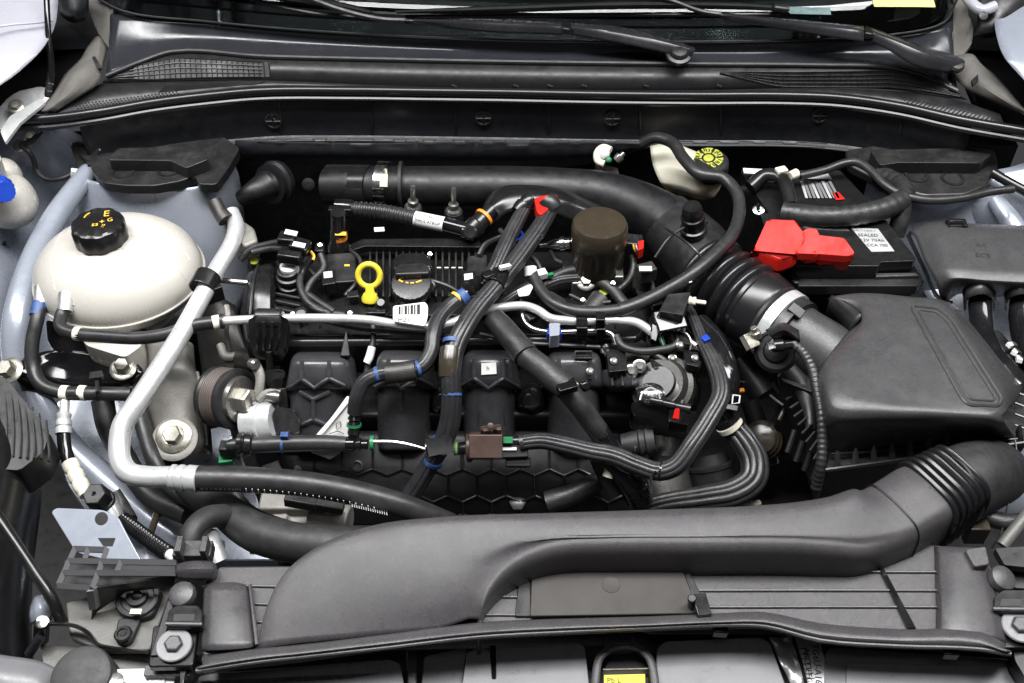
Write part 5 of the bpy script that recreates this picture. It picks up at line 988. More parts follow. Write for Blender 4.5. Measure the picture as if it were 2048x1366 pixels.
M('throttle_cable', tubeS([(1232, 672, 2), (1244, 692, 1.6), (1275, 702, 1.4), (1320, 700, 1.6), (1352, 690, 2), (1356, 672, 2.4), (1340, 660, 2.8)], 16, 7, kind='tape'), 'tape', label='soft taped cable looping over the throttle flange', cat='cable')
M('throttle_wire', tubeS([(1296, 702, 1.2), (1330, 722, 0.6), (1352, 750, -0.4), (1364, 790, -1.6), (1362, 815, -2)], 13, 7, 10), 'rubber', label='thin black wire bowing over the throttle body', cat='wire')
M('throttle_pipe', tubeS([(1376, 730, -1), (1382, 770, -2), (1378, 810, -3.6)], 20, 6, 14), 'satin', label='short satin pipe beside the throttle body', cat='pipe')
t = T('chrome_fittings', 'cluster of chromed unions and bolts between throttle and sensor block', 'fitting', (1360, 690, 0))
for a, b, wd in (((1338, 652, 3.2), (1362, 664, 2.8), 14), ((1372, 684, 2), (1400, 700, 1.4), 28), ((1208, 688, 0.6), (1216, 712, -0.6), 26), ((1228, 672, 1.8), (1246, 690, 0.6), 16), ((1340, 712, 0.4), (1356, 722, 0), 24), ((1262, 700, 0.6), (1290, 704, 0.6), 12)):
    M('union', rodS(a, b, [(0, wd * 0.7), (0.2, wd), (0.6, wd), (0.65, wd * 0.6), (1, wd * 0.6)], 14), 'bright', t)
M('base_plate', prismS([(1210, 660), (1260, 662), (1300, 690), (1330, 740), (1260, 745), (1215, 730)], -0.6, 2, r=8), 'castdark', t, bev=2)
M('side_plate', prismS([(1340, 660), (1390, 690), (1405, 730), (1380, 760), (1340, 740)], -0.2, 2, r=8), 'castdark', t, bev=2)
# lower castings visible in the gap
t = T('gearbox_casing', 'grey gearbox castings glimpsed low between looms and air filter box', 'gearbox', (1400, 980, -22))
M('tower', rodS((1335, 1010, -16), (1330, 850, -10), [(0, 110), (0.5, 96), (0.6, 70), (1, 60)], 24), 'castdark', t)
M('cylinder', rodS((1430, 985, -15), (1415, 905, -11), [(0, 90), (0.62, 90), (0.64, 96), (0.72, 96), (0.75, 80), (1, 70)], 30), 'black', t)
M('rubber_sleeve', rodS((1245, 890, -8), (1310, 880, -7), [(0, 44), (0.5, 52), (0.55, 60), (0.7, 52), (0.75, 60), (1, 50)], 22), 'rubbermatte', t)
M('casting', loftS([[(1290, 880, -14), (1340, 870, -12), (1400, 880, -14)], [(1280, 940, -17), (1340, 935, -15), (1410, 940, -17)], [(1290, 1020, -21), (1350, 1020, -20), (1430, 1020, -22)]], 4, 4), 'castdark', t, face=True, sol=0.4)
M('dusty_boot', latheS((1524, 880, -12), (-0.3, -0.5, 0.8), [(40, -30), (40, 0), (30, 4), (34, 12), (24, 16), (28, 24), (14, 28)], 26), 'brown', t)
M('wire_tie', tubeS([(1490, 990, -14), (1500, 1010, -14), (1520, 1005, -14)], [16, 20, 12], 3, 8), 'ivory', t)
M('starter_body', [rodS((540, 1050, -18), (640, 1060, -18), [(0, 80), (0.4, 90), (0.45, 70), (1, 70)], 24), boxS((585, 1010, -16), (8, 4, 4)), rodS((620, 1035, -15), (700, 1045, -15), [(0, 60), (1, 70)], 20), boxS((560, 1062, -18), (8, 5, 4))], 'cast', t, bev=3)
M('starter_wire', tubeS([(470, 985, -9), (500, 1020, -9), (560, 1046, -9), (640, 1068, -9)], 22, 6, 12), 'rubber', label='smooth black cable running under the long hose to the front duct', cat='cable')
M('starter_plug', [boxS((612, 1004, -11), (5.4, 1.6, 1.6), (0, 6, -8)), boxS((660, 1012, -11), (3.6, 1.4, 1.4), (0, 6, -8))], 'black', label='black plug beneath the printed hose', cat='connector', bev=2)
M('alternator_fin', prismS([(520, 930, -12), (560, 915, -12), (605, 930, -12), (600, 965, -13), (540, 970, -13)], depth=4, r=6), 'castdark', label='grey finned casting behind the long hose', cat='casting', bev=3)
# ================================================================ air filter box
t = T('air_filter_box', 'big dark grey air filter box with domed lid and ribbed base', 'filter box', (1840, 900, -12))
base = M('base', prismS([(1560, 760, -1), (1640, 790, -1), (1668, 880, -1), (1650, 942, -1), (1850, 914, -1), (2060, 884, -1), (2080, 760, -1), (2000, 660, -1), (1700, 640, -1), (1580, 700, -1)], depth=14, r=10, taper=0.94), 'black', t, bev=4)
lid = M('lid', loftS([
    [(1655, 600, -1), (1720, 590, -1), (1820, 594, -1), (1900, 604, -1), (1950, 650, -1), (2050, 760, -1)],
    [(1660, 594, 4), (1722, 586, 4.4), (1818, 594, 4.6), (1895, 606, 4.6), (1936, 650, 4.6), (2038, 790, 4)],
    [(1666, 594, 5.6), (1726, 590, 6.6), (1818, 600, 7), (1890, 612, 7), (1926, 655, 7), (2024, 806, 6.6)],
    [(1700, 612, 5.8), (1745, 615, 7.4), (1815, 630, 7.8), (1875, 650, 7.8), (1915, 690, 7.8), (2016, 815, 7.2)],
    [(1728, 630, 6), (1720, 668, 7.6), (1750, 710, 8), (1810, 740, 8), (1880, 770, 8), (2010, 824, 7.4)],
    [(1692, 668, 6), (1682, 712, 7.6), (1700, 760, 8), (1770, 790, 8), (1860, 805, 8), (2005, 828, 7.6)],
    [(1640, 735, 6), (1650, 770, 7.4), (1672, 812, 7.6), (1760, 822, 7.8), (1860, 826, 7.8), (2004, 834, 7.4)],
    [(1632, 748, 5), (1642, 790, 6), (1662, 832, 6.4), (1760, 838, 6.8), (1860, 840, 6.8), (2010, 846, 6.4)],
    [(1630, 765, 1), (1640, 812, 1.6), (1660, 862, 3), (1760, 866, 3), (1862, 864, 3), (2020, 862, 3)],
    [(1632, 790, -2), (1642, 850, -1.6), (1662, 906, -1), (1760, 900, -1), (1864, 890, -1), (2030, 878, -1)]], 5, 4), 'lid', t, face=True, sol=0.3)
def ln(o, pts, w, m, name, par, lift=0.02): return M(name, ribs(o, [pts], w, lift, 1, 10), m, par)
RP = rnd([(1822, 612), (1876, 618), (1902, 640), (2003, 800), (1996, 812), (1938, 810), (1926, 800)], 10, 5); RP.append(RP[0])
ln(lid, RP, 9, 'lid', 'raised_border', t, 0.06)
RP2 = rnd([(1836, 620), (1872, 625), (1894, 644), (1990, 796), (1986, 802), (1944, 800), (1934, 793)], 8, 5); RP2.append(RP2[0])
ln(lid, RP2, 5, 'lid', 'inner_border', t, 0.05)
M('notch_wall', loftS([[(1661, 592, 5.6), (1694, 609, 6.0), (1728, 629, 6.4)], [(1649, 632, 1.4), (1670, 650, 1.4), (1693, 668, 2.6)]], 4, 3), 'black', t, face=True, sol=0.3)
M('inlet_tube', rodS((1568, 660, 0.6), (1690, 732, -1.0), [(0, 140), (0.3, 132), (0.8, 132), (1, 136)], 40), 'lid', t)
for k in range(11):
    x = 1672 + k * 36.5; yb = 934 - k * 5.4
    M('rim_rib', prismS([(x, yb - 32, 1.4), (x + 7, yb - 32, 1.4), (x + 11, yb, -0.8), (x + 3, yb + 1, -0.8)], depth=1.4), 'lid', t, bev=1.0)
M('rim', tubeS([(1650, 940, -0.4), (1740, 928, -0.6), (1850, 913, -0.6), (1950, 899, -0.6), (2060, 884, -0.6)], 9, 3, 8), 'satin', t)
M('rim_upper', tubeS([(1662, 908, 0), (1760, 902, 0), (1864, 892, 0), (1960, 884, 0), (2034, 878, 0)], 6, 3, 8), 'satin', t)
for k in range(9): M('side_fin', tubeS([(1572 + k * 8, 800 + k * 17, -3.6), (1600 + k * 6, 784 + k * 16, -3.0)], 7, 1, 6), 'deep', t)
for k in range(6): M('base_rib', tubeS([(2030, 740 + k * 22, 0.6), (2062, 752 + k * 22, 0.6)], 5, 1, 6), 'satin', t)
M('grey_strap', prismS([(1556, 750, -2), (1566, 740, -2), (1570, 790, -5), (1562, 792, -5)], depth=0.2), 'lightpanel', t)
t = T('air_flow_sensor', 'round black air flow sensor with cable on the filter box inlet', 'sensor', (1560, 700, 3))
M('socket', latheS((1552, 702, 3.4), (-0.3, -0.6, 0.75), [(44, -14), (44, 0), (38, 4), (36, 0), (26, 0), (22, 8), (16, 10)], 30), 'deep', t)
M('hood', loftS([[(1530, 660, 6), (1565, 645, 7.6), (1598, 660, 6.4)], [(1540, 672, 7), (1568, 660, 8.4), (1600, 680, 6.8)], [(1560, 690, 5.6), (1580, 680, 6), (1598, 690, 5.4)]], 5, 4), 'black', t, face=True, sol=0.3)
M('plug', [rodS((1545, 692, 6), (1590, 688, 6), [(0, 26), (0.4, 28), (0.5, 22), (1, 20)], 16)], 'satin', t)
M('highlight_pin', boxS((1542, 691, 7.2), (0.9, 0.9, 0.3), (30, 0, 20)), 'bright', t)
M('cable', tubeS([(1585, 688, 6), (1604, 702, 5.8), (1622, 732, 5.6), (1634, 780, 4.8), (1643, 830, 3.8), (1645, 880, 2), (1642, 930, 0), (1632, 975, -3)], 21, 7, kind='corr', pitch=0.0065, amp=0.1), 'rubber', t)
M('breather_stub', tubeS([(1572, 740, -1), (1600, 770, -2), (1618, 815, -3), (1622, 860, -4)], [46, 40, 30, 20], 6, 14), 'rubber', label='black hose stub behind the corrugated sensor cable', cat='hose')
M('brown_cable', tubeS([(1546, 765, -4), (1560, 790, -5), (1568, 815, -6), (1558, 840, -7)], 9, 6, 8), 'brown', label='thin brown cable hanging beside the filter box', cat='cable')

# ================================================================ battery
t = T('battery', 'black car battery with silver printed label', 'battery', (1690, 560, -10))
M('case', prismS([(1548, 470), (1790, 466), (1838, 545), (1835, 560), (1590, 566), (1565, 545)], 1.6, 12, r=4), 'black', t, bev=2)
bt = M('top', prismS([(1520, 425), (1772, 440), (1832, 516), (1828, 522), (1762, 524), (1758, 532), (1586, 532), (1545, 500)], 4.2, 3.0, r=3), 'satin', t, bev=2)
lb = M('label', prismS([on(bt, x, y, 0.05) for x, y in ((1702, 456), (1756, 458), (1789, 503), (1743, 504))], depth=0.05), 'alu', t)
S = [textP('BATTERY', lb, 1728, 461, 1, 0.02, 12, 0.04), textP('SEALED', lb, 1736, 471, 1, 0.02, 12, 0.04), textP('12V 70Ah', lb, 1744, 481, 1, 0.02, 12, 0.04), textP('CCA 700', lb, 1754, 491, 1, 0.02, 11, 0.04)]
for k in range(5): M('case_rib', tubeS([(1600 + k * 44, 566, 1.4), (1602 + k * 44, 590, -3)], 6, 1, 6), 'black', t)
M('vent_strip', prismS([(1600, 446, 4.3), (1690, 452, 4.3), (1700, 462, 4.3), (1612, 458, 4.3)], depth=0.3, r=3), 'panelgrey', t, bev=1)
M('printing', S, 'ink', lb)
M('white_dot', latheS((1743, 535, 3.2), (0, -0.9, 0.4), [(6, 0), (6, 2), (1, 2.2)], 18), 'white', t)
M('front_ledge', prismS([(1600, 552), (1755, 549), (1840, 545), (1846, 560), (1835, 572), (1596, 572)], 1.8, 1.6, r=4), 'black', t, bev=2)
M('ledge_step', prismS([(1752, 546), (1832, 545), (1838, 551), (1752, 553)], 2.4, 0.8), 'panelgrey', t, bev=1)
for k in range(6): M('base_rib', boxS((1640 + k * 11.5, 578, -0.4), (0.3, 1.2, 1.2)), 'satin', t, bev=0.5)
for k in range(5): M('base_rib', boxS((1738 + k * 12, 577, -0.4), (0.3, 1.2, 1.2)), 'satin', t, bev=0.5)
M('hold_down', prismS([(1826, 560, 0.5), (1834, 556, 1.0), (1848, 562, 0.6), (1835, 584, -1.5)], depth=0.3), 'greydeck', t)
M('rear_top', prismS([(1480, 340), (1680, 340), (1760, 425), (1730, 445), (1540, 430)], 3.2, 8, r=5), 'satin', t, bev=3)
l2 = M('warning_label', prismS([(1596, 346, 3.4), (1656, 347, 3.4), (1664, 358, 3.4), (1600, 357, 3.4)], depth=0.05), 'alu', t)
for k in range(9): M('label_stripe', prismS([(1600 + k * 7, 362 + k % 2 * 3, 3.4), (1606 + k * 7, 362 + k % 2 * 3, 3.4), (1616 + k * 8, 396, 3.4), (1611 + k * 8, 396, 3.4)], depth=0.05), 'lightpanel' if k % 3 else 'alu', t)
M('red_mark', prismS([(1664, 385, 3.4), (1677, 384, 3.4), (1690, 398, 3.4), (1672, 400, 3.4)], depth=0.05), 'red', t)
t = T('battery_terminal_cover', 'bright red plastic battery terminal cover', 'terminal cover', (1600, 540, 2))
rc = M('block', prismS([(1536, 438, 8), (1590, 438, 8.4), (1612, 470, 8.2), (1594, 506, 7.0), (1560, 520, 6.2), (1506, 500, 6.0)], depth=2.2, r=7, d=(0.05, -0.1, -1)), 'red', t, bev=5, seg=3)
M('front_skirt', prismS([(1504, 500, 6.0), (1560, 520, 6.2), (1596, 506, 7.0), (1586, 532, 3.4), (1560, 574, -1.2), (1512, 540, 0.4)], depth=1.0, r=5, d=(0, 0.5, -0.6)), 'red', t, bev=3, seg=3)
M('arm', prismS([(1604, 463, 8), (1616, 456, 8), (1634, 458, 8), (1638, 470, 7.6), (1688, 476, 7.4), (1710, 506, 6.6), (1696, 512, 6.4), (1640, 508, 6.6), (1594, 506, 7)], depth=1.2, r=4), 'red', t, bev=2.5)
M('arm_skirt', prismS([(1634, 508, 6.6), (1704, 510, 6.4), (1708, 514, 5.8), (1692, 540, 3.6), (1640, 536, 3.6), (1630, 520, 5)], depth=1.0, r=5, d=(0, 0.5, -0.6)), 'red', t, bev=2)
M('latch', prismS([(1612, 503, 6.8), (1632, 502, 6.8), (1632, 524, 5.0), (1608, 526, 5.0)], depth=0.6, r=2, d=(0, 0.5, -0.6)), 'red', t, bev=1)
for x in (1606, 1634): M('brass_pin', boxS((x, 515, 5.4), (0.3, 0.4, 1.2)), 'steel', t)
t = T('battery_cable', 'thick taped battery cable curving behind the red terminal cover', 'cable', (1700, 440, 5))
M('cable', tubeS([(1565, 425, 4.6), (1610, 432, 5), (1665, 434, 5.4), (1725, 428, 5.6), (1780, 413, 5.6), (1808, 392, 5), (1800, 372, 4), (1760, 350, 3)], 42, 8, kind='corr', pitch=0.014, amp=0.05), 'tape', t)
M('sleeve', tubeS([(1575, 426, 4.8), (1650, 434, 5.3)], 42, 3, 18), 'rubber', t)
M('drop', tubeS([(1806, 400, 5), (1800, 440, 3), (1790, 470, 1)], 36, 4, kind='tape'), 'tape', t)
M('ground_cable', tubeS([(1500, 375, 4), (1530, 352, 5), (1560, 356, 5.4), (1575, 384, 5), (1580, 412, 4.4)], 30, 6, 14), 'satin', label='black arched terminal cable at the battery rear', cat='cable')
M('battery_vent_hose', [tubeS([(1600, 352, 5), (1650, 340, 5.4), (1690, 326, 6), (1716, 325, 6.4), (1742, 342, 6.4), (1768, 368, 6.2), (1800, 388, 6), (1850, 400, 5.8), (1920, 397, 5.6), (1980, 384, 5.4), (2026, 378, 5.4)], 17, 8, 12)], 'rubber', label='slim black vent hose arching from the battery to the strut tower', cat='hose')
M('terminal_nut', [boxS((1562, 344, 6.2), (1.6, 1.2, 1.2), (0, 0, 20)), rodS((1580, 352, 5.6), (1594, 346, 5.6), [(0, 18), (1, 20)], 10)], 'ivory', label='pale terminal clip at the start of the vent hose', cat='terminal', bev=1)
M('terminal_bolt', [boltS((1517, 420, 4.4), 7, (0, -0.4, 1))[0], boltS((1517, 420, 4.4), 7, (0, -0.4, 1))[1], rodS((1517, 418, 4.8), (1516, 408, 5.6), [(0, 8), (1, 7)], 8)], 'bright', label='shiny terminal bolt beside the battery cable', cat='bolt')
M('service_label', prismS([(1486, 336), (1525, 338), (1528, 348), (1488, 346)], 4.6, 0.1), 'white', label='small white label on the black box behind the battery', cat='label')
# ================================================================ fuse box
t = T('fuse_box', 'black fuse box with smooth lid and two cable outlets', 'fuse box', (1960, 560, -2))
fl_ = M('lid', loftS([[(1815, 470, 0), (1856, 446, 1), (1950, 448, 1), (2080, 452, 1)], [(1822, 464, 4.5), (1858, 448, 5.6), (1950, 450, 5.8), (2080, 455, 5.8)], [(1830, 474, 5.0), (1866, 456, 6.6), (1950, 458, 6.8), (2080, 464, 6.8)], [(1848, 520, 5), (1888, 510, 6.8), (1960, 512, 7), (2080, 518, 7)], [(1872, 566, 4.6), (1908, 556, 6.4), (1970, 560, 6.6), (2080, 566, 6.6)], [(1880, 592, 2.6), (1914, 566, 5.4), (1972, 570, 5.6), (2080, 576, 5.6)], [(1892, 606, -1), (1918, 588, 1), (1974, 592, 1), (2080, 596, 1)]], 5, 4), 'lid', t, face=True, sol=0.3)
M('side_rim', tubeS([(1816, 470, 2), (1850, 540, 1.2), (1882, 600, 0.4), (1905, 606, 0.4)], 8, 5, 8), 'black', t)
M('embossed_mark', textP('ECE', fl_, 1966, 512, 1, 0.12, 18, 0.02) , 'black', t)
M('embossed_mark', textP('(( ))', fl_, 1962, 490, 1, 0.1, 12, 0.02) , 'black', t)
for x in (1962, 2044):
    M('outlet', loftS([[(x - 36, 600, 0), (x - 30, 572, 4.6), (x, 562, 6), (x + 26, 572, 4.6), (x + 30, 600, 0)], [(x - 34, 622, -0.5), (x - 26, 596, 3.6), (x, 588, 5), (x + 24, 596, 3.6), (x + 30, 622, -0.5)]], 5, 2), 'lid', t, face=True, sol=0.3)
M('clip', [boxS((1912, 452, 6.4), (2.6, 1.6, 1.4)), tubeS([(1898, 454, 7), (1900, 442, 7.6), (1926, 442, 7.6), (1928, 454, 7)], 4, 1, 6)], 'satin', t, bev=1)
M('fuse_cable', tubeS([(1960, 598, 2.4), (1962, 640, 1.4), (1974, 690, 0.8), (2000, 730, 0.6), (2045, 775, 0.4)], 46, 7, kind='tape'), 'gloss', label='glossy taped cable dropping from the first fuse box outlet', cat='cable')
M('fuse_cable', tubeS([(2042, 598, 2.4), (2040, 640, 1.4), (2052, 690, 0.8), (2080, 740, 0.4)], 44, 7, kind='tape'), 'gloss', label='glossy taped cable dropping at the frame edge from the fuse box', cat='cable')
M('outer_hose', tubeS([(1985, 345, 4), (2020, 366, 3.6), (2070, 392, 3)], 20, 4, 12), 'satin', label='black hose end behind the strut cover edge', cat='hose')
t = T('cable_clip', 'white broken clip scraps between the two fuse box cables', 'clip', (2030, 705, 0))
for k in range(3): M('clip_piece', boxS((2022 + k * 8, 690 + k * 14, 0.4), (1.3, 0.7, 0.5), (0, 20, 30 + 20 * k)), 'white', t)
# ================================================================ brake fluid tank
t = T('brake_fluid_tank', 'cream translucent brake fluid tank with black and yellow cap', 'reservoir', (1390, 395, 0))
M('tank', loftS([[(1300, 292, 3.0), (1340, 286, 4.0), (1385, 300, 4.4), (1430, 322, 4.2), (1454, 338, 3.6)], [(1306, 330, 2.6), (1345, 334, 3.6), (1385, 347, 4.0), (1425, 357, 3.8), (1450, 361, 3.2)], [(1320, 364, 1.2), (1358, 366, 1.7), (1395, 372, 1.9), (1425, 371, 1.9), (1447, 366, 1.8)], [(1324, 370, 0.6), (1362, 374, 1.1), (1398, 382, 1.2), (1424, 380, 1.2), (1442, 372, 1.2)], [(1332, 378, -0.4), (1370, 387, -0.4), (1403, 396, -0.4), (1424, 395, -0.4), (1438, 380, 0)], [(1336, 382, -4), (1374, 390, -4), (1404, 398, -4), (1422, 396, -4), (1434, 384, -4)]], 5, 4), 'cream', t, face=True, sol=0.3)
cp = M('cap', latheS((1421, 342, 4.4), (-0.10, -0.10, 1), [(30, -10), (31, 0), (35, 2), (35, 24), (32, 28), (0.5, 28)], 48, lambda a: 1 + 0.012 * math.cos(30 * a)), 'black', t)
c0 = on(cp, 1417, 316, 0.03); m_ = mpp(c0); axn = Vector((-0.12, -0.12, 1)).normalized(); uu = Vector((1, 0, 0)); uu = (uu - axn * uu.dot(axn)).normalized(); vv = axn.cross(uu)
def sector(r0, r1, a0, a1, n=8):
    V = []; F = []
    for i in range(n + 1):
        a = a0 + (a1 - a0) * i / n; d = uu * math.cos(a) + vv * math.sin(a); V += [c0 + d * r0 * m_, c0 + d * r1 * m_]
    for i in range(n): F.append((2 * i, 2 * i + 1, 2 * i + 3, 2 * i + 2))
    return V, F
S = [sector(0.5, 10, 0, math.pi * 2, 20)]
for k in range(6): S.append(sector(14, 29, k * math.pi / 3 + 0.1, (k + 1) * math.pi / 3 - 0.1))
M('yellow_print', S, 'lime', cp, face=True)
S = []
for k in range(28):
    a = k * 0.2244 + 0.05; d = uu * math.cos(a) + vv * math.sin(a); e = uu * -math.sin(a) + vv * math.cos(a); r0 = 17 + (k % 3) * 1.5
    S.append(tubeS([c0 + d * r0 * m_ + axn * 0.0003, c0 + d * (r0 + 8) * m_ + e * ((k * 7) % 5 - 2) * m_ + axn * 0.0003], 2.2, 1, 4))
M('cap_lettering', S, 'ink', cp)
t = T('brake_line_fitting', 'pale curled fitting with green seal beside the rear flange', 'fitting', (1215, 320, 1))
M('curl', tubeS([(1222, 300, 4), (1206, 295, 4), (1194, 306, 3.6), (1196, 322, 3), (1208, 328, 2.8)], 14, 6, 12), 'ivory', t)
M('core', ballS((1208, 308, 3.6), 12, 12, 12, 10, 18, 6), 'white', t)
M('green_seal', ballS((1217, 320, 3), 7, 7, 7, 6, 14, 6), 'green', t)
M('union', rodS((1232, 322, 3), (1248, 306, 4), [(0, 16), (0.3, 20), (0.6, 20), (0.65, 12), (1, 10)], 12), 'steel', t)
M('bracket', prismS([(1190, 325, 1.5), (1235, 335, 1.5), (1240, 350, 0.5), (1200, 345, 0.5)], depth=1), 'castdark', t, bev=1)
t = T('rear_pump_body', 'dark ribbed round grommet on the firewall behind the duct', 'grommet', (545, 365, -2))
M('disc', rodS((560, 362, -2), (530, 372, -1), [(0, 84), (0.3, 88), (0.4, 76), (0.7, 80), (0.75, 56), (1, 50)], 32), 'deep', t)
M('boot', tubeS([(535, 370, -1), (505, 385, -1), (480, 398, -2)], [60, 44, 30], 5, 18), 'deep', t)
M('firewall_plug', latheS((617, 368, -3), (0, -1, 0.3), [(13, 0), (13, 4), (8, 6)], 18), 'rubbermatte', label='small round rubber plug on the firewall', cat='plug')
# ================================================================ front radiator cover and cold air duct
t = T('radiator_cover', 'dark grey grained radiator cover panel across the bay front', 'cover panel', (1200, 1250, -1))
pan = M('panel', prismS([(404, 1330), (408, 1160), (440, 1132), (640, 1130), (1000, 1060), (1650, 1060), (1880, 1090), (1965, 1095), (2010, 1190), (2015, 1290), (1960, 1280), (1800, 1270), (1640, 1258), (1520, 1240), (1250, 1246), (960, 1258), (600, 1308)], 0, 2.0, r=6), 'grain', t, bev=3)
M('left_tower', loftS([[(408, 1170, 0), (428, 1166, 0.8), (488, 1168, 0.8), (502, 1180, 0)], [(404, 1240, 0), (424, 1235, 0.9), (496, 1240, 0.9), (510, 1250, 0)], [(402, 1300, 0), (420, 1300, 0.8), (502, 1294, 0.8), (515, 1290, 0)]], 5, 4), 'panelgrey', t, face=True, sol=0.3)
M('right_tower', loftS([[(1868, 1092, 0), (1880, 1094, 1.0), (1945, 1095, 1.0), (1968, 1098, 0)], [(1870, 1150, 0), (1882, 1148, 1.2), (1960, 1152, 1.0), (1985, 1160, 0)], [(1872, 1250, 0), (1884, 1246, 1.2), (1985, 1248, 1.0), (2010, 1250, 0)], [(1870, 1275, 0), (1884, 1272, 1.0), (1990, 1277, 0.9), (2012, 1285, 0)]], 5, 4), 'panelgrey', t, face=True, sol=0.3)
UP = [(404, 1312), (520, 1296), (600, 1288), (780, 1266), (960, 1244), (1120, 1237), (1300, 1232), (1440, 1226), (1530, 1224), (1640, 1246), (1800, 1258), (1960, 1262), (2010, 1285)]
LO = [(392, 1346), (520, 1327), (600, 1318), (780, 1298), (950, 1278), (1120, 1268), (1300, 1260), (1440, 1254), (1530, 1256), (1640, 1284), (1800, 1296), (1960, 1302), (2022, 1312)]
M('front_lip', loftS([[(x, y, 0.2) for x, y in UP], [(x, y + 4, 1.6) for x, y in UP], [(a[0], (a[1] + b[1]) / 2 + 4, 2.0) for a, b in zip(UP, LO)], [(x, y - 6, 1.5) for x, y in LO], [(x, y, 0.4) for x, y in LO], [(x, y + 3, -2.5) for x, y in LO]], 4, 4), 'panelgrey', t, face=True, sol=0.25)
M('lip_bead', tubeS([(x, y - 4, 1.4) for x, y in LO], 8, 4, 8), 'panelgrey', t)
for y, x0, x1 in ((1144, 1368, 1962), (1181, 1392, 1882), (1214, 1412, 1882), (1164, 1002, 1062), (1194, 978, 1062), (1230, 962, 1055), (1172, 404, 560), (1208, 494, 540), (1244, 500, 530)):
    M('panel_rib', tubeS([(x0, y, 0.15), ((x0 + x1) / 2, y - 0.5, 0.15), (x1, y + (0 if x0 > 1000 else 1), 0.15)], 5.5, 3, 8), 'panelgrey', t)
M('slanted_slit', prismS([(1756, 1128), (1764, 1130), (1832, 1256), (1816, 1256)], 0.45, 0.4), 'gloss', t)
M('pad_frame', prismS([(1040, 1134), (1060, 1126), (1062, 1232), (1030, 1232)], 0.4, 1), 'black', t, bev=1)
pad = M('dark_pad', prismS([(1064, 1134), (1362, 1132), (1400, 1226), (1060, 1232)], 0.7, 1, r=5), 'pad', t, bev=2, label='dark brown rectangular pad')
M('pad_dimple', latheS((1222, 1170, 0.68), (0, 0, 1), [(19, 0), (18, 1.2), (14, 0.6), (0.5, 0.4)], 28), 'pad', pad)
M('pad_frame', prismS([(1362, 1132), (1376, 1138), (1418, 1218), (1400, 1228)], 0.5, 1), 'black', t, bev=1)
M('clip_peg', [rodS((1386, 1214, 0.4), (1384, 1196, 2.6), [(0, 22), (1, 18)], 14), boxS((1402, 1216, 1.4), (1.5, 2.6, 1.6), (0, 0, 8))], 'satin', t, bev=1)
M('corner_tab', prismS([(1930, 1098), (1972, 1092), (1980, 1128), (1950, 1134)], 1.8, 1.6, r=6), 'panelgrey', t, bev=2)
for x in (496,): M('side_fold', tubeS([(500, 1170, 0.8), (506, 1220, 1), (514, 1290, 0.8)], 8, 4, 8), 'panelgrey', t)
M('corner_cover', loftS([[(352, 1128, 0.5), (380, 1122, 1.8), (420, 1122, 1.8), (432, 1128, 0.5)], [(350, 1142, 1), (380, 1138, 2.4), (424, 1138, 2.4), (436, 1144, 1)], [(350, 1156, 0), (380, 1160, 1.2), (420, 1160, 1.2), (432, 1156, 0)]], 5, 4), 'panelgrey', t, face=True, sol=0.4)
# --- duct
t = T('cold_air_duct', 'broad grey air duct sweeping to ribbed bellows by the filter box', 'duct', (1300, 1100, 0))
BK = [(512, 1296, 1.0), (530, 1215, 2.6), (570, 1140, 4), (640, 1086, 5), (740, 1048, 5.4), (880, 1030, 5.6), (1100, 1022, 5.6), (1350, 1014, 5.6), (1560, 1004, 5.6), (1660, 990, 5.6), (1712, 974, 5.5)]
FT = [(958, 1250, 1.0), (964, 1212, 2.2), (984, 1170, 3.2), (1020, 1132, 4), (1068, 1106, 4.6), (1130, 1090, 5), (1230, 1086, 5.2), (1400, 1086, 5.2), (1570, 1086, 5.2), (1670, 1092, 4.8), (1730, 1097, 4.2)]
MUL = [0.5, 0.7, 1, 1, 1, 1, 1, 1, 1, 1.1, 1.2]
mid = lambda k, dz: [(a[0] + (b[0] - a[0]) * k, a[1] + (b[1] - a[1]) * k, a[2] + (b[2] - a[2]) * k + dz * q) for a, b, q in zip(BK, FT, MUL)]
off = lambda L, dy, dz, dx=0: [W(p) + Vector((dx, dy / 100, dz / 100)) for p in L]
def sq(a): return 1 / (abs(math.cos(a)) ** 4 + abs(math.sin(a)) ** 4) ** 0.25
BA, BB = W((1838, 1014, 0.6)), W((1918, 968, 0.6)); bd = (BB - BA).normalized()
rows = [off(BK, 1.2, -5), off(BK, 0.9, -2.0), off(BK, 0.1, -0.5), mid(0.10, 0.12), mid(0.4, 0.42), mid(0.66, 0.44), mid(0.82, 0.37), off(FT, 0.5, 0.30), off(FT, 0.0, 0.08), off(FT, -0.42, -0.28), off(FT, -0.70, -0.90), off(FT, -0.82, -2.4), off(FT, -0.8, -5)]
uz = Vector((0, 0, 1)); vh = bd.cross(uz).normalized()        # vh: towards the front of the car
if vh.y > 0: vh = -vh
def ring(c, wd):
    r = wd / 2 * mpp(BA); out = []
    for th in (-125, -95, -62, -44, -14, 14, 34, 42, 50, 62, 80, 100, 125):
        a_ = R(th); f_ = r * sq(a_); out.append(c + uz * math.cos(a_) * f_ + vh * math.sin(a_) * f_)
    return out
for dd, wd in ((-0.058, 144), (-0.03, 147), (0.0, 148), (0.006, 142)):
    for r_, p_ in zip(rows, ring(BA + bd * dd, wd)): r_.append(p_)
rows = [[W(p) for p in r] for r in rows]
dct = M('duct', loftS(rows, 5, 3), 'grain', t, face=True, sol=0.25)
sm = crv(ring(BA - bd * 0.05, 146.5), 4)
M('seam', tubeS(sm, 4, 1, 6), 'deep', t)
M('front_step', prismS([(1085, 1128), (1110, 1112), (1680, 1112), (1700, 1124), (1400, 1130), (1100, 1134)], 1.4, 1.4, r=4), 'black', t, bev=2)
prof = []
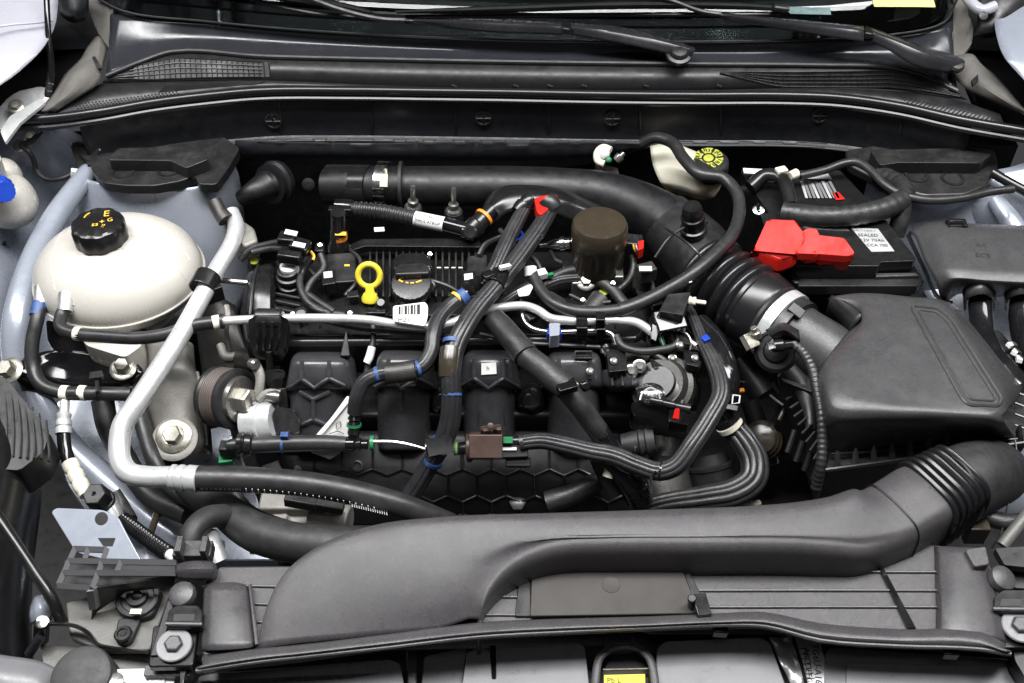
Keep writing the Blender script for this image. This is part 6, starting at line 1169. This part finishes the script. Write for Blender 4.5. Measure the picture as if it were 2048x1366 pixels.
for k in range(6): prof += [(k / 6, 140 - k), (k / 6 + 0.03, 158 - k * 2), (k / 6 + 0.07, 164 - k * 2), (k / 6 + 0.11, 158 - k * 2), (k / 6 + 0.14, 140 - k)]
M('bellows', rodS((1838, 1014, 0.6), (1918, 968, 0.6), prof + [(1, 130)], 48, sq, up=(0, 0, 1)), 'strip', t)
M('rubber_elbow', tubeS([(1900, 978, 0.4), (1945, 958, 0.2), (1975, 948, -1.4), (1992, 946, -5), (1994, 946, -10)], [150, 146, 138, 128, 112], 6, 30), 'rubbermatte', t)
# fasteners
for c, lab in (((365, 1190, 0.4), 'a'), ((2003, 1158, 0.6), 'b')):
    M('push_pin', latheS(c, (-0.15 if lab == 'a' else 0.25, -0.15, 1), [(27, -6), (27, 4), (25, 9), (18, 12), (0.5, 13)], 32), 'panelgrey', label='round grey push pin at the %s corner of the radiator cover' % ('headlight side' if lab == 'a' else 'filter box side'), cat='push pin', group='push pins')
def clipbox(x, y, s, lab):
    t = T('slotted_clip', lab, 'clip', (x, y, 0), 'slotted clips')
    M('frame', [prismS([(x - 34 * s, y - 14), (x - 18 * s, y - 26), (x + 26 * s, y - 26), (x + 36 * s, y - 12), (x + 32 * s, y + 18), (x - 38 * s, y + 18)], 1.0, 1.4, r=6)], 'satin', t, bev=2)
    M('slot', prismS([(x - 22 * s, y - 8), (x + 20 * s, y - 8), (x + 18 * s, y + 6), (x - 24 * s, y + 6)], 1.05, 0.4, r=2), 'deep', t)
    M('bar', tubeS([(x - 38 * s, y + 12, 1.2), (x + 34 * s, y + 13, 1.2)], 9, 1, 8), 'panelgrey', t)
clipbox(370, 1236, 1, 'glossy slotted clip above the big washered bolt by the headlight')
clipbox(2024, 1206, 1, 'glossy slotted clip above the big washered bolt by the filter box')
for c, lab in (((348, 1290, 0.2), 'large dark bolt with wide washer on the headlight side of the radiator cover'), ((2040, 1252, 0.4), 'large dark bolt with wide washer on the filter box side of the radiator cover')):
    t = T('panel_bolt', lab, 'bolt', c, 'washered panel bolts')
    M('recess', prismS([(c[0] - 42, c[1] - 40), (c[0] + 48, c[1] - 36), (c[0] + 38, c[1] + 42), (c[0] - 52, c[1] + 44)], -0.3, 1, r=8), 'satin', t, bev=2)
    M('washer', latheS(c, (0, -0.05, 1), [(36, -3), (36, 0), (34, 2), (18, 2.2)], 36), 'lightpanel', t)
    M('head', latheS(c, (0, -0.05, 1), [(19, 2), (19, 9), (16, 12)], 6), 'panelgrey', t, bev=0.8)

# ================================================================ front left carrier
t = T('headlight_carrier', 'black open lattice plastic bracket at the front corner', 'bracket', (240, 1150, -2))
for L in ([(150, 1098, 0.6), (116, 1172, 0.2)], [(116, 1172, 0.2), (184, 1176, 0.2)], [(214, 1098, 0.6), (184, 1178, 0.2)], [(140, 1122, 0.6), (354, 1126, 0.8)], [(130, 1146, 0.5), (352, 1147, 0.7)], [(150, 1098, 0.6), (212, 1100, 0.6)], [(176, 1100, 0.6), (168, 1121, 0.6)], [(242, 1124, 0.7), (232, 1147, 0.6)], [(184, 1178, 0.2), (190, 1215, -3)]):
    M('bar', sweep([W(p) for p in L], 5.0 * mpp(W(L[0])), 4, None, (2.4, 1.1), True, (0, 0, 1)), 'lightpanel', t)
M('web', prismS([(130, 1120), (350, 1125), (350, 1148), (190, 1176), (120, 1172)], -1.6, 0.5), 'deep', t)
M('side_wall', prismS([(186, 1176, 0), (350, 1150, 0), (345, 1170, -1), (250, 1180, -2), (192, 1220, -4), (180, 1260, -6)], depth=0.5), 'black', t, bev=1)
M('hose_saddle', [boxS((388, 1104, 0.6), (4.2, 2.0, 1.6)), boxS((362, 1100, 1.6), (0.7, 2.0, 2.6)), boxS((412, 1100, 1.6), (0.7, 2.0, 2.6))], 'panelgrey', t, bev=1)
t = T('front_corner_deck', 'bare grey metal deck with rubber bush and screw at the front corner', 'panel', (230, 1260, -5))
M('deck', prismS([(130, 1205), (190, 1190), (345, 1170), (335, 1200), (300, 1300), (200, 1300), (140, 1275)], -4.6, 1, r=8), 'greydeck', t, bev=2)
M('lower_deck', prismS([(80, 1290), (320, 1300), (310, 1345), (90, 1345)], -6.4, 1, r=5), 'greydeck', t, bev=2)
M('bush_plate', prismS([(226, 1190), (252, 1166), (305, 1164), (325, 1178), (305, 1230), (262, 1240), (232, 1220)], -3.6, 1.4, r=12), 'rubbermatte', t, bev=2)
M('bush', latheS((276, 1196, -3.4), (0, -0.1, 1), [(44, 0), (42, 6), (34, 8), (31, 3), (22, 3), (21, 12), (15, 14), (11, 13), (10, 2), (0.5, 2)], 36), 'rubbermatte', t)
M('screw_tab', prismS([(236, 1236), (282, 1236), (262, 1282), (246, 1290), (228, 1280)], -3.8, 0.8, r=8), 'rubbermatte', t, bev=1.5)
M('screw', latheS((247, 1270, -3.6), (0, 0, 1), [(18, 0), (18, 5), (15, 8), (11, 8), (10, 4), (6, 4), (5, 6), (0.5, 6)], 26), 'satin', t)
M('gold_tag', boxS((272, 1224, -2.6), (1.2, 0.6, 0.3)), 'ivory', t)
M('fence', tubeS([(100, 1248, -3), (150, 1252, -3), (175, 1265, -3.4), (195, 1288, -4), (220, 1294, -4.4), (300, 1306, -4.6)], [26, 28, 26, 22, 20, 20], 5, 8, flat=(1.0, 0.3)), 'satin', t)
M('wall_post', prismS([(335, 1200, 0), (350, 1200, 0), (320, 1310, 0), (300, 1312, 0)], depth=6), 'black', t, bev=1)
M('post', rodS((82, 1280, -6), (84, 1244, -3), [(0, 30), (0.9, 30), (1, 22)], 20), 'satin', t)
M('post_cap', latheS((85, 1244, -2.8), (0, -0.2, 1), [(13, 0), (13, 2), (8, 3)], 18), 'bright', t)
M('small_tube', rodS((58, 1308, -6), (82, 1272, -4), [(0, 20), (1, 20)], 14), 'paintdark', t)
M('corner_dome', loftS([[(60, 1212, -6), (72, 1192, -4.6), (100, 1190, -5)], [(58, 1230, -5.4), (80, 1214, -4), (106, 1212, -5)], [(62, 1250, -6.4), (80, 1240, -5), (104, 1240, -6)]], 5, 4), 'paint', t, face=True, sol=0.3)
M('bump_stop', latheS((164, 1352, -3), (0, -0.15, 1), [(62, -60), (62, 0), (58, 8), (48, 12), (0.5, 13)], 40), 'bumpstop', label='round matte black rubber bump stop', cat='bump stop')
M('bumper_edge', loftS([[(-60, 1300, -4), (20, 1312, -4), (80, 1322, -4.6), (120, 1340, -5.4)], [(-60, 1340, -3), (20, 1348, -3), (70, 1352, -3.6), (110, 1370, -5)], [(-60, 1400, -4), (20, 1410, -4), (80, 1415, -5), (120, 1430, -7)]], 5, 4), 'lightpanel', label='smooth grey bumper edge beside the bump stop', cat='bumper', face=True, sol=0.4)
t = T('latch_hardware', 'pale metal bracket with round washer at the lower frame edge', 'bracket', (310, 1355, -4))
M('plate', prismS([(220, 1338), (300, 1336), (290, 1400), (215, 1400)], -4.2, 1, r=4), 'alu', t, bev=1.5)
M('cup', [prismS([(290, 1330), (386, 1330), (378, 1352), (286, 1352)], -1.8, 1.6, r=4)], 'panelgrey', t, bev=2)
M('washer', latheS((315, 1366, -3), (0, 0, 1), [(34, 0), (34, 4), (18, 5), (16, 9), (8, 9)], 32), 'alu', t)
M('side_nut', latheS((232, 1362, -3.2), (0, 0, 1), [(16, 0), (16, 5), (9, 6)], 20), 'steel', t)
M('prong', prismS([(358, 1340), (374, 1338), (366, 1372), (360, 1372)], -1.2, 1.2), 'satin', t, bev=1)

# ================================================================ lower grille panels at the frame foot
def gp(pts, z, m, lab, cat='panel', dep=1.5, name='grille_panel', r=8, bev=3, grp='grey panels below the radiator cover'):
    return M(name, prismS(pts, z, dep, r=r), m, label=lab, cat=cat, bev=bev, group=grp)
gp([(382, 1420), (396, 1352), (420, 1346), (780, 1318), (800, 1326), (818, 1420)], -4, 'lightpanel', 'long light grey grille panel nearest the bump stop side')
gp([(400, 1362), (760, 1346), (700, 1356), (420, 1372)], -3.85, 'panelgrey', 'dark raised streak on the long light grey grille panel', 'strip', 0.3, 'panel_strip', 3, 1)
gp([(838, 1420), (848, 1312), (935, 1294), (918, 1420)], -5, 'lightpanel', 'narrow shaded grille panel between two larger light panels')
gp([(916, 1420), (934, 1306), (946, 1298), (972, 1296), (980, 1304), (984, 1358), (992, 1358), (992, 1296), (1000, 1292), (1158, 1284), (1170, 1294), (1184, 1420)], -4, 'lightpanel', 'light grey grille panel with a dark slot beside the latch loop', r=5)
M('slot_rail', prismS([(978, 1290), (992, 1290), (992, 1360), (979, 1360)], -4.6, 1.4), 'gloss', label='glossy dark slot rail in the grille panel', cat='rail', bev=1)
M('divider_strip', prismS([(812, 1302), (834, 1300), (832, 1420), (818, 1420)], -4.4, 1.4), 'panelgrey', label='grey divider strip between the first two grille panels', cat='strip', bev=1.5)
gp([(1308, 1420), (1314, 1296), (1330, 1282), (1522, 1274), (1540, 1284), (1590, 1420)], -4, 'lightpanel', 'wide light grey grille panel between latch loop and foil')
gp([(1648, 1420), (1650, 1306), (1662, 1294), (1700, 1296), (2000, 1316), (2100, 1330), (2100, 1420)], -4, 'lightpanel', 'large light grey grille panel beyond the lettered foil')
gp([(1690, 1420), (1694, 1326), (1710, 1324), (2060, 1336), (2100, 1420)], -3.7, 'lightpanel', 'raised inset plate on the large grille panel', 'panel', 0.5, 'panel_inset', 4, 1.5)
M('radiator_core', prismS([(380, 1310), (2100, 1270), (2100, 1440), (380, 1440)], -6.5, 4), 'castdark', label='dark radiator support beneath the grille panels', cat='radiator')
t = T('hood_latch', 'grey hood latch loop round a dark opening with yellow label', 'latch', (1250, 1340, -4))
L = [(1190, 1440), (1192, 1350), (1200, 1316), (1222, 1298), (1250, 1293), (1278, 1298), (1298, 1316), (1308, 1350), (1312, 1440)]
M('loop', tubeS([(x, y, -3.4) for x, y in L], 17, 6, 10, flat=(0.7, 1)), 'panelgrey', t)
M('tower', prismS([(1214, 1272), (1266, 1270), (1272, 1296), (1208, 1298)], -3.4, 1.4, r=5), 'panelgrey', t, bev=2)
M('opening', prismS([(1202, 1440), (1206, 1345), (1222, 1312), (1250, 1302), (1280, 1312), (1296, 1345), (1300, 1440)], -5, 0.6), 'deep', t)
yl = M('yellow_label', prismS([(1208, 1350), (1290, 1348), (1292, 1420), (1208, 1420)], -4.4, 0.3), 'yellow', t)
M('label_text', [textS('Pb L', W((1228, 1361, -4.35)), Vector((1, 0, 0)), Vector((0, 1, 0)), 16 * mpp(W((1228, 1361, -4.35))))], 'ink', yl)
M('latch_bar', tubeS([(1206, 1340, -3.9), (1296, 1338, -3.9)], 6, 1, 8), 'brown', t)
t = T('lettered_foil', 'crumpled silver foil with embossed lettering strip between grille panels', 'foil', (1600, 1330, -5))
random.seed(3)
rows = []
for i in range(6):
    y = 1276 + i * 26; rows.append([(1538 + i * 12 + j * 14, y + random.uniform(-3, 3), -4.6 + random.uniform(-0.5, 0.5)) for j in range(4)])
M('foil', loftS(rows, 3, 3), 'foil', t, face=True, sol=0.05)
M('edge', tubeS([(1586, 1276, -4), (1606, 1340, -4), (1622, 1420, -4)], 8, 3, 6), 'gloss', t)
ls = M('strip', prismS([(1592, 1278), (1640, 1282), (1652, 1330), (1648, 1420), (1622, 1420)], -4.2, 0.3, r=3), 'alu', t)
dwn = W((1618, 1360, -4.1)) - W((1612, 1300, -4.1)); rgt = Vector((-dwn.y, dwn.x, 0))
hpx = mpp(W((1620, 1330, -4.1)))
M('lettering', [textS('TG6U-A16C', W((1634, 1334, -4.12)), dwn, rgt, 19 * hpx), textS('ABCDEFGHI', W((1616, 1338, -4.12)), dwn, rgt, 17 * hpx)], 'ink', ls)
for k in range(9): M('grid_line', tubeS([(1598 + k * 2.6, 1298 + k * 10, -4.14), (1614 + k * 2.6, 1296 + k * 10, -4.14)], 1.6, 1, 4), 'ink', ls)
# right front corner
t = T('corner_wiring', 'dusty brown plug and taped wire beside the duct elbow', 'connector', (1980, 1040, -4))
M('plug', [rodS((1935, 1015, -2), (1980, 1038, -2), [(0, 40), (0.5, 44), (0.55, 36), (1, 34)], 16), boxS((1950, 1060, -3), (2.4, 2, 3))], 'brown', t, bev=1.5)
M('wire', tubeS([(1975, 1036, -2), (2010, 1045, -2), (2060, 1040, -2)], 34, 5, kind='tape'), 'tape', t)
M('stay_wire', tubeS([(2030, 880, 0.4), (2034, 920, 0), (2018, 1000, -1), (2000, 1070, -2), (1984, 1096, -2)], 4, 5, 6), 'satin', label='thin wire stay running down past the duct elbow', cat='wire')
M('corner_brace', [prismS([(1990, 1096), (2100, 1090), (2100, 1140), (2010, 1130)], 0.4, 1, r=4), prismS([(2010, 1120), (2100, 1116), (2100, 1180), (2030, 1176)], -1.6, 1, r=4)], 'black', label='black corner brace beside the filter box side push pin', cat='brace', bev=2)
M('corner_rod', tubeS([(2005, 1092, -1), (2030, 1060, 0), (2070, 1010, 1)], 26, 3, 12), 'greydeck', label='grey metal rod leaning into the corner brace', cat='rod')
M('corner_trim', prismS([(2012, 1180), (2100, 1180), (2100, 1440), (2030, 1320)], -1.2, 2, r=5), 'satin', label='dark corner trim beyond the radiator cover', cat='trim', bev=2)
# ================================================================ small wiring over the valve cover
t = T('engine_wiring', 'thin black wires and small plugs threaded over the valve cover', 'wiring', (900, 560, 1))
for L, wd in (([(700, 500, 3), (720, 520, 3.4), (716, 560, 3), (690, 590, 2.4)], 8), ([(960, 600, 3), (1000, 588, 3.4), (1040, 600, 3.2), (1060, 630, 2.6)], 10), ([(860, 560, 3.2), (900, 574, 3), (930, 596, 3), (940, 620, 2.6)], 9), ([(1100, 500, 4), (1112, 520, 4), (1136, 530, 3.6)], 9), ([(1000, 460, 5), (1040, 500, 5), (1070, 520, 4.6), (1090, 560, 3.6)], 11), ([(1270, 530, 3.6), (1300, 560, 3), (1310, 600, 2.4)], 10), ([(640, 640, 2), (700, 655, 1.6), (760, 662, 1.4), (840, 668, 1.4), (930, 672, 1.2)], 8), ([(960, 668, 1), (1040, 684, 0.6), (1120, 690, 0.6), (1200, 694, 0.4)], 9), ([(556, 500, 3.4), (600, 524, 3), (640, 560, 2.6)], 8), ([(1140, 590, 2.6), (1180, 606, 2.8), (1220, 604, 2.6)], 8)):
    M('wire', tubeS(L, wd, 7, 10), 'rubber', t)
for c, sz, rz, m in (((706, 592, 2.2), (1.6, 1.2, 1.0), 10, 'satin'), ((944, 622, 2.6), (1.8, 1.2, 1.0), -20, 'satin'), ((1064, 634, 2.6), (1.6, 1.4, 1.2), 30, 'satin'), ((1136, 534, 3.6), (1.6, 1.4, 1.2), 0, 'satin'), ((1312, 606, 2.4), (1.6, 1.6, 1.2), 20, 'gloss'), ((640, 500, 4), (1.2, 1.6, 1.4), 0, 'satin'), ((1000, 640, 3), (1.4, 1.0, 0.8), 30, 'gloss')):
    M('plug', boxS(c, sz, (10, 0, rz)), m, t, bev=1.5)
for c in ((640, 490, 5), (860, 508, 4.4), (1010, 498, 5.4), (1226, 566, 3.8), (1166, 600, 3), (700, 626, 1.6), (586, 628, 1.8)):
    M('glint_screw', boltS(c, 3.6, (0.1, -0.5, 1), 1.5), 'bright', t)
# ridge lines and seams moulded into the valve cover front
for k, (x0, x1) in enumerate(((590, 700), (705, 780), (1020, 1120), (1130, 1240))):
    M('front_rib', tubeS([(x0, 668, 0.2), ((x0 + x1) / 2, 670, 0.2), (x1, 669, 0.2)], 4, 3, 6), 'satin', vc)
for x in (600, 640, 1060, 1110, 1180, 1230): M('front_rib', tubeS([(x, 650, 0.4), (x + 1, 684, -1.6)], 4, 1, 6), 'satin', vc)
# clamps on the small hoses near the throttle
t = T('throttle_brackets', 'dark folded brackets with shiny screws around the throttle flange', 'bracket', (1300, 720, 0))
for pts, z in (([(1212, 700), (1250, 696), (1256, 740), (1218, 744)], 0.8), ([(1296, 712), (1336, 706), (1350, 730), (1310, 738)], 0.6), ([(1350, 650), (1376, 668), (1384, 690), (1362, 684)], 3.0), ([(1366, 700), (1398, 706), (1400, 734), (1372, 728)], 1.8)):
    M('bracket_leaf', prismS(pts, z, 1.2, r=5), 'satin', t, bev=1.5)
for c in ((1228, 722, 1.2), (1344, 716, 1.0), (1360, 690, 3.0), (1390, 716, 2.2), (1180, 742, 0.6), (1150, 770, 0)): M('screw', boltS(c, 5.0, (0.1, -0.6, 1), 1.5), 'steel', t)
M('stay', tubeS([(1355, 660, 3.4), (1374, 668, 3.4), (1382, 684, 3), (1380, 700, 2.4)], 4, 4, 6), 'steel', t)
# moulded stiffeners seen low between filter box and looms
t = T('gearbox_brackets', 'dark brackets and cable stay in the gap beside the filter box', 'bracket', (1560, 850, -8))
for k in range(5): M('stiffener', tubeS([(1590 + k * 16, 860 + k * 22, -4.5), (1575 + k * 17, 905 + k * 18, -6.5)], 14, 1, 10), 'deep', t)
M('cable_stay', tubeS([(1540, 790, -4), (1552, 800, -4.4), (1566, 810, -4.8)], 5, 2, 6), 'lightpanel', t)
M('stay_wire', tubeS([(1462, 752, -2), (1474, 760, -2.4), (1490, 765, -3)], 3, 3, 6), 'bright', t)
M('orange_seal', boxS((1478, 782, -4), (1.4, 0.6, 0.5), (0, 0, 10)), 'orange', t, bev=1)
for a, b, wd in (((1500, 800, -10), (1540, 930, -16), 40), ((1480, 720, -8), (1530, 790, -10), 60)): M('casing_limb', tubeS([a, b], wd, 1, 14), 'black', t)
# small fixings on the front panel and body
for c in ((1110, 1278, -2), (1700, 1302, -3)): pass
for x, y in ((420, 1322), (700, 1294), (1440, 1262), (1900, 1306)):
    M('lip_clip', boxS((x, y, -0.5), (1.6, 1.0, 1.2), (0, 0, -4)), 'satin', label={420: 'small dark clip under the lip near the big washered bolt', 700: 'small dark clip under the lip above the long grille panel', 1440: 'small dark clip under the lip above the wide grille panel', 1900: 'small dark clip under the lip above the large inset grille panel'}[x], cat='clip', group='clips under the cover lip', bev=1.5)
